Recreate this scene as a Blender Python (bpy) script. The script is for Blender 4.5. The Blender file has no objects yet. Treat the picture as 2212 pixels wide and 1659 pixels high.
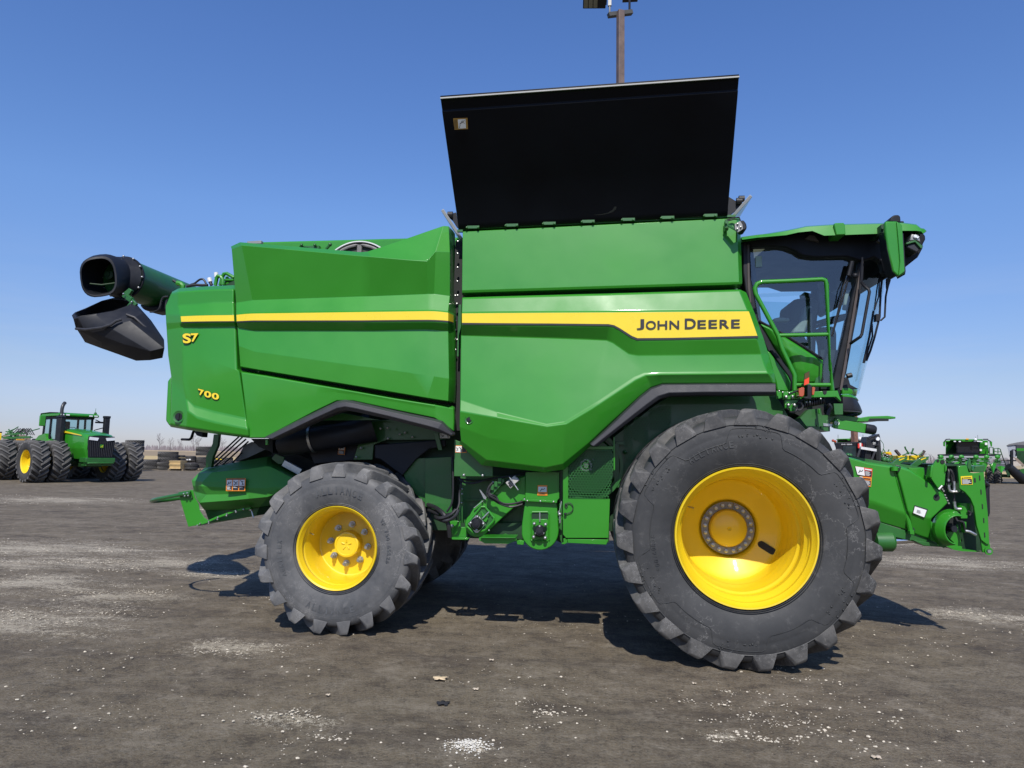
import bpy, bmesh, math, random
from mathutils import Vector as V, Matrix as M
random.seed(7)
S = bpy.context.scene
COL = S.collection
PI = math.pi
def rad(a): return math.radians(a)
# ---------------------------------------------------------------- camera geometry (photo measured on a 2212 x 1659 grid)
FPX = 1534.0; CX, CY = 1106.0, 829.5
CAM = V((0, 0, 1.65))
yaw, pit, rol = rad(6.4), rad(5.68), rad(1.0)
r0 = V((math.cos(yaw), math.sin(yaw), 0))
fw = V((-math.sin(yaw)*math.cos(pit), math.cos(yaw)*math.cos(pit), math.sin(pit)))
u0 = r0.cross(fw)
rt = r0*math.cos(rol) + u0*math.sin(rol)
up = -r0*math.sin(rol) + u0*math.cos(rol)
def ray(x, y): return fw*FPX + rt*(x-CX) - up*(y-CY)
def P(x, y, Y):
    d = ray(x, y); return CAM + d*(Y/d.y)
def PX(x, y, X):
    d = ray(x, y); return CAM + d*(X/d.x)
def ground(x, y, z=0.0):
    d = ray(x, y); return CAM + d*((z-CAM.z)/d.z)
def PD(x, y, dist):
    return CAM + ray(x, y)*(dist/FPX)
CR = dict(D=(0, 0, 4096/2212), A=(0, 700, 1000/2212), B=(0, 1500, 700/2212), C=(600, 1600, 1200/2212), E=(1700, 1700, 800/2212),
          F=(2400, 1500, 1200/1659), G=(2900, 800, 900/2212), H=(3000, 1400, 600/2212), I=(3296, 1650, 800/2212), J=(1700, 250, 1400/2212),
          L=(2250, 0, 500/2212), M=(900, 850, 1000/2212), N=(600, 1000, 400/885), Q=(500, 1750, 700/2212), R=(1800, 1150, 1400/2212),
          S=(2480, 1180, 600/2212), T=(3280, 1700, 420/2212), U=(3700, 1700, 396/2212), W=(500, 1740, 500/2212), Z=(2400, 1600, 500/1185))
def d2(c, x, y):
    o = CR[c]; k = 2212/4096
    return ((o[0]+x*o[2])*k, (o[1]+y*o[2])*k)
OFFY = {'E': -.13, 'Q': .22}
def p(c, x, y, Y):
    Y = Y+OFFY.get(c, 0)
    a = d2(c, x, y); return P(a[0], a[1], Y)
def pl(c, pts, Y=None):
    return [p(c, q[0], q[1], q[2] if len(q) > 2 else Y) for q in pts]
# ---------------------------------------------------------------- mesh builder
SPLIT = dict(panel_bolts='panel_bolt', bay_bolts='bay_bolt', bolts='bolt', frame_bolts='frame_bolt', platform_bolts='platform_bolt', flange_bolts='flange_bolt', cover_spring='cover_spring', deck_fittings='deck_fitting', chain_slots='chain_slot', bracket_bolts='bracket_bolt', slots='slot', underside_panel='underside_panel', guard_legs='guard_leg', lettering='letter', gauge_wheels='gauge_wheel', support_wheels='support_wheel', grille_slats='grille_slat', antennas='antenna', mirror_arms='mirror_arm', roof_lights='roof_light')
class MB:
    def __init__(s): s.v = []; s.f = []
    def add(s, vs, fs):
        n = len(s.v); s.v += [V(a) for a in vs]; s.f += [tuple(n+i for i in f) for f in fs]; return s
    def box(s, c, d, R=None, tx=1.0, ty=1.0):
        vs = []
        for z in (-1, 1):
            for x, y in ((-1, -1), (1, -1), (1, 1), (-1, 1)):
                k = (tx, ty) if z > 0 else (1, 1)
                q = V((x*d[0]/2*k[0], y*d[1]/2*k[1], z*d[2]/2))
                vs.append((R @ q if R else q)+V(c))
        return s.add(vs, [(3, 2, 1, 0), (4, 5, 6, 7), (0, 1, 5, 4), (1, 2, 6, 5), (2, 3, 7, 6), (3, 0, 4, 7)])
    def prism(s, pts, d):
        d = V(d); n = len(pts); pts = [V(a) for a in pts]
        fs = [tuple(range(n)), tuple(range(2*n-1, n-1, -1))] + [(i, n+i, n+(i+1) % n, (i+1) % n) for i in range(n)]
        return s.add(pts+[a+d for a in pts], fs)
    def tube(s, path, r, n=8, closed=False, flat=1.0):
        path = [V(a) for a in path]; m = len(path); rings = []; pn = None
        for i, a in enumerate(path):
            if closed: t = (path[(i+1) % m]-path[i-1]).normalized()
            elif i == 0: t = (path[1]-a).normalized()
            elif i == m-1: t = (a-path[-2]).normalized()
            else: t = ((path[i+1]-a).normalized()+(a-path[i-1]).normalized()).normalized()
            if pn is None:
                h = V((0, 0, 1)) if abs(t.z) < .9 else V((1, 0, 0)); pn = t.cross(h).normalized()
            else:
                pn = (pn-t*pn.dot(t)).normalized()
            b = t.cross(pn); rr = r[i] if isinstance(r, (list, tuple)) else r
            k = 1.0
            if 0 < i < m-1 and not closed:
                c = (path[i+1]-a).normalized().dot((a-path[i-1]).normalized()); k = 1/max(.6, math.sqrt((1+c)/2))
            rings.append([a+(pn*math.cos(2*PI*j/n)*k+b*math.sin(2*PI*j/n)*flat)*rr for j in range(n)])
        vs = [q for rg in rings for q in rg]; fs = []
        for i in range(m if closed else m-1):
            for j in range(n):
                a0 = i*n+j; a1 = i*n+(j+1) % n; b0 = ((i+1) % m)*n+j; b1 = ((i+1) % m)*n+(j+1) % n
                fs.append((a0, a1, b1, b0))
        if not closed: fs += [tuple(range(n-1, -1, -1)), tuple(range((m-1)*n, m*n))]
        return s.add(vs, fs)
    def lathe(s, prof, c=(0, 0, 0), n=48, ax='Y', closed=False, R=None, sx=1, sz=1):
        c = V(c); vs = []; m = len(prof)
        for k in range(n):
            a = 2*PI*k/n; ca, sa = math.cos(a), math.sin(a)
            for (t, r) in prof:
                q = V((r*ca*sx, t, r*sa*sz)) if ax == 'Y' else (V((t, r*ca, r*sa)) if ax == 'X' else V((r*ca, r*sa, t)))
                vs.append((R @ q if R else q)+c)
        fs = []
        for k in range(n):
            k2 = (k+1) % n
            for i in range(m if closed else m-1):
                i2 = (i+1) % m
                q = (k*m+i, k*m+i2, k2*m+i2, k2*m+i)
                fs.append(q if ax != 'X' else q[::-1])
        if ax == 'Z': fs = [f[::-1] for f in fs]
        return s.add(vs, fs)
    def cyl(s, c, r, h, ax='Y', n=20, R=None):
        return s.lathe([(-h/2, 1e-4), (-h/2, r), (h/2, r), (h/2, 1e-4)], c, n, ax, R=R)
    def rod(s, a, b, r, n=8): return s.tube([a, b], r, n)
    def bar(s, a, b, w, h):                      # rectangular bar
        a = V(a); b = V(b); t = b-a; L = t.length; t.normalize()
        hh = V((0, 0, 1)) if abs(t.z) < .95 else V((0, 1, 0))
        x = t.cross(hh).normalized(); y = x.cross(t)
        R = M((x, t, y)).transposed()
        return s.box((a+b)/2, (w, L, h), R)
    def grid(s, rows, back=0.0):
        m = len(rows[0]); n = len(rows); base = len(s.v)
        s.add([q for r in rows for q in r], [(i*m+j, (i+1)*m+j, (i+1)*m+j+1, i*m+j+1) for i in range(n-1) for j in range(m-1)])
        if back:
            loop = [(0, j) for j in range(m)]+[(i, m-1) for i in range(1, n)]+[(n-1, j) for j in range(m-2, -1, -1)]+[(i, 0) for i in range(n-2, 0, -1)]
            b0 = len(s.v); L = len(loop)
            s.v += [s.v[base+i*m+j]+V((0, back, 0)) for i, j in loop]
            for k in range(L):
                k2 = (k+1) % L
                s.f.append((base+loop[k][0]*m+loop[k][1], base+loop[k2][0]*m+loop[k2][1], b0+k2, b0+k))
        return s
    def ball(s, c, r, n=10, k=(1, 1, 1)):
        m = n//2+1
        pr = [(-math.cos(PI*i/m)*r*k[1], max(1e-4, math.sin(PI*i/m)*r)) for i in range(m+1)]
        return s.lathe(pr, c, n, 'Y', sx=k[0], sz=k[2])
    def build(s, name, mat, parent=None, **k):
        sg = SPLIT.get(name)
        if not sg: return s.build1(name, mat, parent, **k)
        par = list(range(len(s.v)))
        def fd(a):
            while par[a] != a: par[a] = par[par[a]]; a = par[a]
            return a
        for f in s.f:
            for q in f[1:]: par[fd(q)] = fd(f[0])
        gr = {}
        for f in s.f: gr.setdefault(fd(f[0]), []).append(f)
        for fs in gr.values():
            ids = sorted({i for f in fs for i in f}); mp_ = {i: j for j, i in enumerate(ids)}; m2 = MB(); m2.v = [s.v[i] for i in ids]; m2.f = [tuple(mp_[i] for i in f) for f in fs]
            o = m2.build1(sg, mat, parent, **k)
        return o
    def build1(s, name, mat, parent=None, bevel=0, seg=2, ang=35, bang=30, solid=0, tri=False, smooth=True, wn=False):
        me = bpy.data.meshes.new(name); me.from_pydata([tuple(a) for a in s.v], [], s.f)
        bm = bmesh.new(); bm.from_mesh(me)
        bmesh.ops.remove_doubles(bm, verts=bm.verts, dist=1e-5)
        bmesh.ops.recalc_face_normals(bm, faces=bm.faces) if solid == 0 else None
        bm.to_mesh(me); bm.free()
        if smooth:
            for q in me.polygons: q.use_smooth = True
            me.set_sharp_from_angle(angle=rad(ang))
        o = bpy.data.objects.new(name, me); COL.objects.link(o); me.materials.append(mat)
        if solid:
            md = o.modifiers.new('s', 'SOLIDIFY'); md.thickness = abs(solid); md.offset = 1 if solid > 0 else -1; md.use_even_offset = True
        if bevel:
            md = o.modifiers.new('b', 'BEVEL'); md.width = bevel; md.segments = seg; md.limit_method = 'ANGLE'; md.angle_limit = rad(bang)
            md.harden_normals = False; md.use_clamp_overlap = True
            if wn: w_ = o.modifiers.new('w', 'WEIGHTED_NORMAL'); w_.keep_sharp = True; w_.weight = 80
        if parent: attach(o, parent)
        return o
def attach(o, parent):
    while parent.parent and parent.parent.parent: parent = parent.parent
    o.parent = parent
    if 'wbase' in parent: o.location = -V(parent['wbase'])
def empty(name, label=None, cat=None, base=(0, 0, 0), group=None, world=True, rz=0):
    o = bpy.data.objects.new(name, None); COL.objects.link(o); o.location = base; o.rotation_euler = (0, 0, rz)
    o.empty_display_size = .2
    if world: o['wbase'] = tuple(base)
    if label: tag(o, label, cat, group)
    return o
def part_empty(name, parent, loc):
    o = bpy.data.objects.new(name, None); COL.objects.link(o); o.empty_display_size = .1
    o.parent = parent; o.location = V(loc)-V(parent['wbase']) if 'wbase' in parent else V(loc)
    return o
def tag(o, label=None, cat=None, group=None, kind=None):
    if label: o['label'] = label
    if cat: o['category'] = cat
    if group: o['group'] = group
    if kind: o['kind'] = kind
    return o
def kids(o): return [c for c in COL.objects if c.parent == o]
CH = {}
def copy_tree(o, parent=None):
    c = o.copy(); COL.objects.link(c); c.parent = parent
    for k in CHILD.get(o.name, []): copy_tree(k, c)
    return c
CHILD = {}
def index_children():
    CHILD.clear()
    for o in bpy.data.objects:
        if o.parent: CHILD.setdefault(o.parent.name, []).append(o)
# ---------------------------------------------------------------- materials
def nt(name):
    m = bpy.data.materials.new(name); m.use_nodes = True
    return m, m.node_tree, m.node_tree.nodes['Principled BSDF']
def link(t, a, b): t.links.new(a, b)
def noise(t, scale, detail=4, rough=.55, coord='Object', dist=0, vec=None):
    n = t.nodes.new('ShaderNodeTexNoise'); n.inputs['Scale'].default_value = scale; n.inputs['Detail'].default_value = detail
    n.inputs['Roughness'].default_value = rough; n.inputs['Distortion'].default_value = dist
    if vec is None:
        tc = t.nodes.new('ShaderNodeTexCoord'); vec = tc.outputs[coord]
    link(t, vec, n.inputs['Vector']); return n
def ramp(t, src, stops):
    r = t.nodes.new('ShaderNodeValToRGB'); link(t, src, r.inputs[0]); e = r.color_ramp.elements
    while len(e) < len(stops): e.new(.5)
    for el, (q, c) in zip(e, stops): el.position = q; el.color = (c[0], c[1], c[2], 1) if hasattr(c, '__len__') else (c, c, c, 1)
    return r
def mixc(t, fac, a, b, mode='MIX'):
    n = t.nodes.new('ShaderNodeMix'); n.data_type = 'RGBA'; n.blend_type = mode
    for i, s_ in ((0, fac), (6, a), (7, b)):
        if hasattr(s_, 'links'): link(t, s_, n.inputs[i])
        elif hasattr(s_, '__len__'): n.inputs[i].default_value = (s_[0], s_[1], s_[2], 1)
        else: n.inputs[i].default_value = s_
    return n.outputs[2]
def bump(t, b, src, st=.2, d=.01):
    n = t.nodes.new('ShaderNodeBump'); n.inputs['Strength'].default_value = st; n.inputs['Distance'].default_value = d
    link(t, src, n.inputs['Height']); link(t, n.outputs[0], b.inputs['Normal']); return n
def mat(name, col, rough=.5, metal=0, coat=0, spec=.5, var=.12, vs=6, dust=None, dustamt=.0, wav=0, bmp=0, bs=60, emis=None):
    m, t, b = nt(name)
    n = noise(t, vs, 5)
    k = ramp(t, n.outputs['Fac'], [(.3, tuple(c*(1-var) for c in col)), (.7, tuple(min(1, c*(1+var)) for c in col))])
    out = k.outputs[0]
    if dust:
        n2 = noise(t, vs*.6, 8, .7); r2 = ramp(t, n2.outputs['Fac'], [(.5-dustamt*.4, 0.0), (.78, 1.0)])
        mm = t.nodes.new('ShaderNodeMath'); mm.operation = 'MULTIPLY'; mm.inputs[1].default_value = dustamt; link(t, r2.outputs[0], mm.inputs[0])
        out = mixc(t, mm.outputs[0], out, dust)
    link(t, out, b.inputs['Base Color'])
    rn = ramp(t, n.outputs['Fac'], [(.3, max(.02, rough*.85)), (.75, min(1, rough*1.2))]); link(t, rn.outputs[0], b.inputs['Roughness'])
    b.inputs['Metallic'].default_value = metal; b.inputs['Coat Weight'].default_value = coat; b.inputs['Coat Roughness'].default_value = .06
    b.inputs['Specular IOR Level'].default_value = spec
    if wav: bump(t, b, noise(t, 2.2, 2, .4).outputs['Fac'], wav, .08)
    if bmp: bump(t, b, noise(t, bs, 4).outputs['Fac'], bmp)
    return m
GREEN = mat('green_paint', (.026, .226, .013), .42, coat=.55, var=.05, vs=2, dust=(.07, .22, .06), dustamt=.08, spec=.35, wav=.06)
GPLAS = mat('green_plastic', (.038, .225, .026), .5, coat=0, var=.06, vs=3, spec=.4)
GREEND = mat('green_paint_shade', (.016, .115, .017), .45, coat=.3, var=.12, vs=5, dust=(.12, .14, .09), dustamt=.15)  # darker copy of the green paint, shade partly put into its colour
BLK2 = mat('black_shaded', (.006, .007, .010), .55, var=.2, spec=.25)  # near-black copy of the plastic, with the roof's shade in its colour
GDARK = mat('dark_green_shade', (.008, .04, .011), .55, var=.3, vs=4)  # green with deep shade put into its colour, for innards and shaded faces
YEL = mat('yellow_paint', (.75, .53, .009), .45, coat=.35, var=.04, vs=3, dust=(.45, .35, .14), dustamt=.12)
YSTR = mat('yellow_stripe', (.80, .60, .02), .3, coat=.4, var=.02)
BLK = mat('black_plastic', (.013, .014, .018), .5, var=.2, vs=8, dust=(.05, .05, .05), dustamt=.10, spec=.3)
TRIM = mat('fender_plastic', (.034, .034, .039), .5, var=.12, vs=12, bmp=.12, bs=260, dust=(.10, .10, .09), dustamt=.1, spec=.35)
COVER = mat('black_cover', (.0015, .0026, .005), .45, var=.15, vs=2, spec=.16)
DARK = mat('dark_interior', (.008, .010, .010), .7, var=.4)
INK = mat('decal_ink', (.022, .022, .026), .45, var=.05)
WHITE = mat('white_decal', (.72, .72, .70), .5, var=.05)
ORANGE = mat('orange_decal', (.80, .25, .02), .5, var=.05)
RED = mat('red_decal', (.65, .04, .03), .4, var=.05)
AMBER = mat('amber_lens', (.42, .07, .01), .15, coat=1, var=.1)
STEEL = mat('zinc_steel', (.50, .50, .48), .38, metal=.9, var=.15, vs=40)
CHROME = mat('chrome_rod', (.75, .76, .78), .12, metal=1, var=.05)
GREY = mat('grey_metal', (.25, .25, .24), .5, metal=.3, var=.15)
HOSE = mat('hose_rubber', (.018, .018, .02), .5, var=.2)
SEAT = mat('seat_fabric', (.05, .052, .055), .9, var=.2, bmp=.2)
BEIGE = mat('cab_interior', (.30, .28, .24), .7, var=.1)
WHITEPL = mat('lamp_lens', (.75, .77, .78), .12, coat=1, var=.1)
def glass_mat(name, tint, gl=.08):
    m = bpy.data.materials.new(name); m.use_nodes = True; t = m.node_tree; t.nodes.remove(t.nodes['Principled BSDF'])
    tr = t.nodes.new('ShaderNodeBsdfTransparent'); tr.inputs[0].default_value = (*tint, 1)
    g = t.nodes.new('ShaderNodeBsdfGlossy'); g.inputs['Roughness'].default_value = .02; g.inputs[0].default_value = (1, 1, 1, 1)
    lw = t.nodes.new('ShaderNodeLayerWeight'); lw.inputs[0].default_value = .5
    pw_ = t.nodes.new('ShaderNodeMath'); pw_.operation = 'POWER'; pw_.inputs[1].default_value = 4.5; link(t, lw.outputs['Facing'], pw_.inputs[0])
    a = t.nodes.new('ShaderNodeMath'); a.operation = 'MULTIPLY_ADD'; a.inputs[1].default_value = .7; a.inputs[2].default_value = gl*.7; link(t, pw_.outputs[0], a.inputs[0])
    n = noise(t, 1.6, 3); r_ = ramp(t, n.outputs['Fac'], [(.3, tint), (.8, tuple(c*.9 for c in tint))]); link(t, r_.outputs[0], tr.inputs[0])
    mx = t.nodes.new('ShaderNodeMixShader'); link(t, a.outputs[0], mx.inputs[0]); link(t, tr.outputs[0], mx.inputs[1]); link(t, g.outputs[0], mx.inputs[2])
    link(t, mx.outputs[0], t.nodes['Material Output'].inputs[0]); return m
GLASS = glass_mat('tinted_glass', (.72, .90, .93), .14)
GLASSF = glass_mat('windscreen_glass', (.78, .93, .96))
def tyre_mat(name, base, dustc, amt, sc):
    m, t, b = nt(name)
    n = noise(t, sc, 10, .68); n2 = noise(t, sc*7, 8, .75, dist=.4)
    r1 = ramp(t, n.outputs['Fac'], [(.38, 0.0), (.72, 1.0)])
    c = mixc(t, r1.outputs[0], base, tuple(b_*(1-amt)+d_*amt for b_, d_ in zip(base, dustc)))
    w = t.nodes.new('ShaderNodeTexVoronoi'); w.feature = 'DISTANCE_TO_EDGE'; w.inputs['Scale'].default_value = sc*3.2
    tc = t.nodes.new('ShaderNodeTexCoord')
    ns = noise(t, 5, 6, .7); vm = t.nodes.new('ShaderNodeVectorMath'); vm.operation = 'MULTIPLY_ADD'
    link(t, ns.outputs['Color'], vm.inputs[0]); vm.inputs[1].default_value = (.5, .5, .5); link(t, tc.outputs['Object'], vm.inputs[2])
    link(t, vm.outputs[0], w.inputs['Vector'])
    rs = ramp(t, w.outputs['Distance'], [(.0, .9), (.016, 0.0)])
    n4 = noise(t, sc*1.1, 4, .6); rm = ramp(t, n4.outputs['Fac'], [(.46, 0.0), (.58, .8)])
    mu = t.nodes.new('ShaderNodeMath'); mu.operation = 'MULTIPLY'; link(t, rs.outputs[0], mu.inputs[0]); link(t, rm.outputs[0], mu.inputs[1])
    c = mixc(t, mu.outputs[0], c, tuple(min(.4, d_*1.5) for d_ in dustc))
    r3 = ramp(t, n2.outputs['Fac'], [(.56, 0.0), (.74, .4)])
    c = mixc(t, r3.outputs[0], c, dustc)
    link(t, c, b.inputs['Base Color']); b.inputs['Roughness'].default_value = .62; b.inputs['Specular IOR Level'].default_value = .45
    bump(t, b, n2.outputs['Fac'], .25, .006)
    return m
TYRE = tyre_mat('rubber_dusty', (.028, .029, .030), (.17, .165, .155), .26, 1.3)
TYRER = tyre_mat('rubber_rear', (.062, .064, .067), (.26, .25, .235), .50, 1.8)
LUG = tyre_mat('rubber_lug', (.034, .034, .034), (.30, .285, .26), .42, 3.4)
LUGR = tyre_mat('rubber_lug_rear', (.075, .077, .080), (.32, .305, .28), .5, 3.2)
TYREB = mat('rubber_plain', (.03, .03, .031), .75, var=.35, vs=3, dust=(.10, .09, .08), dustamt=.35)
def perf_mat():
    m, t, b = nt('perforated_green'); tc = t.nodes.new('ShaderNodeTexCoord')
    b.inputs['Base Color'].default_value = (.018, .13, .022, 1); b.inputs['Roughness'].default_value = .45
    sp = t.nodes.new('ShaderNodeSeparateXYZ'); link(t, tc.outputs['Object'], sp.inputs[0])
    s_ = .026
    def mth(op, a, c=None):
        n = t.nodes.new('ShaderNodeMath'); n.operation = op
        for i, q in ((0, a), (1, c)):
            if q is None: continue
            if hasattr(q, 'links'): link(t, q, n.inputs[i])
            else: n.inputs[i].default_value = q
        return n.outputs[0]
    def lattice(ox, oz):
        x = mth('PINGPONG', mth('ADD', mth('DIVIDE', sp.outputs[0], s_), 100+ox), .5)
        z = mth('PINGPONG', mth('ADD', mth('DIVIDE', sp.outputs[2], s_*1.732), 100+oz), .5)
        z = mth('MULTIPLY', z, 1.732)
        return mth('SQRT', mth('ADD', mth('MULTIPLY', x, x), mth('MULTIPLY', z, z)))
    d = mth('MINIMUM', lattice(0, 0), lattice(.5, .5))
    k = mth('LESS_THAN', d, .40)
    tr = t.nodes.new('ShaderNodeBsdfTransparent'); mx = t.nodes.new('ShaderNodeMixShader')
    link(t, k, mx.inputs[0]); link(t, b.outputs[0], mx.inputs[1]); link(t, tr.outputs[0], mx.inputs[2])
    link(t, mx.outputs[0], t.nodes['Material Output'].inputs[0]); return m
PERF = perf_mat()
# ---------------------------------------------------------------- lettering
def text_mesh(txt, off=0.0, res=6, ext=0.0):
    cu = bpy.data.curves.new('t', 'FONT'); cu.body = txt; cu.offset = off; cu.resolution_u = res; cu.size = 1
    cu.extrude = ext
    o = bpy.data.objects.new('t', cu); COL.objects.link(o)
    bpy.context.view_layer.update()
    me = bpy.data.meshes.new_from_object(o.evaluated_get(bpy.context.evaluated_depsgraph_get()))
    vs = [v.co.copy() for v in me.vertices]; fs = [tuple(q.vertices) for q in me.polygons]
    bpy.data.objects.remove(o); bpy.data.curves.remove(cu); bpy.data.meshes.remove(me)
    return vs, fs
def glyph(mb, txt, q, off=.0, thick=0.003):
    """fit text into the quad q = [top-left, top-right, bottom-right, bottom-left] of 3D points"""
    vs, fs = text_mesh(txt, off)
    x0 = min(v.x for v in vs); x1 = max(v.x for v in vs); y0 = min(v.y for v in vs); y1 = max(v.y for v in vs)
    out = []
    for v in vs:
        a = (v.x-x0)/(x1-x0); b = (v.y-y0)/(y1-y0)
        out.append((q[3]*(1-a)+q[2]*a)*(1-b)+(q[0]*(1-a)+q[1]*a)*b)
    mb.add(out, fs)
# ---------------------------------------------------------------- camera, sky, sun
cd = bpy.data.cameras.new('camera'); cam = bpy.data.objects.new('camera', cd); COL.objects.link(cam); S.camera = cam
cd.sensor_width = 36; cd.lens = 36*FPX/2212; cd.clip_start = .05; cd.clip_end = 6000
cam.matrix_world = M((( rt.x, up.x, -fw.x, CAM.x), (rt.y, up.y, -fw.y, CAM.y), (rt.z, up.z, -fw.z, CAM.z), (0, 0, 0, 1)))
SUN_EL = 47.0
sdir = V((-math.sin(rad(4.0)), math.cos(rad(4.0)), 0))           # horizontal travel of the light
w = bpy.data.worlds.new('World'); S.world = w; w.use_nodes = True; t = w.node_tree
sky = t.nodes.new('ShaderNodeTexSky'); sky.sky_type = 'NISHITA'; sky.sun_disc = False; sky.sun_elevation = rad(SUN_EL)
sky.sun_rotation = math.atan2(-sdir.x, -sdir.y); sky.air_density = 1.15; sky.dust_density = .15; sky.ozone_density = 5.0; sky.altitude = 200
bg = t.nodes['Background']; hs = t.nodes.new('ShaderNodeHueSaturation'); hs.inputs['Saturation'].default_value = 1.2; link(t, sky.outputs[0], hs.inputs['Color']); 
gc_ = t.nodes.new('ShaderNodeTexCoord'); sp_ = t.nodes.new('ShaderNodeSeparateXYZ'); link(t, gc_.outputs['Generated'], sp_.inputs[0])
gr_ = ramp(t, sp_.outputs[2], [(0.0, (.255, .282, .445)), (.03, (.295, .30, .45)), (.10, (.445, .37, .425)), (.31, (.72, .545, .575)), (.5, (.76, .55, .605))])
sk_ = mixc(t, 1.0, hs.outputs[0], gr_.outputs[0], 'MULTIPLY'); 
mc_ = t.nodes.new('ShaderNodeMapping'); mc_.inputs['Scale'].default_value = (1.6, 1.6, 14); link(t, gc_.outputs['Generated'], mc_.inputs[0])
cn_ = noise(t, 1.3, 6, .6, vec=mc_.outputs[0]); cm_ = ramp(t, cn_.outputs['Fac'], [(.46, 0.0), (.75, .30)]); cz_ = ramp(t, sp_.outputs[2], [(0.0, 1.0), (.12, .8), (.26, 0.0)])
mm_ = t.nodes.new('ShaderNodeMath'); mm_.operation = 'MULTIPLY'; link(t, cm_.outputs[0], mm_.inputs[0]); link(t, cz_.outputs[0], mm_.inputs[1])
sk_ = mixc(t, mm_.outputs[0], sk_, (2.35, 2.45, 2.75))
vs_ = t.nodes.new('ShaderNodeVectorMath'); vs_.operation = 'SCALE'; vs_.inputs['Scale'].default_value = 1.95; link(t, sk_, vs_.inputs[0])
link(t, vs_.outputs[0], bg.inputs[0]); bg.inputs[1].default_value = .135
# thin high haze streaks low in the sky
sl = bpy.data.lights.new('sun', 'SUN'); so = bpy.data.objects.new('sun', sl); COL.objects.link(so)
sl.energy = 4.9; sl.angle = rad(.5); sl.color = (1, .955, .88)
ld = V((sdir.x*math.cos(rad(SUN_EL)), sdir.y*math.cos(rad(SUN_EL)), -math.sin(rad(SUN_EL))))
so.rotation_euler = ld.to_track_quat('-Z', 'Y').to_euler(); so.location = (0, -10, 20)
S.view_settings.view_transform = 'Standard'; S.view_settings.look = 'None'; S.view_settings.exposure = 0.0; S.view_settings.gamma = 1
S.cycles.max_bounces = 8; S.cycles.transparent_max_bounces = 16
# ---------------------------------------------------------------- ground
from mathutils import noise as mn
m, t, b = nt('dirt_yard'); tc = t.nodes.new('ShaderNodeTexCoord')
def mth(op, a, c=None, clamp=False):
    n = t.nodes.new('ShaderNodeMath'); n.operation = op; n.use_clamp = clamp
    for i, q in ((0, a), (1, c)):
        if q is None: continue
        if hasattr(q, 'links'): link(t, q, n.inputs[i])
        else: n.inputs[i].default_value = q
    return n.outputs[0]
mp = t.nodes.new('ShaderNodeMapping'); mp.inputs['Scale'].default_value = (.35, 1.0, 1); link(t, tc.outputs['Object'], mp.inputs[0])
n1 = noise(t, .8, 8, .6); n2 = noise(t, 7, 10, .75); n3 = noise(t, 60, 6, .7)
c = ramp(t, n1.outputs['Fac'], [(.3, (.112, .086, .056)), (.7, (.165, .133, .089))]).outputs[0]
c = mixc(t, ramp(t, n2.outputs['Fac'], [(.38, .75), (.50, 0.0)]).outputs[0], c, (.060, .048, .036))
c = mixc(t, ramp(t, n3.outputs['Fac'], [(.45, 0.0), (.62, .5)]).outputs[0], c, (.22, .195, .15))
n5 = noise(t, 38, 5, .7); c = mixc(t, ramp(t, n5.outputs['Fac'], [(.36, .85), (.44, 0.0)]).outputs[0], c, (.06, .05, .038))
n6 = noise(t, 1.6, 9, .75, vec=mp.outputs[0]); c = mixc(t, ramp(t, n6.outputs['Fac'], [(.50, 0.0), (.62, .7)]).outputs[0], c, (.075, .06, .046)); n7 = noise(t, 4.5, 9, .8, vec=mp.outputs[0])
c = mixc(t, ramp(t, n7.outputs['Fac'], [(.53, 0.0), (.66, .55)]).outputs[0], c, (.235, .20, .15))
n9 = noise(t, 2.4, 13, .86); c = mixc(t, ramp(t, n9.outputs['Fac'], [(.515, 0.0), (.60, .75)]).outputs[0], c, (.235, .20, .15))
c = mixc(t, ramp(t, n9.outputs['Fac'], [(.40, .75), (.47, 0.0)]).outputs[0], c, (.055, .044, .034))
# crushed-limestone dust: stretched streaks and the patches where stone was spilled
ns = noise(t, .9, 9, .72, vec=mp.outputs[0]); nf = noise(t, 22, 6, .8)
streak = mth('MULTIPLY', ramp(t, ns.outputs['Fac'], [(.50, 0.0), (.68, .6)]).outputs[0], ramp(t, nf.outputs['Fac'], [(.45, 0.0), (.58, 1.0)]).outputs[0])
blobs = [(70, 1185, 1.5), (110, 1215, .9), (30, 1260, 1.0), (330, 1215, .9), (250, 1290, .6), (520, 1400, .35), (1010, 1615, .10), (630, 1550, .22), (500, 1100, 1.2),
         (20, 1340, .9), (2050, 1215, 1.2), (1960, 1170, 1.2), (470, 1240, .5), (2140, 1330, .5), (120, 1080, 2.0), (1560, 1590, .10), (230, 1190, .8)]
acc = None
for (x, y, r) in blobs:
    g = ground(x, y); vm = t.nodes.new('ShaderNodeVectorMath'); vm.operation = 'SUBTRACT'; link(t, tc.outputs['Object'], vm.inputs[0]); vm.inputs[1].default_value = tuple(g)
    v2 = t.nodes.new('ShaderNodeVectorMath'); v2.operation = 'MULTIPLY'; link(t, vm.outputs[0], v2.inputs[0]); v2.inputs[1].default_value = (.55/r, 1/r, 1)
    v3 = t.nodes.new('ShaderNodeVectorMath'); v3.operation = 'LENGTH'; link(t, v2.outputs[0], v3.inputs[0])
    k = mth('SUBTRACT', 1.0, v3.outputs['Value'], True)
    acc = k if acc is None else mth('MAXIMUM', acc, k)
ng = noise(t, 130, 3, .6); nm_ = noise(t, 3.2, 8, .75, vec=mp.outputs[0])
dens = mth('ADD', mth('MULTIPLY', acc, .42), mth('ADD', mth('MULTIPLY', mth('SUBTRACT', nm_.outputs['Fac'], .5), 1.6), mth('MULTIPLY', mth('SUBTRACT', nf.outputs['Fac'], .5), 1.8)))
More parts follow.
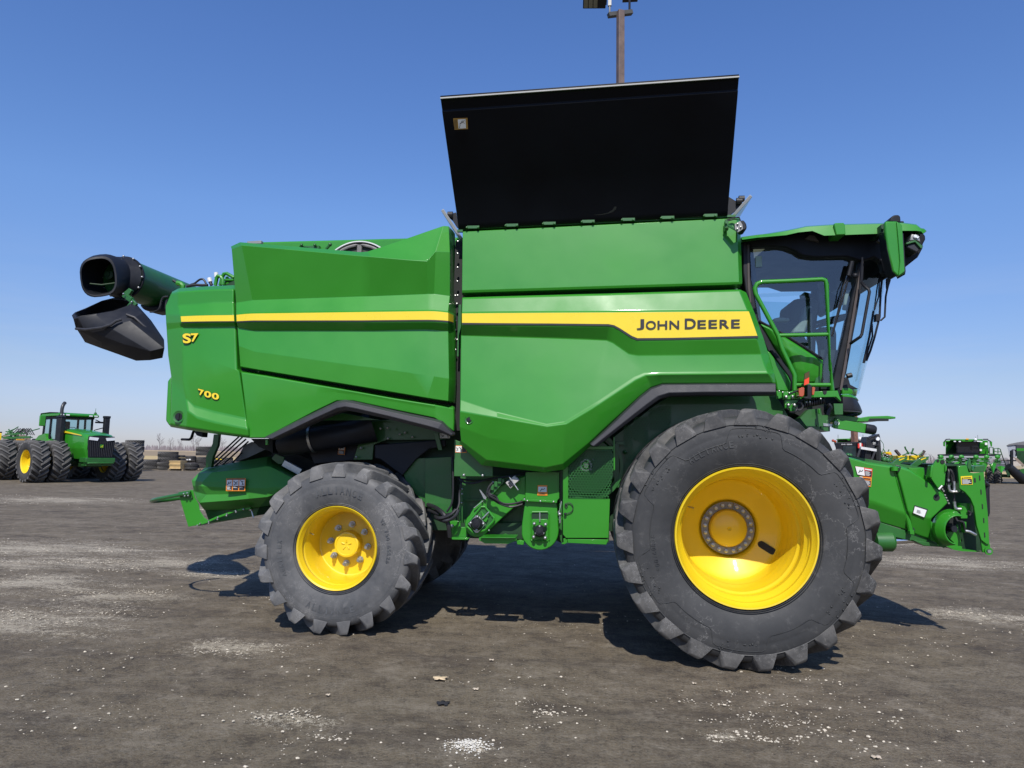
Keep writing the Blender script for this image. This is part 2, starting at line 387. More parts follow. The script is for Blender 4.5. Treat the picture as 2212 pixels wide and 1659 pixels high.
bl = mth('MULTIPLY', ramp(t, mth('ADD', mth('MULTIPLY', dens, .9), mth('MULTIPLY', mth('SUBTRACT', ng.outputs['Fac'], .5), 1.1)), [(.22, 0.0), (.32, .85)]).outputs[0], ramp(t, acc, [(.0, 0.0), (.12, 1.0)]).outputs[0])
c = mixc(t, streak, c, (.29, .25, .19)); c = mixc(t, bl, c, (.42, .37, .28))
link(t, c, b.inputs['Base Color']); b.inputs['Roughness'].default_value = .93; b.inputs['Specular IOR Level'].default_value = .25
h = mth('ADD', mth('ADD', mth('MULTIPLY', n2.outputs['Fac'], .9), mth('MULTIPLY', n3.outputs['Fac'], .3)), mth('MULTIPLY', n5.outputs['Fac'], .5))
bump(t, b, h, .85, .03); DIRT = m
def axis(lo, hi, dense, step):
    a = [dense[0]+step*i for i in range(int((dense[1]-dense[0])/step)+1)]
    s_ = step
    while a[-1] < hi: s_ *= 1.35; a.append(a[-1]+s_)
    s_ = step
    while a[0] > lo: s_ *= 1.35; a.insert(0, a[0]-s_)
    return a
xs = axis(-1500, 1500, (-9, 9), .07); ys = axis(-60, 3000, (2.0, 14), .055)
g = MB(); vs = []
for y in ys:
    for x in xs:
        z = 0
        if -12 < x < 12 and 1 < y < 22:
            z = (mn.noise(V((x*1.3, y*1.3, 0)))*.018+mn.noise(V((x*5, y*5, 3)))*.008+mn.noise(V((x*15, y*15, 7)))*.004)
            z = min(z, .004)
        vs.append((x, y, z))
nx = len(xs); g.v = [V(q) for q in vs]
g.f = [(j*nx+i, j*nx+i+1, (j+1)*nx+i+1, (j+1)*nx+i) for j in range(len(ys)-1) for i in range(nx-1)]
o = g.build('ground', DIRT, ang=180); tag(o, kind='structure')
# stones lying on the dirt
STONE = mat('limestone_chips', (.54, .48, .38), .9, var=.25, vs=25)
sm = MB(); rnd = random.Random(5)
def stone(g_, r):
    k = (1, rnd.uniform(.6, 1), rnd.uniform(.4, .7)); a = rnd.random()*PI; ca, sa = math.cos(a), math.sin(a); vs_ = []
    for q in ((1, 0, 0), (0, 1, 0), (-1, 0, 0), (0, -1, 0), (.1, .1, 1), (0, 0, -.6), (.7, .6, .6), (-.6, .7, .5), (-.5, -.6, .6), (.6, -.7, .5)):
        j = rnd.uniform(.75, 1.2)*r; x, y, z = q[0]*j*k[0], q[1]*j*k[1], q[2]*j*k[2]
        vs_.append((g_.x+x*ca-y*sa, g_.y+x*sa+y*ca, g_.z+z))
    sm.add(vs_, [(0, 6, 9), (0, 1, 6), (1, 7, 6), (1, 2, 7), (2, 8, 7), (2, 3, 8), (3, 9, 8), (3, 0, 9), (4, 9, 6), (4, 6, 7), (4, 7, 8), (4, 8, 9), (5, 1, 0), (5, 2, 1), (5, 3, 2), (5, 0, 3)])
for i in range(5200):
    x = rnd.uniform(-20, 2230); y = 1010+650*rnd.random()**.8
    if mn.noise(V((ground(x, y).x*.9, ground(x, y).y*.9, 1)))+rnd.uniform(-.5, .25) < 0: continue
    gg = ground(x, y); stone(gg, (.0035+.008*rnd.random()**5)*(1+gg.y*.05))
for (x, y, r) in blobs+[(1620, 1560, .3), (1560, 1500, .4), (1180, 1540, .3), (700, 1590, .25), (1680, 1600, .15)]:
    gg = ground(x, y)
    sub_ = [gg+V((rnd.gauss(0, r*.55), rnd.gauss(0, r*.35), 0)) for _ in range(7)]
    for i in range(int(60+300*min(r, 1)**1.3)):
        c_ = rnd.choice(sub_); s_ = r*rnd.choice((.08, .15, .4)); q = c_+V((rnd.gauss(0, s_*1.4), rnd.gauss(0, s_*.7), 0)); stone(q, (.003+.008*rnd.random()**4)*(1+.04*gg.y))
tag(sm.build('gravel_stones', STONE, smooth=False), kind='stuff')
# fields beyond the yard
def sheet(name, pts, z, mt):
    q = MB(); q.add([(x, y, z) for x, y in pts], [tuple(range(len(pts)))]); o = q.build(name, mt, smooth=False); tag(o, kind='structure'); return o
def field_mat(name, c1, c2, sc):
    m, t, b = nt(name); tc = t.nodes.new('ShaderNodeTexCoord'); mp = t.nodes.new('ShaderNodeMapping'); mp.inputs['Scale'].default_value = (.25, 1, 1); link(t, tc.outputs['Object'], mp.inputs[0])
    n = noise(t, sc, 8, .7, vec=mp.outputs[0]); link(t, ramp(t, n.outputs['Fac'], [(.35, c1), (.65, c2)]).outputs[0], b.inputs['Base Color']); b.inputs['Roughness'].default_value = .95; return m
sheet('stubble_field', [(-900, 84), (900, 84), (900, 150), (-900, 150)], .012, field_mat('stubble', (.36, .26, .11), (.56, .43, .20), 1.2))
sheet('bare_field', [(-900, 149), (900, 149), (900, 420), (-900, 420)], .03, field_mat('tilled', (.22, .16, .09), (.32, .24, .14), .3))
sheet('far_stubble_field', [(-1200, 419), (1200, 419), (1200, 900), (-1200, 900)], .06, field_mat('far_stubble', (.40, .30, .16), (.50, .39, .22), .1))
bm_ = MB(); n_ = 120; rows = []
for k, (yy, zz) in enumerate(((78, 0), (79.5, 1), (80.5, 1.0), (82.5, 0))):
    rows.append([V((-75+i*75/n_, yy+mn.noise(V((i*.2, k, 0)))*.5, zz*(.42+.22*mn.noise(V((i*.17, 5+k*.2, 0))))-.02)) for i in range(n_+1)])
bm_.grid(rows); tag(bm_.build('dirt_berm', mat('dark_soil', (.055, .043, .035), .95, var=.4, vs=1.5)), kind='structure')
# distant wood: a low band of bare crowns, and taller bare trees in front of it
BARK = mat('bare_wood', (.155, .14, .15), .9, var=.25, vs=.3)
wd = MB(); rr = random.Random(3)
for i in range(5200):
    x = rr.uniform(-720, 760); y = 560+rr.uniform(0, 50); h_ = 3.2+2.6*(.5+mn.noise(V((x*.02, 0, 0))))+rr.uniform(-.6, 1.0); wv = rr.uniform(.25, 1.0)
    wd.add([(x-wv, y, 0), (x+wv, y, 0), (x+rr.uniform(-.8, .8), y+.3, h_), (x, y+.8, 0)], [(0, 1, 2), (1, 3, 2), (3, 0, 2)])
tag(wd.build('distant_wood', mat('winter_wood', (.20, .175, .185), .95, var=.25, vs=.08), smooth=False), kind='stuff')
def bare_tree(x, y, H, seed):
    rr = random.Random(seed); tr = MB(); cr = MB()
    e = empty('bare_tree', None, 'tree', (x, y, 0), 'bare trees at the edge of the far wood', world=False)
    tr.tube([(0, 0, 0), (.1, 0, H*.3), (0, .1, H*.6), (.1, 0, H*.92)], [H*.014, H*.010, H*.006, .01], 5)
    def br(a, d, L, r, k):
        bpt = a+d*L; cr.tube([a, a+d*L*.5+V((0, 0, L*.04)), bpt], [r*.5, r*.35, r*.2], 3)
        if k > 0:
            for _ in range(4):
                nd = (d+V((rr.uniform(-.8, .8), rr.uniform(-.8, .8), rr.uniform(-.1, .8)))).normalized(); br(a+d*L*rr.uniform(.45, 1), nd, L*.62, r*.6, k-1)
    for i in range(11):
        z = H*(.2+.62*i/11); a = rr.random()*6.28
        br(V((0, 0, z)), V((math.cos(a)*.6, math.sin(a)*.6, .75)).normalized(), H*.30*(1-.4*i/11), H*.012, 2)
    tr.build('trunk', BARK, e); cr.build('crown', BARK, e); return e
treepos = [(343, 944, 13), (367, 951, 10), (386, 948, 9), (416, 944, 13), (427, 949, 11), (479, 950, 11), (565, 953, 11), (305, 960, 8), (1995, 990, 9), (2010, 993, 8)]
def place_tree(i, x, y, H):
    q = PD(x, 985, 545); return bare_tree(q.x, q.y, H, 20+i)
tl = ['bare tree, leftmost of the tall crowns above the wood, right of the big tractor', 'tall bare tree with a forked crown standing over the stacked tyres at left', 'low bare tree just right of the tall pair over the field',
      'tallest bare tree over the wood, above the wooden crate', 'slimmer bare tree touching the tall tree above the crate', 'bare tree behind the curved green strut of the combine',
      'bare tree seen between the thin rods behind the combine', 'small bare tree nearest to the raised tyre stack beside the tractor', 'bare tree on the far skyline right of the corn header', 'small bare tree on the skyline beside the grain cart']
for i, ((x, y, H), lb) in enumerate(zip(treepos, tl)): place_tree(i, x, y, H)['label'] = lb
# ---------------------------------------------------------------- big tyres
def ag_tyre(R, W, rb, nl, parent, lugmat, base, seg=144, adv=.40, dirn=1, lh=.055, small=False):
    """tyre about the Y axis, outer face at -W/2"""
    h = W/2; Rc = R-lh
    prof = [(-h*.80, rb-.012), (-h*.86, rb), (-h*.88, rb+.012), (-h*.93, rb+.05), (-h*.99, rb+(Rc-rb)*.38), (-h*1.0, rb+(Rc-rb)*.52), (-h*1.0, rb+(Rc-rb)*.60), (-h*.995, rb+(Rc-rb)*.63), (-h*1.0, rb+(Rc-rb)*.66),
            (-h*.975, rb+(Rc-rb)*.82), (-h*.94, rb+(Rc-rb)*.92), (-h*.86, Rc-.016), (-h*.6, Rc-.006), (0, Rc)]
    prof = prof+[(-a, r) for a, r in prof[-2::-1]]
    if small: prof = prof[::2]+[prof[-1]]
    m_ = MB(); m_.lathe(prof+[(h*.6, rb-.03), (-h*.6, rb-.03)], n=seg, closed=True)
    if not small:
        for rr_ in (rb+.022, rb+.036): m_.lathe([(-h*.905-(rr_-rb)*.4, rr_-.003), (-h*.905-(rr_-rb)*.4-.006, rr_), (-h*.905-(rr_-rb)*.4, rr_+.004)], n=seg)
    ty = m_.build('tyre', base, parent, ang=50)
    lg = MB()
    # stations: (y, bottom radius, top radius, angular advance, half width bottom, half width top)
    st = [(-h*1.006, rb+(Rc-rb)*.80, R-lh*.62, 0.0, .115*R/1.04, .047*R/1.04), (-h*.97, Rc-.05, R-.012, .05, .090*R/1.04, .047*R/1.04), (-h*.86, Rc-.05, R-.004, .12, .074*R/1.04, .045*R/1.04),
          (-h*.58, Rc-.04, R, .40, .070*R/1.04, .052*R/1.04), (-h*.28, Rc-.03, R, .70, .064*R/1.04, .046*R/1.04), (h*.07, Rc-.03, R, 1.0, .05*R/1.04, .033*R/1.04)]
    if small: st = [st[0], st[2], st[3], st[5]]
    for side in (1, -1):
        for k in range(nl):
            th0 = 2*PI*(k+(.5 if side < 0 else 0))/nl; vs = []; j = random.Random(k*3+side)
            for (y, rb_, rt_, ad, wb, wt) in st:
                th = th0+dirn*ad*adv/R
                for (r_, w_) in ((rb_, -wb), (rt_, -wt), (rt_, wt), (rb_, wb)):
                    a = th+w_/R; vs.append((math.sin(a)*r_, y*side, math.cos(a)*r_))
            fs = [(0, 1, 2, 3)] + [tuple(4*(len(st)-1)+q for q in (3, 2, 1, 0))]
            for i in range(len(st)-1):
                for q in range(4): fs.append((4*i+q, 4*i+4+q, 4*i+4+(q+1) % 4, 4*i+(q+1) % 4))
            lg.add(vs, fs)
    lo = lg.build('tread_lugs', lugmat, parent, bevel=0 if small else .006, seg=2, ang=40)
    return ty, lo
WNUT = mat('wheel_nut', (.52, .50, .42), .35, metal=.7)
def gw(c): return .3 if c in 'I1/' else 1
def front_wheel(parent, loc, mirror=False):
    e = part_empty('front_wheel', parent, loc); R = 1.028; W = .90; h = W/2
    if mirror: e.rotation_euler = (0, 0, PI)
    ty, lo = ag_tyre(R, W, .545, 23, e, LUG, TYRE, dirn=-1 if mirror else 1)
    # raised sidewall figures and size lettering
    if not mirror:
        sd = MB()
        for s_ in range(6):
            a0 = s_*PI/3+.35
            pth = []
            for k in range(37):
                u = k/36; a = a0+u*PI/3
                sm_ = max(0, min(1, (math.sin(u*2*PI)*1.8+.5))); r_ = .862-.11*sm_*sm_*(3-2*sm_)
                yy = -h*1.0-(.002 if .70 < r_ < .82 else 0)
                if r_ > .83: yy = -h*.992
                pth.append((math.sin(a)*r_, yy, math.cos(a)*r_))
            sd.tube(pth, .003, 5)
            for _ in range(26):
                a = a0+.62+random.random()*.34; r_ = .79+random.random()*.10; sd.ball((math.sin(a)*r_, -h*(1.0 if r_ < .82 else .985), math.cos(a)*r_), .0045+random.random()*.005, 8)
        sd.tube([(math.sin(k*PI/48)*.893, -h*.985, math.cos(k*PI/48)*.893) for k in range(96)], .004, 5, closed=True)
        for (txt, a0, r_, sz) in (('ALLIANCE', -.62, .74, .055), ('900/60R38', 4.35, .73, .036)):
            tw = sz*.9/r_
            for i, chh in enumerate(txt):
                a = a0+i*tw; c_ = V((math.sin(a)*r_, -h*1.004, math.cos(a)*r_)); x_ = V((math.cos(a), 0, -math.sin(a)))*sz*.32*gw(chh); y_ = V((math.sin(a), 0, math.cos(a)))*sz*.5
                k1 = MB(); glyph(k1, chh, [c_-x_+y_, c_+x_+y_, c_+x_-y_, c_-x_-y_], .02)
                sd.add(k1.v, k1.f); n0 = len(sd.v); sd.add([q+V((0, .004, 0)) for q in k1.v], [])
        sd.build('sidewall_marking', mat('sidewall_figure', (.026, .027, .028), .55, var=.5, vs=9, dust=(.13, .13, .12), dustamt=.4), e)
    rim = MB()
    pr = [(-h*.80, .520), (-h*.86, .548), (-h*.90, .557), (-h*.93, .552), (-h*.925, .540), (-h*.86, .530), (-h*.80, .512), (-h*.72, .512), (-h*.69, .504), (-h*.66, .512), (-h*.62, .500), (-h*.56, .484), (-h*.42, .484), (-h*.38, .492), (-h*.34, .484), (-h*.30, .468), (-h*.22, .464),
          (-h*.16, .456), (-.04, .452), (.02, .444), (.06, .44), (.20, .438), (.225, .430), (.24, .415), (.255, .39), (.29, .33), (.31, .285), (.325, .262), (.35, .25), (.40, .245)]
    rim.lathe(pr, n=96); rim.lathe([(.05, .44), (h*.9, .50), (h*.92, .53), (h*.8, .53)], n=96)
    ro = rim.build('rim', YEL, e, ang=16)
    hb = MB(); hb.lathe([(.40, .25), (.365, .215), (.37, .168)], n=64); hb.lathe([(.40, .168), (.33, .166), (.305, .155), (.285, .11), (.278, .06), (.276, .018), (.285, .012), (.29, .0005)], n=64)
    hb.build('hub', YEL, e, ang=30)
    ring = MB()
    for k in range(5):
        vs = []; a0 = 2*PI*k/5+.25; n_ = 9
        for i in range(n_+1):
            a = a0+(2*PI/5-.03)*i/n_
            for r_, y_ in ((.172, .352), (.232, .352), (.232, .372), (.172, .372)): vs.append((math.sin(a)*r_, y_, math.cos(a)*r_))
        fs = [(0, 1, 2, 3), tuple(4*n_+q for q in (3, 2, 1, 0))]+[(4*i+q, 4*i+4+q, 4*i+4+(q+1) % 4, 4*i+(q+1) % 4) for i in range(n_) for q in range(4)]
        ring.add(vs, fs)
    ring.build('hub_ring', GREY, e)
    for k in range(20):
        bolts = MB(); a = 2*PI*(k+.5)/20+.25; bolts.lathe([(.36, .0165), (.333, .0165), (.331, .010), (.320, .009), (.319, .0005)], (math.sin(a)*.202, 0, math.cos(a)*.202), 8); bolts.build('wheel_nut', WNUT, e)
    if not mirror:
        sl_ = MB(); a = rad(116); c_ = V((math.sin(a)*.352, .0, math.cos(a)*.352)); tv = V((math.sin(rad(122)), 0, math.cos(rad(122))))
        n_ = V((tv.z, 0, -tv.x)); pts = []
        for k in range(9): q = PI/2+PI*k/8; pts.append(c_+tv*(-.045+math.cos(q)*.03)+n_*math.sin(q)*.03)
        for k in range(9): q = -PI/2+PI*k/8; pts.append(c_+tv*(.045+math.cos(q)*.03)+n_*math.sin(q)*.03)
        # oval hand hole: a dark pocket let into the disc
        f_ = lambda r_: .255+(.39-r_)*.5
        sl_.prism([V((q.x, f_(math.hypot(q.x, q.z))+-.004, q.z)) for q in pts], (0, .05, 0)); sl_.build('hand_hole', DARK, e)
        vl = MB(); a = rad(-63); c_ = V((math.sin(a)*.475, -.12, math.cos(a)*.475)); vl.rod(c_, c_+V((.045, -.03, -.01)), .007); vl.rod(c_+V((.03, -.02, -.007)), c_+V((.055, -.037, -.012)), .009); vl.build('valve', STEEL, e)
    return e
def rear_wheel(parent, loc, mirror=False):
    e = part_empty('rear_wheel', parent, loc); R = .78; W = .74; h = W/2
    if mirror: e.rotation_euler = (0, 0, PI)
    ag_tyre(R, W, .368, 19, e, LUGR, TYRER, adv=.36, dirn=-1 if mirror else 1, lh=.066)
    if not mirror:
        sd = MB(); sd.tube([(math.sin(k*PI/48)*.615, -h*.985, math.cos(k*PI/48)*.615) for k in range(96)], .0035, 5, closed=True)
        for (txt, a0, r_, sz, ff) in (('ALLIANCE', -.36, .525, .062, 1), ('ALLIANCE', 3.50, .55, .062, -1), ('AGRIFLEX', -2.05, .53, .045, 1), ('VF 750/65R26', 1.02, .50, .036, 1)):
            tw = sz*.95/r_*ff
            if ff < 0: a0 = PI+.42
            for i, chh in enumerate(txt):
                if chh == ' ': continue
                a = a0+i*tw; c_ = V((math.sin(a)*r_, -h*1.006, math.cos(a)*r_)); x_ = V((math.cos(a), 0, -math.sin(a)))*sz*.34*ff*gw(chh); y_ = V((math.sin(a), 0, math.cos(a)))*sz*.5*ff
                k1 = MB(); glyph(k1, chh, [c_-x_+y_, c_+x_+y_, c_+x_-y_, c_-x_-y_], .02); sd.add(k1.v, k1.f)
        mk = mat('sidewall_letter', (.050, .054, .060), .6, var=.4, vs=9, dust=(.2, .2, .19), dustamt=.4); sd.build('sidewall_marking', mk, e)
    rim = MB(); pr = [(-h*.80, .350), (-h*.86, .372), (-h*.91, .381), (-h*.94, .376), (-h*.91, .362), (-h*.84, .350), (-h*.80, .342), (-h*.74, .342), (-h*.70, .348), (-h*.66, .336), (-h*.50, .318), (-h*.40, .312), (-.04, .308), (.03, .302), (.035, .29), (.035, .20), (.03, .16), (.03, .125)]
    rim.lathe(pr, n=80); rim.lathe([(.03, .30), (h*.9, .34), (h*.92, .37), (h*.8, .37)], n=80); rim.build('rim', YEL, e, ang=16)
    hb = MB(); hb.lathe([(.035, .128), (.01, .125), (-.05, .122), (-.07, .116), (-.074, .10), (-.068, .094), (-.066, .0005)], n=48)
    for k in range(5):
        a = 2*PI*k/5; hb.tube([(math.sin(a)*.022, -.064, math.cos(a)*.022), (math.sin(a)*.05, -.072, math.cos(a)*.05)], [.010, .006], 6)
    hb.build('hub', YEL, e, ang=30)
    for k in range(9):
        if k == 8: continue
        a = 2*PI*k/8+.12; bb = MB(); c_ = (math.sin(a)*.185, -.0, math.cos(a)*.185)
        bb.cyl((c_[0], .02, c_[2]), .03, .02, n=16); bb.cyl((c_[0], -.008, c_[2]), .022, .045, n=6); bb.cyl((c_[0], -.04, c_[2]), .014, .03, n=10); bb.build('wheel_nut', STEEL, e)
    if not mirror:
        vl = MB(); a = rad(-70); c_ = V((math.sin(a)*.325, -.20, math.cos(a)*.325)); vl.rod(c_, c_+V((.04, -.02, -.01)), .006); vl.build('valve', STEEL, e)
    return e
# ---------------------------------------------------------------- the combine harvester
YC = 7.83
CB = empty('combine_harvester', 'big green combine harvester with yellow wheels and raised black grain tank cover, filling the foreground', 'combine harvester', (-.4, YC, 0))
fwp = P(1610, 1158, 5.90); rwp = P(727, 1189, 6.37)
front_wheel(CB, (fwp.x, 6.28, 1.030)); front_wheel(CB, (fwp.x, 2*YC-6.28, 1.030), True)
rear_wheel(CB, (rwp.x, 6.70, .775)); rear_wheel(CB, (rwp.x, 2*YC-6.70, .775), True)
def G_(name, crop, rows, mt, back=.1, bevel=.012, parent=CB, ang=30, bang=11, flip=False, seg=3):
    g = MB(); g.grid([pl(crop, r) for r in rows], back); return g.build(name, mt, parent, bevel=bevel, seg=seg, ang=ang, bang=bang, wn=True)
def plate(name, crop, pts, Y, mt, parent=CB, th=.02, bevel=.003, holes=None):
    m_ = MB(); m_.prism(pl(crop, pts, Y), (0, th, 0)); return m_.build(name, mt, parent, bevel=bevel)
# ---- front side panel
F_ROWS = [
 [(77, 62, 6.36), (300, 55, 6.36), (640, 46, 6.36), (860, 40, 6.36), (1000, 37, 6.36), (1050, 35, 6.36), (1165, 32, 6.36), (1230, 30, 6.36), (1330, 27, 6.36), (1835, 12, 6.36), (1872, 30, 6.40)],
 [(76, 72, 6.335), (300, 65, 6.33), (640, 56, 6.33), (860, 50, 6.33), (1000, 47, 6.33), (1050, 45, 6.33), (1165, 42, 6.33), (1230, 40, 6.33), (1330, 37, 6.33), (1830, 22, 6.33), (1878, 42, 6.38)],
 [(73, 155, 6.30), (300, 152, 6.29), (640, 150, 6.29), (860, 149, 6.29), (1000, 148, 6.29), (1050, 148, 6.29), (1165, 147, 6.29), (1230, 146, 6.29), (1330, 145, 6.29), (1880, 142, 6.29), (1918, 142, 6.37)],
 [(73, 163, 6.285), (300, 161, 6.275), (640, 159, 6.275), (860, 158, 6.275), (1000, 157, 6.275), (1050, 157, 6.275), (1165, 156, 6.275), (1230, 155, 6.275), (1330, 154, 6.275), (1884, 150, 6.275), (1922, 150, 6.36)],
 [(73, 240, 6.285), (300, 242, 6.275), (640, 245, 6.275), (860, 247, 6.275), (1005, 249, 6.275), (1050, 261, 6.275), (1160, 331, 6.275), (1200, 340, 6.275), (1330, 338, 6.275), (1940, 329, 6.275), (1985, 327, 6.36)],
 [(68, 302, 6.36), (300, 309, 6.35), (640, 319, 6.35), (860, 327, 6.35), (990, 333, 6.345), (1030, 349, 6.34), (1128, 418, 6.325), (1185, 429, 6.32), (1330, 428, 6.318), (1965, 421, 6.318), (2014, 420, 6.39)],
 [(66, 520, 6.315), (300, 540, 6.30), (640, 570, 6.29), (770, 575, 6.29), (910, 540, 6.295), (960, 520, 6.30), (1150, 490, 6.312), (1210, 488, 6.309), (1330, 486, 6.308), (1985, 482, 6.308), (2030, 481, 6.385)],
 [(64, 712, 6.285), (300, 790, 6.25), (610, 866, 6.22), (722, 850, 6.22), (885, 752, 6.235), (940, 718, 6.245), (1165, 568, 6.29), (1228, 542, 6.295), (1330, 538, 6.295), (2005, 531, 6.295), (2045, 531, 6.38)],
 [(62, 782, 6.25), (300, 822, 6.22), (615, 878, 6.205), (738, 862, 6.205), (898, 766, 6.225), (950, 733, 6.235), (1175, 584, 6.28), (1237, 556, 6.285), (1330, 550, 6.285), (2012, 543, 6.285), (2052, 543, 6.37)],
 [(60, 880, 6.27), (262, 955, 6.265), (607, 1005, 6.262), (722, 985, 6.262), (885, 875, 6.268), (955, 815, 6.272), (1188, 632, 6.30), (1254, 592, 6.31), (1338, 578, 6.315), (2030, 572, 6.315), (2056, 572, 6.38)],
 [(68, 968, 6.33), (232, 1090, 6.33), (603, 1138, 6.33), (712, 1115, 6.33), (872, 985, 6.33), (962, 900, 6.33), (1200, 683, 6.34), (1268, 630, 6.34), (1345, 606, 6.34), (2040, 603, 6.34), (2060, 603, 6.39)],
 [(56, 982, 6.37), (200, 1124, 6.39), (602, 1168, 6.39), (722, 1150, 6.39), (885, 1003, 6.38), (975, 915, 6.38), (1210, 698, 6.38), (1275, 645, 6.38), (1348, 620, 6.38), (2042, 617, 6.38), (2062, 617, 6.41)]]
fp = G_('front_side_panel', 'R', F_ROWS, GREEN, back=.07, bevel=.014)
def stripe(crop, top, bot, Y, name, mt, parent, th=.004, off=.004, sub=1):
    m_ = MB(); m_.grid([[p(crop, x, y, Y_-off) for x, y, Y_ in top], [p(crop, x, y, Y_-off) for x, y, Y_ in bot]], th); return m_.build(name, mt, parent)
Yf = 6.275
stripe('R', [(76, 164, 6.283), (300, 162, Yf), (640, 160, Yf), (1000, 158, Yf), (1040, 158, Yf), (1080, 157, Yf), (1165, 157, Yf), (1190, 157, Yf), (1400, 155, Yf), (1889, 151, Yf)],
       [(76, 223, 6.283), (300, 225, Yf), (640, 227, Yf), (1002, 231, Yf), (1038, 238, Yf), (1075, 258, Yf), (1150, 306, Yf), (1185, 320, Yf), (1400, 318, Yf), (1943, 305, Yf)], 0, 'yellow_stripe', YSTR, fp, off=.006)
stripe('R', [(76, 223.5, 6.283), (300, 225.5, Yf), (640, 227.5, Yf), (1002, 231.5, Yf), (1038, 238.5, Yf), (1075, 258.5, Yf), (1150, 306.5, Yf), (1185, 320.5, Yf), (1400, 318.5, Yf), (1945, 305.5, Yf)],
       [(76, 234, 6.283), (300, 236, Yf), (640, 238, Yf), (1000, 243, Yf), (1034, 249, Yf), (1070, 268, Yf), (1147, 319, Yf), (1183, 333, Yf), (1400, 330, Yf), (1950, 318, Yf)], 0, 'black_stripe', INK, fp, off=.006)
lt = MB()
for ch, x0, y0, x1, y1 in (('J', 245, 356, 357, 510), ('O', 381, 380, 531, 508), ('H', 553, 378, 697, 505), ('N', 729, 376, 873, 502), ('D', 956, 345, 1119, 498), ('E', 1143, 369, 1270, 494), ('E', 1306, 366, 1433, 491), ('R', 1469, 363, 1614, 490), ('E', 1640, 360, 1769, 486)):
    k_ = -.014*(x1-x0)*.5
    glyph(lt, ch, [p('S', x0, y0-k_, Yf-.014), p('S', x1, y0+k_, Yf-.014), p('S', x1, y1+k_, Yf-.014), p('S', x0, y1-k_, Yf-.014)], .018)
lt.build('lettering', INK, fp, smooth=False)
def latch(x, y, crop, Y, r, parent):
    c = p(crop, x, y, Y); m_ = MB(); m_.lathe([(-.006, r*1.02), (-.010, r*1.25), (-.004, r*1.32)], c, 24); m_.lathe([(-.006, r*1.02), (-.002, .001)], c, 24); o = m_.build('latch', GREEND, parent)
    k = MB(); k.cyl(c-V((0, .006, 0)), r*.8, .006); k.box(c-V((.0, .014, 0)), (r*.45, .012, r*1.3)); k.build('latch_key', BLK, o)
latch(122, 833, 'R', 6.262, .032, fp)
# front wheel-arch trim
G_('front_fender_trim', 'R', [
 [(883, 986, 6.33), (972, 904, 6.33), (1198, 688, 6.33), (1264, 636, 6.33), (1342, 609, 6.33), (1600, 607, 6.33), (2056, 605, 6.33)],
 [(886, 992, 6.25), (978, 912, 6.25), (1203, 698, 6.25), (1270, 645, 6.25), (1345, 616, 6.25), (1600, 613, 6.25), (2060, 612, 6.25)],
 [(905, 1003, 6.235), (1003, 925, 6.235), (1245, 735, 6.235), (1315, 686, 6.235), (1385, 665, 6.235), (1600, 660, 6.235), (2060, 660, 6.235)],
 [(928, 1006, 6.26), (1012, 940, 6.26), (1262, 750, 6.26), (1330, 703, 6.26), (1400, 684, 6.26), (1600, 680, 6.26), (2062, 678, 6.26)]], TRIM, back=.14, bevel=.01)
# ---- middle (engine) side panel
M_ROWS = [
 [(50, 300, 6.40), (132, 262, 6.33), (1200, 350, 6.32), (1262, 345, 6.33), (1600, 232, 6.40), (1895, 130, 6.42), (1932, 118, 6.42), (1980, 121, 6.45), (2018, 160, 6.60)],
 [(58, 325, 6.38), (148, 290, 6.25), (1200, 384, 6.23), (1290, 391, 6.23), (1640, 422, 6.23), (1788, 432, 6.24), (1864, 345, 6.28), (1990, 350, 6.33), (2022, 355, 6.60)],
 [(98, 800, 6.37), (245, 777, 6.36), (1200, 745, 6.35), (1300, 742, 6.35), (1650, 728, 6.35), (1790, 722, 6.35), (1850, 722, 6.355), (1990, 740, 6.38), (2024, 752, 6.60)],
 [(98, 895, 6.31), (250, 884, 6.285), (1200, 871, 6.28), (1300, 869, 6.28), (1650, 865, 6.28), (1790, 863, 6.28), (1850, 864, 6.285), (1975, 875, 6.30), (2024, 898, 6.44)],
 [(98, 903, 6.295), (250, 892, 6.265), (1200, 879, 6.26), (1300, 877, 6.26), (1650, 873, 6.26), (1790, 871, 6.26), (1850, 872, 6.265), (1975, 884, 6.285), (2024, 906, 6.42)],
 [(103, 978, 6.295), (250, 972, 6.265), (1200, 974, 6.26), (1300, 974, 6.26), (1650, 972, 6.26), (1790, 971, 6.26), (1850, 972, 6.265), (1975, 980, 6.285), (2024, 995, 6.42)],
 [(110, 1015, 6.34), (250, 1045, 6.335), (1200, 1045, 6.33), (1300, 1045, 6.33), (1650, 1035, 6.33), (1790, 1033, 6.33), (1850, 1038, 6.335), (1975, 1048, 6.345), (2026, 1055, 6.46)],
 [(122, 1180, 6.325), (260, 1230, 6.30), (1200, 1360, 6.28), (1300, 1370, 6.28), (1650, 1420, 6.275), (1790, 1440, 6.28), (1850, 1450, 6.285), (1982, 1470, 6.31), (2028, 1480, 6.46)],
 [(135, 1362, 6.34), (280, 1388, 6.31), (1200, 1540, 6.29), (1300, 1557, 6.29), (1650, 1616, 6.29), (1790, 1640, 6.29), (1850, 1650, 6.30), (1975, 1668, 6.33), (2020, 1680, 6.46)],
 [(137, 1372, 6.40), (282, 1398, 6.38), (1200, 1550, 6.38), (1300, 1567, 6.38), (1650, 1626, 6.38), (1790, 1650, 6.38), (1850, 1660, 6.38), (1973, 1676, 6.40), (2018, 1686, 6.48)]]
mpn = G_('engine_side_panel', 'M', M_ROWS, GREEN, back=.10, bevel=.014)
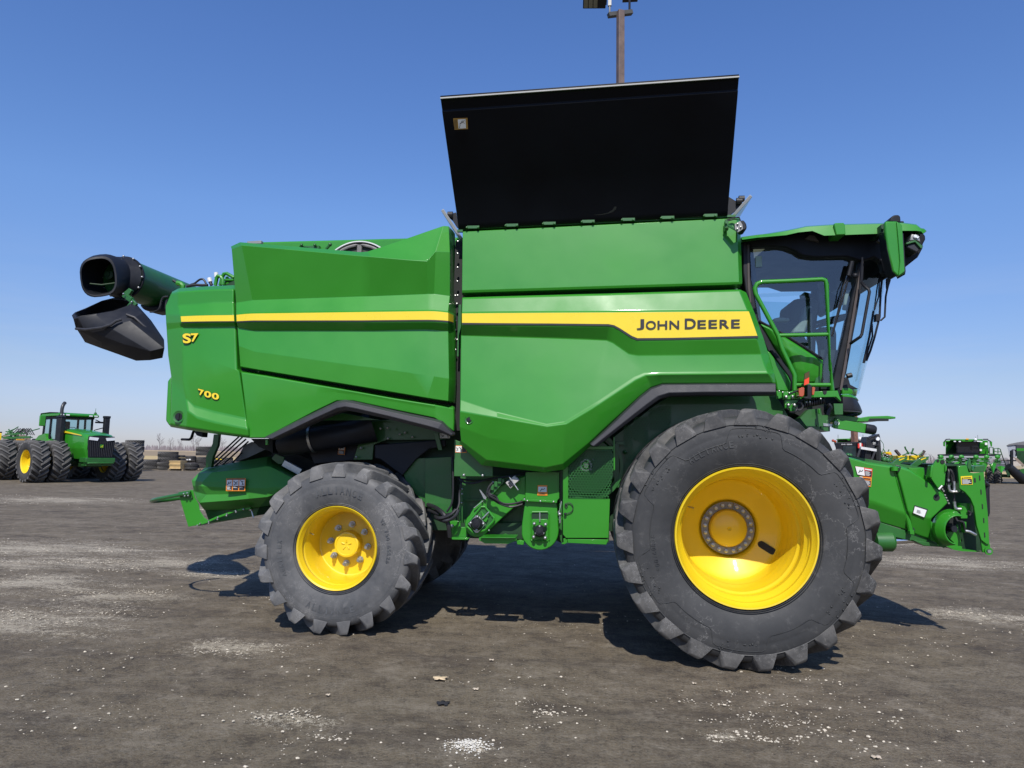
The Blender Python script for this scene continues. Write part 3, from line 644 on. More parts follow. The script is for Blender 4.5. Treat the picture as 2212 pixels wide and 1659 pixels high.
st_t = [(101, 906, 6.293), (175, 898, 6.277), (250, 894, 6.265), (1200, 881, 6.26), (1650, 875, 6.26), (1790, 873, 6.26), (1850, 874, 6.265), (1915, 879, 6.275), (1975, 887, 6.285), (2022, 908, 6.41)]
def shift(a, d): return [(x, y+dd, Y) for (x, y, Y), dd in zip(a, d)]
st_b = [(103, 962, 6.293), (175, 958, 6.277), (250, 955, 6.265), (1200, 954, 6.26), (1650, 950, 6.26), (1790, 949, 6.26), (1850, 950, 6.265), (1915, 953, 6.275), (1975, 958, 6.285), (2022, 972, 6.41)]
stripe('M', st_t, st_b, 0, 'yellow_stripe', YSTR, mpn, off=.006)
stripe('M', shift(st_b, [.5]*10), shift(st_b, [12]*10), 0, 'black_stripe', INK, mpn, off=.006)
# ---- rear side panel
N_ROWS = [
 [(187, 374, 6.60), (250, 338, 6.56), (420, 325, 6.52), (560, 316, 6.50), (748, 309, 6.50)],
 [(182, 386, 6.50), (248, 372, 6.43), (420, 359, 6.40), (560, 351, 6.39), (741, 346, 6.39)],
 [(133, 496, 6.50), (250, 492, 6.42), (420, 480, 6.40), (560, 466, 6.39), (739, 463, 6.39)],
 [(135, 570, 6.48), (270, 578, 6.34), (420, 575, 6.325), (560, 573, 6.32), (741, 571, 6.32)],
 [(139, 650, 6.48), (270, 647, 6.34), (420, 645, 6.325), (560, 643, 6.32), (752, 641, 6.32)],
 [(142, 700, 6.47), (277, 680, 6.38), (420, 676, 6.37), (560, 674, 6.365), (756, 670, 6.365)],
 [(156, 930, 6.46), (290, 930, 6.365), (420, 940, 6.35), (560, 985, 6.33), (768, 1060, 6.325)],
 [(182, 1110, 6.45), (292, 1160, 6.36), (350, 1180, 6.35), (575, 1130, 6.33), (788, 1072, 6.32)],
 [(186, 1200, 6.45), (320, 1320, 6.355), (392, 1388, 6.35), (580, 1440, 6.35), (853, 1500, 6.35)],
 [(182, 1400, 6.43), (335, 1425, 6.31), (420, 1484, 6.30), (575, 1524, 6.30), (864, 1580, 6.30)],
 [(172, 1540, 6.42), (325, 1568, 6.32), (450, 1590, 6.32), (590, 1612, 6.32), (876, 1652, 6.32)],
 [(172, 1565, 6.46), (325, 1592, 6.38), (450, 1610, 6.38), (590, 1630, 6.38), (876, 1665, 6.38)]]
rp = G_('rear_side_panel', 'N', N_ROWS, GREEN, back=.09, bevel=.014)
stripe('N', [(272, 587, 6.34), (420, 581, 6.325), (560, 578, 6.32), (742, 576, 6.32)], [(276, 635, 6.34), (420, 632, 6.325), (560, 630, 6.32), (745, 629, 6.32)], 0, 'yellow_stripe', YSTR, rp, off=.006)
stripe('N', [(276, 635.5, 6.34), (420, 632.5, 6.325), (560, 630.5, 6.32), (745, 629.5, 6.32)], [(278, 644, 6.34), (420, 641, 6.325), (560, 639, 6.32), (748, 637, 6.32)], 0, 'black_stripe', INK, rp, off=.006)
def emblem(items, parent, Y):
    bk = MB(); fr = MB()
    for ch, q in items:
        for dx, dy in ((-3, 3), (-2, 4), (1, 2), (1.5, -1.5), (-2, -1.5), (0, 0)):
            glyph(bk, ch, [p('N', x+dx*1.1, y+dy, Y) for x, y in q], .05)
        glyph(fr, ch, [p('N', x, y, Y-.003) for x, y in q], .035)
    bk.build('emblem_shadow', INK, parent, smooth=False); fr.build('emblem', YSTR, parent, smooth=False)
emblem([('S', [(286, 738), (362, 738), (362, 824), (292, 826)]), ('7', [(360, 738), (428, 736), (408, 812), (366, 814)])], rp, 6.348)
emblem([('7', [(424, 1227), (478, 1240), (462, 1290), (436, 1284)]), ('0', [(480, 1242), (545, 1256), (538, 1312), (478, 1298)]), ('0', [(548, 1260), (612, 1272), (608, 1330), (544, 1314)])], rp, 6.332)
latch(257, 1475, 'N', 6.352, .045, rp)
plate('rear_corner_panel', 'N', [(187, 1112), (153, 1162), (137, 1480), (137, 1510), (166, 1556), (190, 1556)], 6.58, GREEN, th=.25, bevel=.02)
# ---- rear lower fender panel (D grid)
G_('rear_fender_panel', 'D', [
 [(519, 799, 6.45), (573, 806, 6.44), (681, 825, 6.44), (727, 833, 6.44), (762, 840, 6.44), (851, 855, 6.44), (939, 870, 6.44), (979, 877, 6.46)],
 [(520, 804, 6.33), (573, 812, 6.32), (681, 831, 6.32), (727, 839, 6.32), (762, 845, 6.32), (851, 861, 6.32), (939, 875, 6.33), (980, 882, 6.40)],
 [(527, 860, 6.325), (573, 865, 6.315), (681, 849, 6.33), (727, 847, 6.33), (762, 851, 6.33), (851, 867, 6.33), (939, 882, 6.34), (981, 896, 6.40)],
 [(532, 905, 6.345), (568, 912, 6.335), (681, 872, 6.335), (727, 857, 6.335), (762, 858, 6.335), (851, 877, 6.335), (939, 893, 6.345), (981, 912, 6.40)],
 [(537, 946, 6.34), (572, 946, 6.34), (681, 888, 6.34), (727, 866, 6.34), (762, 866, 6.34), (851, 885, 6.34), (939, 903, 6.35), (980, 932, 6.40)]], GREEN, back=.07, bevel=.01)
G_('rear_fender_trim', 'D', [
 [(571, 944, 6.34), (683, 888, 6.34), (727, 867, 6.34), (745, 863, 6.34), (764, 866, 6.34), (851, 886, 6.34), (937, 904, 6.34), (955, 909, 6.34), (977, 932, 6.36)],
 [(574, 946, 6.25), (684, 892, 6.25), (728, 871, 6.25), (745, 868, 6.25), (764, 871, 6.25), (851, 891, 6.25), (937, 909, 6.25), (954, 914, 6.25), (978, 938, 6.28)],
 [(586, 948, 6.24), (684, 901, 6.24), (728, 881, 6.24), (745, 878, 6.24), (764, 881, 6.24), (842, 899, 6.24), (925, 920, 6.24), (946, 926, 6.24), (975, 940, 6.28)],
 [(590, 950, 6.27), (684, 908, 6.27), (730, 889, 6.27), (745, 886, 6.27), (764, 889, 6.27), (838, 905, 6.27), (920, 926, 6.27), (942, 932, 6.27), (972, 942, 6.29)]], TRIM, back=.12, bevel=.008)
# ---- grain tank side
G_('grain_tank_side', 'J', [
 [(238, 1064, 6.50), (700, 1042, 6.50), (1120, 1021, 6.50), (1880, 984, 6.50), (1960, 981, 6.50), (1985, 985, 6.54)],
 [(238, 1070, 6.44), (700, 1048, 6.44), (1120, 1027, 6.44), (1880, 990, 6.44), (1970, 986, 6.44), (1992, 992, 6.50)],
 [(234, 1440, 6.39), (700, 1426, 6.39), (1120, 1413, 6.39), (1890, 1390, 6.39), (1985, 1387, 6.39), (2005, 1387, 6.46)],
 [(233, 1456, 6.40), (700, 1442, 6.40), (1120, 1429, 6.40), (1890, 1406, 6.40), (1985, 1402, 6.40), (2004, 1400, 6.46)],
 [(233, 1466, 6.48), (700, 1452, 6.48), (1120, 1439, 6.48), (1890, 1416, 6.48), (1980, 1412, 6.48), (2000, 1410, 6.50)]], GREEN, back=.10, bevel=.012)
m_ = MB()                                                    # walls of the tank behind that sheet
a = p('J', 236, 1080, 6.60); b_ = p('J', 1985, 1000, 6.60); zt = b_.z
for q in ((a.x, 6.7, a.x+.03, 9.0), (b_.x-.03, 6.7, b_.x, 9.0)):
    m_.box(((q[0]+q[2])/2, 7.85, zt-.62), (.03, 2.3, 1.2))
m_.box(((a.x+b_.x)/2, 9.0, zt-.62), (b_.x-a.x, .03, 1.2)); m_.build('grain_tank_wall', GREEND, CB)
# ---- raised cover
def bil(q, a, b_): return (q[0]*(1-a)+q[1]*a)*(1-b_)+(q[3]*(1-a)+q[2]*a)*b_
TL, TR, BR, BL = p('J', 97, 236, 5.70), p('J', 1986, 101, 5.70), p('J', 1911, 966, 6.45), p('J', 213, 1050, 6.45)
cq = [TL, TR, BR, BL]; nrm = (TR-TL).cross(BL-TL).normalized()
if nrm.y > 0: nrm = -nrm
rows = []
for b1, off in ((0, .0), (.006, -.012), (.075, -.012), (.085, .0), (.30, .004), (.6, .006), (.93, .002), (.95, .012), (1.0, .012)):
    rows.append([bil(cq, a_/8, b1)+nrm*off for a_ in range(9)])
m_ = MB(); m_.grid(rows); cv = m_.build('tank_cover', COVER, CB, solid=-.035, bevel=.004)
m_ = MB(); uu = (TR-TL).normalized()
m_.box((TL+TR)/2+V((0, .015, .012)), ((TR-TL).length, .05, .012), M((uu, V((0, 1, 0)), uu.cross(V((0, 1, 0))))).transposed()); m_.build('cover_edge_strip', mat('cover_edge', (.34, .34, .32), .6), cv)
m_ = MB(); cdq = [p('J', 178, 352, 5.70), p('J', 269, 349, 5.70), p('J', 272, 420, 5.70), p('J', 187, 424, 5.70)]
def on_cover(x, y):                                          # point on the cover's inner face below photo pixel
    d = ray(*d2('J', x, y)); n_ = nrm; o_ = TL+n_*.010; tt = (o_-CAM).dot(n_)/d.dot(n_); return CAM+d*tt
def decal(name, cr, pts, fn, mt, parent, off=0.0):
    m_ = MB(); m_.add([fn(x, y)+nrm*off for x, y in pts], [tuple(range(len(pts)))]); return m_.build(name, mt, parent, smooth=False)
dd = decal('warning_decal', 'J', [(178, 352), (269, 349), (272, 420), (187, 424)], on_cover, mat('ochre_decal', (.35, .20, .04), .5), cv, .004)
decal('decal_panel', 'J', [(208, 358), (257, 356), (260, 414), (213, 416)], on_cover, WHITE, cv, .008)
m_ = MB()
for x0, y0, x1, y1, wv in ((222, 398, 218, 412, 3), (222, 398, 222, 385, 2.5), (222, 385, 240, 374, 4), (240, 374, 252, 362, 2), (240, 374, 252, 384, 2), (238, 376, 230, 370, 2), (230, 370, 244, 366, 2), (187, 358, 190, 418, 2), (193, 358, 196, 418, 2), (199, 358, 202, 418, 2)):
    dx, dy = x1-x0, y1-y0; L_ = math.hypot(dx, dy); nx_, ny_ = -dy/L_*wv/2, dx/L_*wv/2
    m_.add([on_cover(x, y)+nrm*.011 for x, y in ((x0+nx_, y0+ny_), (x1+nx_, y1+ny_), (x1-nx_, y1-ny_), (x0-nx_, y0-ny_))], [(0, 1, 2, 3)])
m_.build('pictogram', INK, cv, smooth=False)
m_ = MB()                                                    # streak of grazing sun painted as a grey patch near the hinge
sc_ = [(1060, 962), (1110, 958), (1155, 948), (1185, 930), (1198, 908), (1211, 910), (1206, 928), (1185, 945), (1150, 956), (1110, 963)]
m_.add([on_cover(x, y)+nrm*.004 for x, y in sc_], [(0, 1, 2, 9), (9, 2, 3, 8), (8, 3, 4, 7), (7, 4, 5, 6)][:0]+[tuple(range(10))]); m_.build('sun_streak', mat('grey_sun_streak', (.035, .034, .032), .8, var=.5, vs=60), cv)
fq = [V((q_.x, 2*YC-q_.y, q_.z)) for q_ in cq]
m_ = MB(); m_.prism(fq, (0, .03, -.02)); m_.build('tank_cover', COVER, CB, bevel=.004)
plate('bay_light_block', 'D', [(575, 930), (985, 930), (985, 1120), (640, 1120)], 7.9, DARK)  # added dark sheet, closes the light gap between the ducts
# hinges along the tank rim
for x in (305, 550, 787, 1032, 1286, 1534, 1805):
    yb = 1064-(x-213)*.0495-8; m_ = MB()
    m_.box(p('J', x, yb-10, 6.43), (.115, .02, .026)); 
    for dx in (-42, 30): m_.ball(p('J', x+dx, yb-8, 6.415), .011, 8)
    m_.build('cover_hinge', GREEND, CB)
m_ = MB(); m_.bar(p('J', 213, 1056, 6.48), p('J', 1960, 973, 6.48), .05, .02); m_.bar(p('J', 205, 1066, 6.44), p('J', 240, 1066, 6.44), .03, .02); m_.build('tank_rim', GREEND, CB)
# end covers, seen nearly edge-on, and the rubber corner pieces
COVG = mat('cover_outer_face', (.36, .38, .40), .35, coat=.4)
for name, bt, tp in (('end_cover', (222, 1120), (100, 935)), ('end_cover', (1925, 980), (2054, 834))):
    A_, B_ = p('J', bt[0], bt[1], 6.62), p('J', tp[0], tp[1], 6.50); m_ = MB()
    m_.prism([A_, B_, B_+V((0, 2.6, 0)), A_+V((0, 2.3, 0))], (A_-B_).cross(V((0, 1, 0))).normalized()*.03); m_.build(name, COVG, CB, bevel=.004)
for q in ([(214, 1050), (196, 946), (170, 955), (150, 962), (150, 978), (175, 1000), (200, 1040)], [(1911, 966), (1917, 846), (1960, 872), (1998, 888), (1998, 905), (1960, 940), (1925, 968)]):
    o = plate('cover_corner_flap', 'J', q, 6.60, BLK, th=.02)
m_ = MB()
for q in ((1985, 876), (2000, 862), (160, 962)): m_.cyl(p('J', q[0], q[1], 6.58), .03, .05, ax='X')
m_.build('cover_spring', HOSE, CB)
# work light on the tank corner
m_ = MB(); m_.prism(pl('G', [(0, 200), (20, 195), (35, 215), (35, 290), (0, 300)], 6.36), (0, .05, 0)); m_.bar(p('G', 30, 250, 6.34), p('G', 120, 300, 6.30), .05, .02)
for q in ((10, 232), (10, 275)): m_.ball(p('G', q[0], q[1], 6.35), .012, 8)
lb_ = m_.build('light_bracket', GREEND, CB, bevel=.003)
m_ = MB(); m_.prism(pl('G', [(150, 200), (185, 195), (210, 230), (218, 270), (205, 295), (165, 300), (140, 260)], 6.28), (0, .14, 0)); wl = m_.build('work_light', BLK, CB, bevel=.012)
m_ = MB(); m_.prism(pl('G', [(95, 235), (150, 205), (172, 240), (178, 285), (125, 320), (98, 290)], 6.27), (0, .02, 0)); m_.build('light_backplate', GREY, wl, bevel=.003)
m_ = MB()
for q in ((125, 235), (155, 265), (122, 285)): m_.ball(p('G', q[0], q[1], 6.262), .010, 8)
m_.build('bolts', STEEL, wl)
m_ = MB(); m_.tube(pl('G', [(0, 200, 6.40), (80, 178, 6.40), (140, 172, 6.38), (150, 200, 6.34)]), .006, 6); m_.tube(pl('G', [(0, 212, 6.40), (90, 190, 6.40), (135, 195, 6.36)]), .005, 6); m_.build('light_cable', HOSE, CB)
# ---- roofline behind: engine deck, rotary screen, exhaust box
m_ = MB(); q = [p('M', 60, 600, 7.35), p('M', 78, 640, 7.35)]
m_.prism(pl('M', [(180, 700), (195, 264), (320, 258), (1000, 240), (1700, 222), (2060, 215), (2060, 900), (180, 900)], 7.35), (0, 2.0, 0)); m_.build('engine_deck', GREEN, CB, bevel=.02)
plate('exhaust_box', 'M', [(195, 254), (320, 247), (321, 275), (195, 275)], 7.30, GREY, th=.2)
c_ = p('M', 1187, 600, 7.33); rs = (p('M', 1187, 258, 7.33)-c_).length
m_ = MB(); m_.lathe([(-.02, rs), (-.05, rs-.006), (-.05, rs-.018), (-.01, rs-.02)], c_, 72); o = m_.build('screen_ring', mat('white_ring', (.65, .66, .65), .4), CB)
m_ = MB(); m_.lathe([(-.01, rs-.02), (-.01, .01)], c_, 72); m_.build('rotary_screen', mat('screen_mesh', (.05, .05, .045), .7, var=.3, vs=120, bmp=.5, bs=200), o)
m_ = MB()
for s_ in (-1, 1):
    a0 = PI/2-s_*.03; pts = []
    for k in range(9): a_ = a0-s_*.62*k/8; pts.append(c_+V((math.cos(a_)*(rs-.05), -.03, math.sin(a_)*(rs-.05))))
    for k in range(9): a_ = a0-s_*.62+s_*.62*k/8; pts.append(c_+V((math.cos(a_)*(rs-.35), -.03, math.sin(a_)*(rs-.35))))
    m_.tube(pts, .018, 8, closed=True)
m_.build('screen_frame', mat('screen_frame', (.20, .19, .18), .7, var=.3, vs=30), o)
m_ = MB(); m_.prism(pl('M', [(650, 296), (832, 292), (832, 318), (800, 320)], 7.30), (0, .1, 0)); m_.rod(p('M', 893, 325, 7.2), p('M', 930, 285, 7.2), .016); m_.ball(p('M', 930, 284, 7.2), .022, 8)
for q in (677, 795): m_.ball(p('M', q, 288, 7.28), .018, 8)
m_.build('deck_fittings', GREEND, CB)
# vertical gap between the panels: dark post with bolts and bracket
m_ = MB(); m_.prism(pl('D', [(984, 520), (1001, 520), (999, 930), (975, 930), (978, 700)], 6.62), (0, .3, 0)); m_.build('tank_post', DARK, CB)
plate('gap_flange', 'M', [(2066, 815), (2090, 815), (2090, 1010), (2070, 1080), (2068, 1275), (2050, 1275)], 6.50, GREEND)
m_ = MB()
for x, y in ((2060, 256), (2058, 365), (2058, 488), (2056, 611), (2038, 737), (2058, 735), (2052, 808), (2038, 958), (2038, 1040), (2036, 1115), (2055, 1126), (2040, 1215)): m_.ball(p('M', x, y, 6.54), .0125, 8)
m_.build('panel_bolts', STEEL, CB)
# ---- dark innards
m_ = MB()
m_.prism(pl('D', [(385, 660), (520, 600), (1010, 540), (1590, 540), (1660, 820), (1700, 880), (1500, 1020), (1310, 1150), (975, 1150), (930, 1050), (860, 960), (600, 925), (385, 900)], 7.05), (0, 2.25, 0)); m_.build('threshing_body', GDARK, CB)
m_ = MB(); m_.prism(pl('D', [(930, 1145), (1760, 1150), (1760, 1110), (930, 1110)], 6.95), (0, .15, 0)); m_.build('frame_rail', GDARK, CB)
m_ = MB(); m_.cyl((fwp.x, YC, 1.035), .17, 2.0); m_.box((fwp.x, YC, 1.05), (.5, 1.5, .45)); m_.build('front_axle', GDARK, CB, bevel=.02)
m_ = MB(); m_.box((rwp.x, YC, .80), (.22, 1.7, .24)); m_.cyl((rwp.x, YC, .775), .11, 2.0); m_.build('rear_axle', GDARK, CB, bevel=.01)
m_ = MB(); m_.prism(pl('D', [(975, 1130), (1316, 1130), (1316, 1172), (1210, 1172), (1200, 1166), (975, 1162)], 6.72), (0, .05, 0)); m_.build('belly_light_block', GDARK, CB)  # added strip, stops sun slipping through onto the shadowed ground
# rear wheel bay pieces (C grid)
m_ = MB(); m_.tube(pl('C', [(985, 330, 6.9), (1060, 318, 6.85), (1200, 290, 6.8), (1400, 262, 6.8), (1520, 235, 6.85), (1640, 195, 6.9)]), [.11, .12, .125, .125, .13, .16], 16); dk = m_.build('air_duct', BLK, CB)
m_ = MB(); c_ = p('C', 1200, 288, 6.8); m_.lathe([(-.012, .128), (-.012, .133), (.012, .133), (.012, .128)], c_, 28, 'X', R=M.Rotation(rad(-12), 3, 'Y')); m_.build('duct_clamp', STEEL, dk)
plate('black_shield', 'C', [(1170, 372), (1500, 255), (1590, 160), (1600, 330), (1510, 440), (1210, 470)], 6.98, BLK)
plate('black_shield', 'C', [(1655, 330), (2180, 290), (2180, 345), (2060, 360), (1960, 440), (1860, 560), (1700, 440), (1655, 430)], 6.86, BLK, bevel=.01)
plate('side_sheet', 'C', [(1960, 430), (2190, 420), (2211, 830), (2150, 835), (2060, 790), (1900, 640), (1870, 545)], 6.90, GREEND)
plate('inner_bracket', 'C', [(1560, 250), (1590, 160), (1900, 130), (1900, 170), (2180, 248), (2180, 292), (1740, 295), (1650, 330), (1640, 440), (1500, 440)], 6.95, GREEND)
plate('brace', 'C', [(2090, 240), (2125, 240), (2155, 370), (2125, 370)], 6.8, GREEND)
plate('arch_liner', 'C', [(1230, 150), (1420, 95), (1700, 148)], 6.7, GREEND)
m_ = MB()
for q in ((1570, 185), (1638, 208), (1700, 210), (1752, 205), (1842, 252), (1755, 283), (1935, 272), (1555, 355), (1520, 420), (1625, 215), (1880, 240)): m_.ball(p('C', q[0], q[1], 6.78 if q[1] < 240 else 6.9), .013, 8)
m_.build('bay_bolts', STEEL, CB)
# decal in the wheel bay
def flat_decal(crop, quad, Y, parent, scheme, name='warning_decal'):
    """small safety label: border colour, then picture panes and a dark text block"""
    q = pl(crop, quad, Y); m_ = MB(); m_.prism(q, (0, .004, 0)); o = m_.build(name, scheme['border'], parent, smooth=False)
    for nm, mt, lst, k in scheme['layers']:
        m_ = MB()
        for poly in lst: m_.add([bil(q, a_, b1)+V((0, -.002*k, 0)) for a_, b1 in poly], [tuple(range(len(poly)))])
        m_.build(nm, mt, o, smooth=False)
    return o
def rect(a, b_, c, d): return [(a, b_), (c, b_), (c, d), (a, d)]
def lines(x0, x1, y0, y1, n):
    r_ = []; rr = random.Random(int(x0*99+n))
    for k in range(n):
        y = y0+(y1-y0)*(k+.25)/n; r_.append(rect(x0, y, x0+(x1-x0)*(rr.uniform(.55, 1)), y+(y1-y0)*.45/n))
    return r_
def figure(x, y, s_, v=0):          # little pictogram of limbs and tool
    segs = [[(0, 1, .3, .55), (.3, .55, .75, .5), (.75, .5, .95, .15), (.3, .55, .45, .2)], [(0, .1, .6, .6), (.1, .95, .5, .7), (.5, .7, .95, .75), (.55, .45, .95, .25)], [(.1, 0, .5, .3), (.5, .3, .75, .6), (.75, .6, .55, 1), (.5, .3, .9, .2), (.75, .6, .95, .95)]][v % 3]
    out = []
    for a_, b1, c, d in segs:
        L_ = math.hypot(c-a_, d-b1); nx_, ny_ = -(d-b1)/L_*.07, (c-a_)/L_*.07
        out.append([(x+(u_)*s_[0], y+(v_)*s_[1]) for u_, v_ in ((a_+nx_, b1+ny_), (c+nx_, d+ny_), (c-nx_, d-ny_), (a_-nx_, b1-ny_))])
    return out
three = dict(border=ORANGE, layers=[
  ('picture_pane', WHITE, [rect(.04, .13, .31, .60), rect(.36, .13, .64, .60), rect(.69, .13, .96, .60)], 1), ('text_block', INK, [rect(.04, .62, .31, .94), rect(.36, .62, .64, .94), rect(.69, .62, .96, .94), rect(.04, .03, .96, .10)], 1),
  ('pictogram', INK, figure(.06, .2, (.22, .36), 0)+figure(.39, .17, (.22, .38), 1)+figure(.72, .16, (.2, .4), 2), 2), ('fine_print', WHITE, lines(.06, .29, .66, .90, 4)+lines(.39, .6, .66, .76, 2)+lines(.71, .92, .66, .76, 2), 2)])
one = dict(border=ORANGE, layers=[('picture_pane', WHITE, [rect(.07, .15, .93, .66)], 1), ('pictogram', INK, figure(.25, .22, (.5, .38), 0), 2), ('fine_print', INK, lines(.08, .9, .74, .92, 3), 2)])
tall = dict(border=ORANGE, layers=[('picture_pane', WHITE, [rect(.06, .08, .94, .60)], 1), ('text_block', INK, [rect(.06, .64, .94, .96)], 1), ('pictogram', INK, figure(.2, .14, (.6, .42), 1), 2), ('fine_print', WHITE, lines(.1, .9, .67, .92, 4), 2)])
flat_decal('C', [(1392, 312), (1443, 315), (1434, 405), (1385, 400)], 6.95, CB, tall)
flat_decal('C', [(2136, 246), (2211, 250), (2211, 282), (2138, 282)], 6.82, CB, dict(border=WHITE, layers=[('pictogram', INK, figure(.1, .15, (.35, .7), 1)+figure(.6, .15, (.3, .7), 2), 2)]))
# ---- chopper / spreader at the rear (Q grid)
ch = G_('straw_chopper', 'Q', [
 [(1000, 384, 7.3), (1100, 372, 7.3), (1280, 335, 7.3), (1560, 285, 7.3), (1800, 240, 7.3), (1850, 250, 7.3), (2300, 470, 7.3)],
 [(925, 455, 6.86), (1100, 440, 6.70), (1300, 420, 6.68), (1565, 396, 6.66), (1785, 362, 6.66), (1850, 372, 6.66), (2300, 600, 6.66)],
 [(842, 540, 6.88), (980, 560, 6.68), (1300, 560, 6.65), (1560, 560, 6.64), (1790, 560, 6.64), (1900, 560, 6.64), (2300, 630, 6.64)],
 [(855, 610, 6.88), (962, 615, 6.68), (1300, 640, 6.64), (1560, 640, 6.63), (1790, 640, 6.63), (1900, 620, 6.63), (2300, 655, 6.63)],
 [(870, 680, 6.88), (1030, 722, 6.71), (1300, 715, 6.67), (1560, 708, 6.64), (1790, 700, 6.63), (1900, 660, 6.63), (2300, 665, 6.63)],
 [(905, 780, 6.86), (942, 826, 6.70), (1300, 800, 6.66), (1560, 776, 6.64), (1810, 752, 6.64), (1950, 690, 6.64), (2300, 680, 6.65)],
 [(985, 890, 7.1), (1002, 918, 6.92), (1300, 912, 6.90), (1560, 893, 6.90), (1700, 880, 6.90), (1850, 820, 6.90), (2300, 760, 6.90)]], GPLAS, back=1.3, bevel=.012, ang=12, bang=9)
flat_decal('Q', [(1279, 516), (1525, 514), (1518, 676), (1276, 676)], 6.605, ch, three)
plate('tailboard', 'Q', [(675, 692), (858, 660), (880, 760), (925, 835), (945, 930), (1000, 1010), (1062, 1062), (915, 1108), (800, 1130), (700, 800)], 6.78, GREEN, th=.012)
m_ = MB(); m_.prism(pl('Q', [(1005, 915), (1400, 905), (1700, 880), (1660, 990), (1440, 1028), (1060, 1082), (918, 1122), (1060, 1062)], 6.98), (0, 1.1, 0)); m_.build('spreader_pan', GREEND, CB, bevel=.006)
m_ = MB(); fl = [(918, 1108), (1060, 1060), (1175, 1008), (1290, 968), (1400, 925), (1500, 905), (1600, 893)]
for a_, b1 in zip(fl, fl[1:]): m_.bar(p('Q', a_[0], a_[1], 6.80), p('Q', b1[0], b1[1], 6.80), .05, .02)
o = m_.build('pan_flange', GREEN, CB, bevel=.002)
m_ = MB()
for q in fl[:6]+[(1405, 940), (1170, 1032), (1285, 985), (1060, 1082), (950, 1088)]: m_.ball(p('Q', q[0], q[1]+3, 6.765), .011, 8)
m_.build('bolts', STEEL, o)
m_ = MB(); m_.tube(pl('Q', [(825, 708, 6.74), (740, 715, 6.74), (560, 748, 6.78), (420, 775, 6.85), (350, 792, 6.95), (334, 802, 7.05), (345, 810, 7.2), (420, 806, 7.35), (560, 790, 7.5), (700, 770, 7.6), (760, 765, 7.65)]), .019, 10)
hb_ = m_.build('guard_loop', GREEND, CB)
plate('loop_bracket', 'Q', [(672, 695), (820, 672), (850, 765), (830, 775), (690, 750)], 6.76, GREEND)
m_ = MB()
for q in ((745, 712), (790, 702), (758, 740), (800, 735), (1500, 908), (1778, 830), (1145, 850)): m_.ball(p('Q', q[0], q[1], 6.73 if q[1] < 800 else 6.9), .012, 8)
m_.build('bracket_bolts', STEEL, hb_)
m_ = MB(); m_.rod(p('Q', 1590, 895, 6.85), p('Q', 1625, 1012, 6.85), .010); m_.cyl(p('Q', 1590, 912, 6.85), .02, .02, 'Z'); m_.tube(pl('Q', [(1145, 850, 6.88), (1175, 865, 6.86), (1215, 890, 6.87), (1195, 880, 6.85), (1160, 868, 6.86)]), .004, 5); m_.build('adjuster_rod', STEEL, CB)
plate('hood_strut', 'Q', [(1120, -40), (1187, -40), (1172, 100), (1108, 250), (1090, 378), (1018, 378), (1022, 240), (1105, 80)], 7.15, GREEND, th=.05)
for a_, b1 in (((1105, 350), (1490, -10)), ((1130, 370), (1530, 20)), ((1230, 350), (1560, 50)), ((1100, 300), (1440, -10)), ((1360, 320), (1480, 190))):
    m_ = MB(); m_.rod(p('Q', *a_, 7.3), p('Q', *b1, 7.3), .009, 6); m_.build('chaff_tine', BLK, CB)
plate('chaff_shield', 'Q', [(1395, 305), (1440, 220), (1505, 100), (1600, 55), (1800, 140), (1600, 235), (1450, 295)], 7.35, mat('grey_shield', (.22, .225, .23), .6), th=.6)
m_ = MB(); m_.tube(pl('C', [(232, 290, 6.8), (290, 292, 6.8), (305, 280, 6.8), (318, 240, 6.8), (325, 225, 6.8)]), [.02, .022, .02, .02, .02], 8, flat=.6); m_.prism(pl('C', [(318, 228), (390, 238), (385, 275), (345, 262)], 6.8), (0, .1, 0)); m_.build('release_handle', BLK, CB, bevel=.004)
m_ = MB(); m_.bar(p('Q', 2010, 320, 6.85), p('Q', 2230, 440, 6.85), .05, .07); m_.build('gas_strut', STEEL, CB, bevel=.004)
plate('strut_bracket', 'Q', [(1850, 270), (1900, 205), (2010, 250), (2000, 330), (1940, 340)], 6.9, GREEND)
plate('strut_bracket', 'C', [(850, 292), (868, 290), (868, 330), (850, 330)], 6.4, GREEN)
plate('rear_gap_filler', 'C', [(742, 285), (905, 285), (905, 390), (800, 345)], 6.95, DARK, th=.5)  # added dark filler, hides the bright gap behind the rear panel
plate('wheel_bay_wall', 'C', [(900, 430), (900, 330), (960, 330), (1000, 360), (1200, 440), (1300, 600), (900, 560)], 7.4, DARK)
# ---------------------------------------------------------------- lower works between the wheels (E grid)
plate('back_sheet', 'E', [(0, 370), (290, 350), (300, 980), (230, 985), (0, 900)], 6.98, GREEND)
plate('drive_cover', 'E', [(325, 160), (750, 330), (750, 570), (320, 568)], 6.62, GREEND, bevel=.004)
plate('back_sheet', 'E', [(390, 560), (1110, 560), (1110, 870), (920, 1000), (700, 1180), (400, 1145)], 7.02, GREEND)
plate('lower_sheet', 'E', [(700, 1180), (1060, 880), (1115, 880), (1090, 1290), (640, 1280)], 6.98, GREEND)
m_ = MB()
for a_, b1 in (((405, 828), (640, 828)), ((760, 1155), (1010, 1155)), ((1055, 900), (990, 1260)), ((945, 1000), (935, 1150))): m_.bar(p('E', *a_, 6.98), p('E', *b1, 6.98), .03, .014)
m_.bar(p('E', 400, 660, 6.9), p('E', 400, 1140, 6.9), .03, .02); m_.build('sheet_ribs', GREEND, CB)
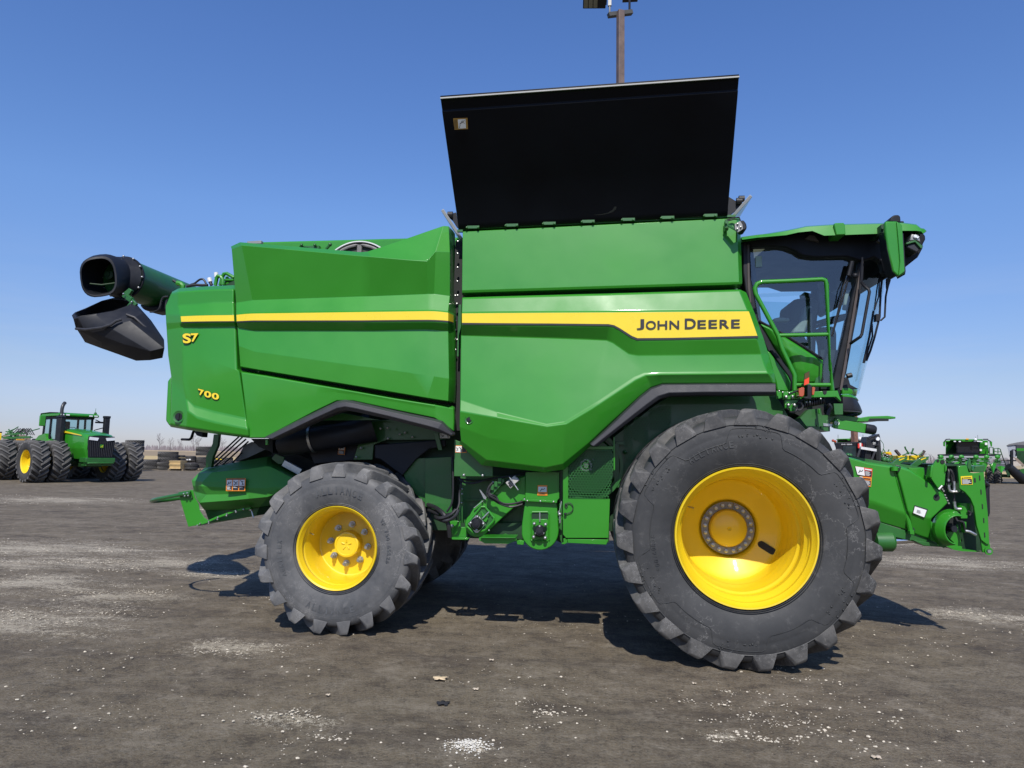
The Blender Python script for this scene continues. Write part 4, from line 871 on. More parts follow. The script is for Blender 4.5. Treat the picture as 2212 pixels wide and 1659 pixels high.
flat_decal('E', [(333, 226), (458, 228), (458, 308), (333, 304)], 6.615, CB, dict(border=ORANGE, layers=[('picture_pane', WHITE, [rect(.06, .08, .60, .93)], 1), ('text_block', INK, [rect(.64, .1, .96, .9)], 1), ('pictogram', INK, figure(.1, .2, (.2, .6), 1)+figure(.35, .2, (.22, .65), 2), 2)]))
# tailings elevator boot (slanted)
def boot(name, outline, Y, parent=CB, th=.16):
    m_ = MB(); m_.prism(pl('E', outline, Y), (0, th, 0)); return m_.build(name, GREEN, parent, bevel=.008, seg=2)
def arc(cx, cy, r, a0, a1, n=12): return [(cx+r*math.cos(rad(a0+(a1-a0)*k/n)), cy-r*math.sin(rad(a0+(a1-a0)*k/n))) for k in range(n+1)]
b1_ = boot('tailings_elevator_boot', [(540, 915), (660, 800), (760, 700), (1110, 560), (1115, 800), (900, 985), (705, 1165)]+arc(578, 1105, 137, -20, -232, 14)[1:], 6.72)
b1_.data.materials[0] = GREEN
def bearing(cx, cy, ang, Y, parent, plate_mat, s_=1.0, sq=True):
    c = p('E', cx, cy, Y); R_ = M.Rotation(rad(ang), 3, 'Y'); sc = .00088*s_
    m_ = MB()
    if sq:
        a_ = 82*sc; pts = [(-a_, 0), (-12*sc, a_*.95), (12*sc, a_*.95), (a_, 0), (12*sc, -a_*.95), (-12*sc, -a_*.95)]
        m_.prism([c+V((q[0], -.012, q[1])) for q in pts], (0, .01, 0)); m_.build('bearing_plate', plate_mat, parent, bevel=.003)
    m_ = MB(); m_.lathe([(.0, 60*sc), (-.02, 58*sc), (-.03, 50*sc), (-.045, 42*sc), (-.055, 36*sc), (-.056, 22*sc), (-.064, 20*sc), (-.065, .001)], c, 28); m_.build('bearing_cap', BLK, parent)
    return c
def frame(pts, Y, w_, parent, name='boot_frame', mt=GREEN, d_=.03):
    m_ = MB(); q = pl('E', pts, Y)
    for i in range(len(q)): m_.bar(q[i], q[(i+1) % len(q)], w_, d_) if False else m_.tube([q[i], q[(i+1) % len(q)]], w_*.5, 6)
    return m_.build(name, mt, parent)
m_ = MB(); m_.prism(pl('E', [(620, 905), (665, 905), (765, 1030), (755, 1065), (665, 1160), (560, 1200), (470, 1110), (480, 1080)], 6.70), (0, .02, 0)); m_.build('boot_cover', GREEND, b1_, bevel=.006)
frame([(620, 905), (665, 905), (765, 1030), (755, 1065), (665, 1160), (545, 1200), (462, 1120), (475, 1085)], 6.69, .02, b1_)
bearing(575, 1095, 0, 6.68, b1_, STEEL, 1.15)
m_ = MB()
for q in ((580, 1013), (506, 1082), (646, 1090), (572, 1160)): m_.ball(p('E', q[0], q[1], 6.655), .015, 8)
m_.rod(p('E', 635, 1035, 6.66), p('E', 710, 960, 6.66), .007); m_.prism(pl('E', [(600, 715), (612, 718), (680, 800), (672, 825), (650, 815)], 6.68), (0, .01, 0)); m_.prism(pl('E', [(537, 915), (632, 840), (636, 846), (545, 920)], 6.68), (0, .012, 0))
for q in ((635, 845), (755, 632), (840, 655), (846, 598), (810, 685), (705, 965), (708, 1165)): m_.ball(p('E', q[0], q[1], 6.70), .010, 8)
m_.build('boot_hardware', STEEL, b1_)
m_ = MB(); m_.prism(pl('E', [(620, 950), (680, 1015), (700, 1030), (675, 1075), (640, 1062), (655, 1035), (630, 1005)], 6.675), (0, .01, 0)); m_.build('boot_bracket', GREEN, b1_, bevel=.002)
# sensor and valve block above it
m_ = MB(); m_.prism(pl('E', [(670, 740), (835, 585), (875, 600), (880, 625), (745, 775), (690, 765)], 6.66), (0, .04, 0))
for k in range(3): m_.box(p('E', 745+k*40, 690-k*36, 6.65), (.03, .03, .05))
m_.build('valve_block', GREEND, CB, bevel=.003)
m_ = MB(); m_.prism(pl('E', [(890, 640), (925, 605), (985, 665), (945, 705)], 6.62), (0, .06, 0)); m_.prism(pl('E', [(930, 605), (990, 560), (1042, 610), (990, 655)], 6.60), (0, .08, 0)); sn = m_.build('sensor_box', mat('sensor_grey', (.40, .39, .36), .6), CB, bevel=.004)
m_ = MB(); m_.prism(pl('E', [(915, 640), (935, 625), (950, 645), (930, 660)], 6.617), (0, .003, 0)); m_.prism(pl('E', [(925, 668), (948, 645), (970, 668), (945, 690)], 6.617), (0, .003, 0)); m_.build('sensor_label', INK, sn)
m_ = MB(); m_.rod(p('E', 932, 575, 6.59), p('E', 1030, 720, 6.59), .006); m_.build('sensor_bracket', STEEL, sn)
hs = [[(380, 600, 6.75), (450, 640, 6.72), (560, 640, 6.72), (700, 600, 6.72), (880, 575, 6.7), (1010, 560, 6.7), (1110, 525, 6.75)],
      [(375, 590, 6.8), (400, 640, 6.75), (380, 760, 6.75), (375, 880, 6.72), (330, 960, 6.68), (230, 990, 6.7)],
      [(300, 350, 6.75), (310, 600, 6.72), (300, 850, 6.72), (240, 960, 6.72)],
      [(745, 640, 6.64), (700, 700, 6.62), (690, 780, 6.62), (760, 830, 6.62), (850, 880, 6.64), (960, 905, 6.64), (1080, 875, 6.68)],
      [(720, 700, 6.64), (710, 770, 6.6), (770, 815, 6.6), (870, 870, 6.62), (980, 870, 6.64), (1080, 845, 6.68)],
      [(690, 740, 6.62), (735, 770, 6.6), (790, 800, 6.62), (830, 870, 6.62), (940, 905, 6.64)],
      [(390, 600, 6.85), (560, 615, 6.85), (720, 610, 6.85)]]
for h_ in hs:
    m_ = MB(); q = pl('E', h_); sm_ = []
    for i in range(len(q)-1):
        p0 = q[max(i-1, 0)]; p3 = q[min(i+2, len(q)-1)]
        for k in range(5):
            u = k/5; sm_.append(.5*((2*q[i])+(q[i+1]-p0)*u+(2*p0-5*q[i]+4*q[i+1]-p3)*u*u+(3*q[i]-3*q[i+1]+p3-p0)*u**3))
    sm_.append(q[-1]); m_.tube(sm_, .010, 7); m_.build('hose', HOSE, CB)
def hose(crop, pts, r, name='hose', mt=HOSE, parent=CB):
    m_ = MB(); q = pl(crop, pts); sm_ = []
    for i in range(len(q)-1):
        p0 = q[max(i-1, 0)]; p3 = q[min(i+2, len(q)-1)]
        for k in range(5):
            u = k/5; sm_.append(.5*((2*q[i])+(q[i+1]-p0)*u+(2*p0-5*q[i]+4*q[i+1]-p3)*u*u+(3*q[i]-3*q[i+1]+p3-p0)*u**3))
    sm_.append(q[-1]); m_.tube(sm_, r, 8); return m_.build(name, mt, parent)
hose('E', [(30, 880, 7.0), (110, 910, 6.8), (190, 970, 6.7), (235, 1040, 6.68), (262, 1120, 6.68), (275, 1240, 6.7)], .021)
hose('E', [(340, 935, 6.66), (290, 985, 6.64), (220, 1020, 6.64), (150, 1030, 6.66), (115, 1010, 6.8)], .016)
hose('E', [(370, 940, 6.66), (340, 1000, 6.64), (280, 1045, 6.64), (200, 1060, 6.66), (150, 1040, 6.8)], .016)
hose('E', [(40, 940, 6.9), (100, 965, 6.8), (160, 990, 6.75)], .014)
# lower frame pieces
plate('frame_foot', 'E', [(262, 1070), (300, 1060), (390, 1060), (390, 1130), (445, 1130), (470, 1200), (470, 1260), (262, 1250)], 6.82, GREEN, th=.04)
plate('frame_foot', 'E', [(290, 1245), (485, 1250), (470, 1272), (300, 1268)], 6.70, GREEN, th=.1)
m_ = MB(); m_.prism(pl('E', [(597, 1245), (1000, 1245), (1013, 1268), (1010, 1280), (925, 1313), (660, 1310), (597, 1275)], 6.55), (0, .03, 0)); m_.prism(pl('E', [(610, 1242), (1000, 1245), (1000, 1250), (610, 1250)], 6.50), (0, .25, 0)); m_.build('step_tread', GREEN, CB, bevel=.004)
m_ = MB(); m_.rod(p('E', 820, 1248, 6.6), p('E', 905, 1215, 6.9), .018); m_.build('step_arm', GREEN, CB)
plate('hitch_link', 'E', [(1013, 1282), (1050, 1272), (1095, 1285), (1090, 1328), (1018, 1322)], 6.62, GREEN, th=.05, bevel=.004)
m_ = MB(); m_.ball(p('E', 298, 1118, 6.78), .022, 8); m_.ball(p('E', 430, 555, 6.61), .016, 8); m_.ball(p('E', 638, 558, 6.61), .016, 8)
for q in ((412, 708), (410, 762), (406, 860), (375, 1136)): m_.ball(p('E', q[0], q[1], 6.88), .010, 8)
m_.build('frame_bolts', STEEL, CB)
# clean grain elevator boot (upright)
up_ = plate('elevator_housing', 'E', [(1113, 520), (1485, 520), (1485, 810), (1460, 840), (1108, 835)], 6.70, GREEN, th=.22)
flat_decal('E', [(1247, 665), (1352, 667), (1354, 780), (1243, 778)], 6.693, up_, one)
b2_ = boot('grain_elevator_boot', [(1108, 838), (1455, 848), (1478, 1165)]+arc(1272, 1180, 204, -8, -172, 18)+[(1072, 1100)], 6.66, th=.26)
m_ = MB(); m_.bar(p('E', 1078, 826, 6.64), p('E', 1462, 848, 6.64), .05, .02)
m_.build('boot_flange', GREEN, b2_, bevel=.002)
m_ = MB()
for q in ((1100, 822), (1132, 838), (1276, 842), (1422, 848)): m_.ball(p('E', q[0], q[1], 6.62), .011, 8)
for q in ((1208, 1092), (1334, 1100), (1202, 1238), (1330, 1248)): m_.ball(p('E', q[0], q[1], 6.60), .018, 8)
for q in ((1268, 1120), (1225, 1196), (1310, 1196)): m_.ball(p('E', q[0], q[1], 6.585), .012, 8)
m_.rod(p('E', 1270, 965, 6.63), p('E', 1270, 1070, 6.63), .007); m_.prism(pl('E', [(1505, 838), (1514, 850), (1492, 945), (1478, 975), (1468, 965), (1488, 935)], 6.64), (0, .012, 0)); m_.ball(p('E', 1490, 985, 6.64), .02, 8); m_.rod(p('E', 1492, 990, 6.64), p('E', 1495, 1085, 6.64), .008)
m_.build('boot_hardware', STEEL, b2_)
m_ = MB(); m_.prism(pl('E', [(1185, 965), (1358, 965), (1370, 985), (1368, 1035), (1350, 1050), (1190, 1045), (1172, 1020), (1172, 985)], 6.655), (0, .004, 0)); m_.build('boot_window', GDARK, b2_)
frame([(1185, 962), (1358, 962), (1374, 985), (1372, 1270), (1340, 1285), (1200, 1285), (1170, 1270), (1170, 985)], 6.65, .016, b2_)
m_ = MB(); m_.prism(pl('E', [(1190, 1040), (1350, 1040), (1365, 1060), (1362, 1270), (1335, 1280), (1275, 1262), (1215, 1280), (1182, 1265), (1180, 1060)], 6.64), (0, .015, 0)); m_.build('bearing_carrier', GREEN, b2_, bevel=.005)
bearing(1270, 1172, 0, 6.62, b2_, GREEN, 1.05, sq=False)
plate('boot_latch', 'E', [(1468, 1018), (1520, 1018), (1520, 1050), (1470, 1055)], 6.66, GREEN)
for x in (1168, 1368):
    m_ = MB(); m_.bar(p('E', x, 960, 6.655), p('E', x-2, 1345, 6.655), .008, .012); m_.build('boot_rib', GREEN, b2_)
# perforated shields and lower door
pm = MB(); pm.prism(pl('E', [(1490, 500), (1560, 440), (1900, 160), (2092, 130), (2100, 500), (2030, 820), (2030, 1250), (1560, 1250), (1525, 1210), (1525, 500)], 6.68), (0, .004, 0))
q = MB(); q.prism(pl('E', [(1585, 270), (2085, 270), (2085, 480), (2030, 815), (1585, 812)], 6.60), (0, .003, 0)); q.build('perforated_guard', PERF, CB, smooth=False)
fr_ = [[(1525, 480), (1585, 480), (1585, 815), (1525, 815)], [(1525, 812), (2045, 818), (2030, 1250), (1560, 1250), (1525, 1210)], [(2082, 130), (2100, 130), (2103, 500), (2085, 500)], [(1585, 235), (2085, 235), (2085, 272), (1585, 272)], [(1585, 272), (1585, 480), (1525, 480), (1490, 500), (1500, 400), (1560, 280)]]
m_ = MB()
for f_ in fr_: m_.prism(pl('E', f_, 6.605), (0, .02, 0))
m_.build('guard_door', GREEN, CB, bevel=.003)
c_ = p('E', 1780, 445, 6.64); m_ = MB(); m_.lathe([(0, .055), (-.01, .055), (-.01, .04), (0, .04)], c_, 30); m_.lathe([(0, .025), (-.012, .022), (-.012, .001)], c_, 20)
for q in ((1858, 385), (1726, 527), (1835, 495), (1612, 592), (1655, 562), (1762, 450)): m_.ball(p('E', q[0], q[1], 6.70), .011, 8)
m_.build('pulley_hub', mat('pulley_steel', (.3, .3, .28), .4, metal=.7), CB)
c_ = p('E', 1800, 450, 6.85); m_ = MB(); m_.lathe([(0, .30), (0, .33), (.06, .33), (.06, .28), (.03, .26), (.03, .05)], c_, 48); m_.build('drive_pulley', GREEND, CB)
hose('E', [(1548, 870, 6.60), (1575, 890, 6.59), (1560, 910, 6.59), (1550, 880, 6.59), (1600, 862, 6.59), (1636, 900, 6.59), (1625, 955, 6.59), (1560, 985, 6.59)], .004)
m_ = MB(); m_.ball(p('E', 1552, 985, 6.58), .014, 8); m_.build('plug', BLK, CB)
m_ = MB(); m_.prism(pl('E', [(1575, 1262), (2030, 1268), (2005, 1325), (1580, 1305)], 6.60), (0, .05, 0)); m_.prism(pl('E', [(1530, 1255), (1555, 1252), (1575, 1265), (1575, 1305), (1540, 1320), (1510, 1318), (1512, 1305), (1532, 1300)], 6.62), (0, .03, 0)); m_.build('bottom_rail', GREEN, CB, bevel=.003)
plate('side_wall', 'E', [(1485, 500), (1525, 500), (1525, 1330), (1480, 1240)], 6.80, GREEND)
# wheel-arch inner wall with perforated steps (R grid)
plate('wheel_arch_wall', 'R', [(1040, 940), (1300, 740), (1400, 680), (2060, 680), (2130, 800), (2212, 1000), (2000, 1264), (1040, 1264)], 6.82, GREEND)
for q in ([(1260, 765), (1400, 735), (1400, 900), (1260, 900)], [(1160, 820), (1255, 815), (1255, 1000), (1160, 960)], [(1100, 870), (1155, 870), (1155, 1010), (1095, 1010)], [(1105, 1020), (1155, 1020), (1155, 1090), (1105, 1090)]):
    m_ = MB(); m_.prism(pl('R', q, 6.78), (0, .003, 0)); m_.build('perforated_guard', PERF, CB, smooth=False)
m_ = MB(); m_.bar(p('R', 1050, 990, 6.75), p('R', 1055, 1264, 6.75), .05, .04); m_.bar(p('R', 1045, 985, 6.75), p('R', 1100, 985, 6.75), .03, .03); m_.ball(p('R', 1105, 1040, 6.76), .02, 8); m_.build('arch_post', GREEND, CB, bevel=.003)
# ---------------------------------------------------------------- cab (G and H grids)
YN, YF = 6.80, 8.86            # near and far sides of the cab
cab = part_empty('cab', CB, (3.0, YC, 1.9)); cab['wbase'] = (3.0, YC, 1.9)
def cabpart(name, mb, mt, **k): return mb.build(name, mt, cab, **k)
# roof
top = [(165, 372), (330, 345), (600, 300), (720, 275), (800, 258), (1060, 241), (1540, 229), (1740, 223), (1880, 240), (1925, 275), (1945, 310)]
bot = [(170, 390), (330, 368), (600, 345), (720, 318), (860, 304), (975, 350), (1540, 330), (1750, 302), (1880, 302), (1930, 308), (1948, 330)]
Yr = 6.60
m_ = MB()
rows = [[p('G', x, y, Yr+.16)+V((0, 2.2, 0)) for x, y in top], [p('G', x, y-2, Yr+.10) for x, y in top], [p('G', x, y+6, Yr) for x, y in top], [p('G', x, y, Yr-.02) for x, y in bot], [p('G', x, y+4, Yr+.03) for x, y in bot]]
m_.grid(rows); cabpart('roof', m_, GREEN, solid=-.03, bevel=.012, bang=12)
m_ = MB(); m_.prism(pl('G', [(1072, 232), (1088, 224), (1168, 222), (1180, 238), (1188, 340), (1092, 344)], Yr-.035), (0, .3, 0)); cabpart('roof_band', m_, GREEN, bevel=.008)
# black underside of the roof with the visor nose
und = [(172, 392), (600, 348), (860, 306), (975, 352), (1540, 332), (1750, 304), (1900, 304), (1945, 320), (1972, 350), (1974, 385), (1950, 430), (1948, 470), (1900, 560), (1780, 655), (1622, 748), (1560, 700), (1540, 610), (1470, 560), (1350, 600), (1200, 556), (880, 562), (760, 545), (690, 500), (600, 465), (480, 452), (245, 460), (240, 434), (172, 430)]
m_ = MB(); m_.prism(pl('G', und, Yr+.16), (0, .10, 0)); cabpart('roof_underside', m_, BLK2, bevel=.02)
m_ = MB(); m_.prism(pl('G', [(172, 392), (600, 348), (860, 320), (1540, 335), (1540, 352), (860, 352), (600, 375), (172, 420)], Yr+.25), (0, 2.1, 0)); cabpart('ceiling', m_, BLK2)
m_ = MB(); m_.prism(pl('G', [(1545, 335), (1750, 304), (1900, 304), (1945, 320), (1972, 350), (1974, 385), (1950, 430), (1948, 470), (1900, 560), (1780, 655), (1622, 748), (1570, 700)], Yr+.25), (0, 2.05, 0)); cabpart('front_visor', m_, BLK2, bevel=.02)
m_ = MB(); m_.prism(pl('G', [(1500, 400), (1550, 350), (1580, 350), (1585, 400), (1545, 425)], Yr+.02), (0, .04, 0)); m_.prism(pl('G', [(790, 380), (830, 345), (880, 350), (925, 410)], Yr+.13), (0, .03, 0)); cabpart('underside_panel', m_, mat('grey_brown_plastic', (.07, .06, .06), .7))
m_ = MB(); m_.prism(pl('G', [(1780, 420), (1870, 392), (1950, 455), (1930, 480), (1870, 412), (1785, 436)], Yr+.0), (0, .3, 0)); cabpart('lamp_hood', m_, GREEND, bevel=.003)
m_ = MB(); m_.prism(pl('G', [(1835, 332), (1905, 342), (1920, 390), (1925, 415), (1880, 395), (1818, 400)], Yr+.0), (0, .1, 0)); wl2 = cabpart('work_light', m_, mat('lamp_bezel', (.30, .30, .29), .4, metal=.4), bevel=.008)
m_ = MB(); m_.lathe([(-.01, .018), (-.016, .012), (-.016, .001)], p('G', 1868, 362, Yr), 16); m_.bar(p('G', 1885, 375, Yr-.01), p('G', 1905, 360, Yr-.01), .01, .01); m_.build('lamp_lens', WHITEPL, wl2)
m_ = MB(); m_.prism(pl('G', [(1785, 440), (1870, 415), (1935, 470), (1890, 520), (1790, 470)], Yr+.02), (0, .25, 0)); cabpart('lower_lamp', m_, INK, bevel=.012)
m_ = MB(); m_.prism(pl('G', [(1615, 210), (1635, 165), (1665, 146), (1705, 144), (1726, 160), (1732, 222)], 6.78), (0, .3, 0)); m_.prism(pl('G', [(1730, 203), (1762, 205), (1765, 225), (1730, 225)], 6.78), (0, .1, 0)); cabpart('gps_receiver', m_, BLK, bevel=.03)
# mirror
m_ = MB(); m_.prism(pl('G', [(1574, 212), (1590, 207), (1690, 207), (1745, 240), (1750, 320), (1768, 690), (1776, 720), (1700, 750), (1650, 700), (1600, 480), (1580, 330)], 6.36), (0, .05, 0))
mir = cabpart('mirror_arm_cover', m_, GREEN, bevel=.012)
m_ = MB(); m_.prism(pl('G', [(1690, 212), (1742, 245), (1768, 700), (1708, 745), (1722, 600), (1706, 400)], 6.345), (0, .03, 0)); m_.build('mirror_front', GREEN, mir, bevel=.004)
m_ = MB(); m_.prism(pl('G', [(1735, 322), (1756, 328), (1778, 700), (1772, 735), (1755, 700)], 6.36), (0, .16, 0)); m_.prism(pl('G', [(1575, 300), (1588, 340), (1650, 690), (1695, 745), (1676, 742), (1640, 700), (1590, 480)], 6.37), (0, .14, 0)); m_.build('mirror_housing', BLK, mir, bevel=.01)
m_ = MB(); m_.prism(pl('G', [(1535, 240), (1572, 228), (1580, 320), (1530, 325)], 6.5), (0, .25, 0)); m_.ball(p('G', 1548, 285, 6.49), .014, 8); cabpart('mirror_bracket', m_, GDARK, bevel=.01)
# pillars
m_ = MB(); m_.prism(pl('G', [(172, 390), (248, 436), (245, 700), (258, 780), (330, 1180), (480, 1450), (655, 1700), (690, 1760), (600, 1760), (420, 1480), (330, 1290), (200, 880), (178, 700)], YN-.04), (0, .16, 0)); cabpart('rear_pillar', m_, BLK, bevel=.01)
m_ = MB(); m_.prism(pl('G', [(218, 440), (240, 440), (245, 780), (262, 1010), (245, 1010), (222, 860)], YN-.045), (0, .02, 0)); cabpart('door_seal', m_, mat('seal_brown', (.05, .04, .035), .5), bevel=.003)
m_ = MB(); m_.prism(pl('H', [(290, 0), (355, 0), (610, 330), (640, 370), (640, 600), (604, 600), (604, 470), (560, 380)], YN-.10), (0, .06, 0)); cabpart('corner_hose_channel', m_, BLK, bevel=.02)
m_ = MB(); m_.prism([p('G', 1325, 570, YN), p('G', 1372, 570, YN), p('G', 1362, 760, YN), p('G', 1305, 1100, YN), p('G', 1262, 1330, YN), p('G', 1195, 1700, YN), p('H', 1345, 560, YN), p('H', 1200, 580, YN), p('G', 1090, 1659, YN), p('G', 1170, 1330, YN), p('G', 1240, 1000, YN), p('G', 1310, 700, YN)], (0, .10, 0)); cabpart('front_pillar', m_, BLK, bevel=.008)
m_ = MB(); m_.bar(p('G', 1355, 560, YN-.02), p('H', 1335, 590, YN-.02), .02, .02); cabpart('pillar_trim', m_, mat('trim_brown', (.075, .06, .055), .45))
# side glass
sg = [p('G', 245, 458, YN+.03), p('G', 560, 452, YN+.03), p('G', 760, 545, YN+.03), p('G', 1210, 560, YN+.03), p('G', 1335, 600, YN+.03), p('G', 1300, 1000, YN+.03), p('G', 1190, 1600, YN+.03), p('H', 1250, 560, YN+.03), p('H', 1080, 490, YN+.03), p('H', 1080, 130, YN+.03), p('G', 960, 1560, YN+.03), p('G', 335, 1190, YN+.03), p('G', 258, 780, YN+.03)]
def pane(name, pts, mt):
    m_ = MB(); m_.add(pts, [tuple(range(len(pts)))]); return m_.build(name, mt, cab, smooth=False)
pane('side_window', sg, GLASS)
dx = V((0, YF-YN-.06, 0)); pane('far_window', [q+dx for q in sg], GLASS)
m_ = MB(); m_.prism([p('G', 880, 560, YF), p('G', 960, 560, YF), p('G', 945, 900, YF), p('G', 900, 1200, YF), p('G', 880, 1659, YF), p('G', 800, 1659, YF), p('G', 850, 1000, YF)], (0, .06, 0)); cabpart('far_pillar', m_, BLK)
# shaded upper band on the far side, shade in its colour; rear wall
m_ = MB(); m_.prism(pl('G', [(245, 450), (1100, 450), (1080, 700), (990, 770), (900, 890), (560, 895), (420, 850), (320, 800), (250, 780)], YF-.1), (0, .05, 0)); cabpart('shaded_far_band', m_, mat('shaded_far_band', (.10, .12, .15), .8), bevel=.01)
a_, b1 = p('G', 245, 450, YN), p('G', 330, 1190, YN)
m_ = MB(); m_.prism([a_+V((.02, .1, 0)), b1+V((.02, .1, 0)), b1+V((.02, .45, 0)), a_+V((.02, .45, 0))], (.03, 0, 0)); cabpart('rear_wall', m_, BLK)
# curved windscreen: loft from the near pillar round to the far side
W_ = []
for yv, (xp, xb) in zip((.02, .12, .30, .60, 1.03, 1.46, 1.76, 1.94, 2.04), [(0, 0), (.16, .20), (.27, .34), (.36, .46), (.40, .52), (.36, .46), (.27, .34), (.16, .20), (0, 0)]):
    A0 = p('G', 1360, 570, YN); B0 = p('H', 1345, 560, YN)
    W_.append([A0+V((xp*1.25, yv, 0)), A0.lerp(B0, .5)+V(((xp+xb)*.52, yv, 0)), B0+V((xb*.80, yv, 0))])
m_ = MB(); m_.grid([[r_[i] for r_ in W_] for i in range(3)]); cabpart('windscreen', m_, GLASSF, ang=80)
m_ = MB(); m_.prism([p('H', 1420, 395, YN), p('H', 1450, 410, YN), p('H', 1480, 510, YN), p('H', 1600, 575, YN), p('H', 1340, 575, YN), p('H', 1340, 480, YN)], (0, .03, 0)); cabpart('pillar_foot', m_, BLK, bevel=.004)
# inside
m_ = MB(); m_.prism(pl('G', [(470, 1290), (760, 1290), (870, 1480), (860, 1659), (560, 1659)], 7.5), (0, .7, 0)); cabpart('seat_base', m_, SEAT, bevel=.03)
m_ = MB(); m_.prism(pl('G', [(470, 1180), (760, 1190), (800, 1240), (780, 1300), (500, 1310), (455, 1250)], 7.45), (0, .6, 0)); cabpart('seat_cushion', m_, SEAT, bevel=.05)
m_ = MB(); m_.prism(pl('G', [(655, 990), (720, 960), (930, 975), (920, 1080), (830, 1300), (640, 1240)], 7.6), (0, .5, 0)); cabpart('seat_backrest', m_, SEAT, bevel=.05)
m_ = MB(); m_.prism(pl('G', [(475, 1165), (540, 1150), (640, 1158), (640, 1190), (480, 1192)], 7.25), (0, .12, 0)); cabpart('armrest', m_, BEIGE, bevel=.02)
m_ = MB(); m_.prism(pl('G', [(790, 1040), (862, 1032), (856, 1100), (790, 1310), (660, 1310), (690, 1260), (760, 1180)], 7.2), (0, .12, 0)); cabpart('side_console', m_, BEIGE, bevel=.02)
m_ = MB(); m_.prism(pl('G', [(835, 1060), (858, 1060), (860, 1659), (800, 1659)], 7.15), (0, .06, 0)); cabpart('display_post', m_, BLK, bevel=.005)
m_ = MB(); m_.prism(pl('G', [(985, 770), (1070, 700), (1100, 760), (1100, 880), (1060, 895)], 7.6), (0, .3, 0)); m_.prism(pl('G', [(1030, 900), (1140, 965), (1120, 1015), (1020, 980)], 7.3), (0, .2, 0)); m_.prism(pl('G', [(780, 900), (860, 920), (880, 960), (790, 960)], 7.9), (0, .2, 0)); cabpart('monitor', m_, BLK, bevel=.01)
m_ = MB(); cc_ = p('G', 1015, 1195, 7.7); R_ = M.Rotation(rad(-14), 3, 'Y'); m_.tube([cc_+R_ @ V((math.cos(k*PI/12)*.235, math.sin(k*PI/12)*.235, 0)) for k in range(24)], .018, 8, closed=True)
for k in range(3): m_.rod(cc_, cc_+R_ @ V((math.cos(k*2.09)*.23, math.sin(k*2.09)*.23, 0)), .012)
cabpart('steering_wheel', m_, BLK)
m_ = MB(); m_.prism(pl('G', [(920, 1250), (1080, 1240), (1100, 1310), (1100, 1460), (1130, 1659), (980, 1659), (960, 1400)], 7.6), (0, .2, 0)); cabpart('steering_column', m_, SEAT, bevel=.02)
m_ = MB(); m_.prism(pl('G', [(1185, 885), (1250, 880), (1215, 1085), (1160, 1075)], 7.0), (0, .04, 0)); cabpart('pillar_display', m_, BEIGE, bevel=.01)
pane('window_sticker', pl('G', [(300, 552), (360, 550), (366, 655), (300, 660)], YN+.02), mat('pale_sticker', (.30, .42, .36), .6))
m_ = MB(); m_.tube(pl('G', [(1350, 565, 6.74), (1345, 800, 6.72), (1345, 815, 6.70)]), .008, 6); m_.tube(pl('G', [(1345, 812, 6.72), (1365, 840, 6.66), (1412, 880, 6.62), (1420, 905, 6.62), (1345, 1320, 6.62), (1330, 1345, 6.62), (1270, 1385, 6.66), (1235, 1410, 6.72)]), .014, 8); cabpart('grab_handle', m_, BLK)
m_ = MB(); m_.tube(pl('G', [(1250, 610, 6.78), (1215, 760, 6.77), (1150, 1000, 6.76), (1050, 1340, 6.76)]), .009, 6); m_.rod(p('G', 1250, 605, 6.74), p('G', 1215, 745, 6.74), .02); m_.tube(pl('G', [(1262, 640, 6.77), (1160, 850, 6.76), (1140, 960, 6.76), (1050, 1340, 6.76)]), .006, 6); m_.ball(p('G', 1278, 745, 6.76), .028, 10); cabpart('side_wiper', m_, BLK)
m_ = MB(); m_.tube(pl('G', [(1560, 700, 7.0), (1545, 760, 7.0), (1530, 900, 7.0), (1520, 1150, 7.0), (1470, 1350, 7.0), (1430, 1480, 7.0), (1390, 1580, 7.0)]), .010, 6); m_.tube(pl('G', [(1590, 700, 7.0), (1610, 800, 7.0), (1580, 950, 7.0), (1570, 1150, 7.0), (1530, 1185, 7.0)]), .009, 6)
m_.prism(pl('G', [(1592, 770), (1632, 785), (1612, 850), (1600, 900), (1592, 850)], 6.98), (0, .03, 0)); m_.prism(pl('G', [(1488, 1120), (1525, 1120), (1525, 1185), (1485, 1190)], 6.98), (0, .06, 0)); m_.tube(pl('G', [(1520, 700, 6.98), (1490, 900, 6.98), (1468, 1080, 6.98)]), .006, 6); m_.tube(pl('G', [(1520, 760, 6.98), (1510, 950, 6.98), (1468, 1085, 6.98)]), .006, 6)
m_.tube(pl('G', [(1445, 1220, 6.98), (1450, 1340, 6.98), (1400, 1500, 6.98), (1368, 1600, 6.98)]), .008, 6); m_.tube(pl('G', [(1460, 1090, 6.96), (1420, 1340, 6.96), (1362, 1602, 6.96)]), .010, 6); cabpart('front_wiper', m_, BLK)
m_ = MB(); m_.prism(pl('G', [(1540, 620), (1620, 690), (1600, 750), (1550, 745)], 6.95), (0, .12, 0)); m_.ball(p('G', 1500, 580, 6.9), .02, 8); cabpart('wiper_motor', m_, BLK, bevel=.01)
m_ = MB(); m_.rod(p('H', 1430, 385, 6.7), p('H', 1500, 368, 6.7), .022); cabpart('washer_knob', m_, BLK)
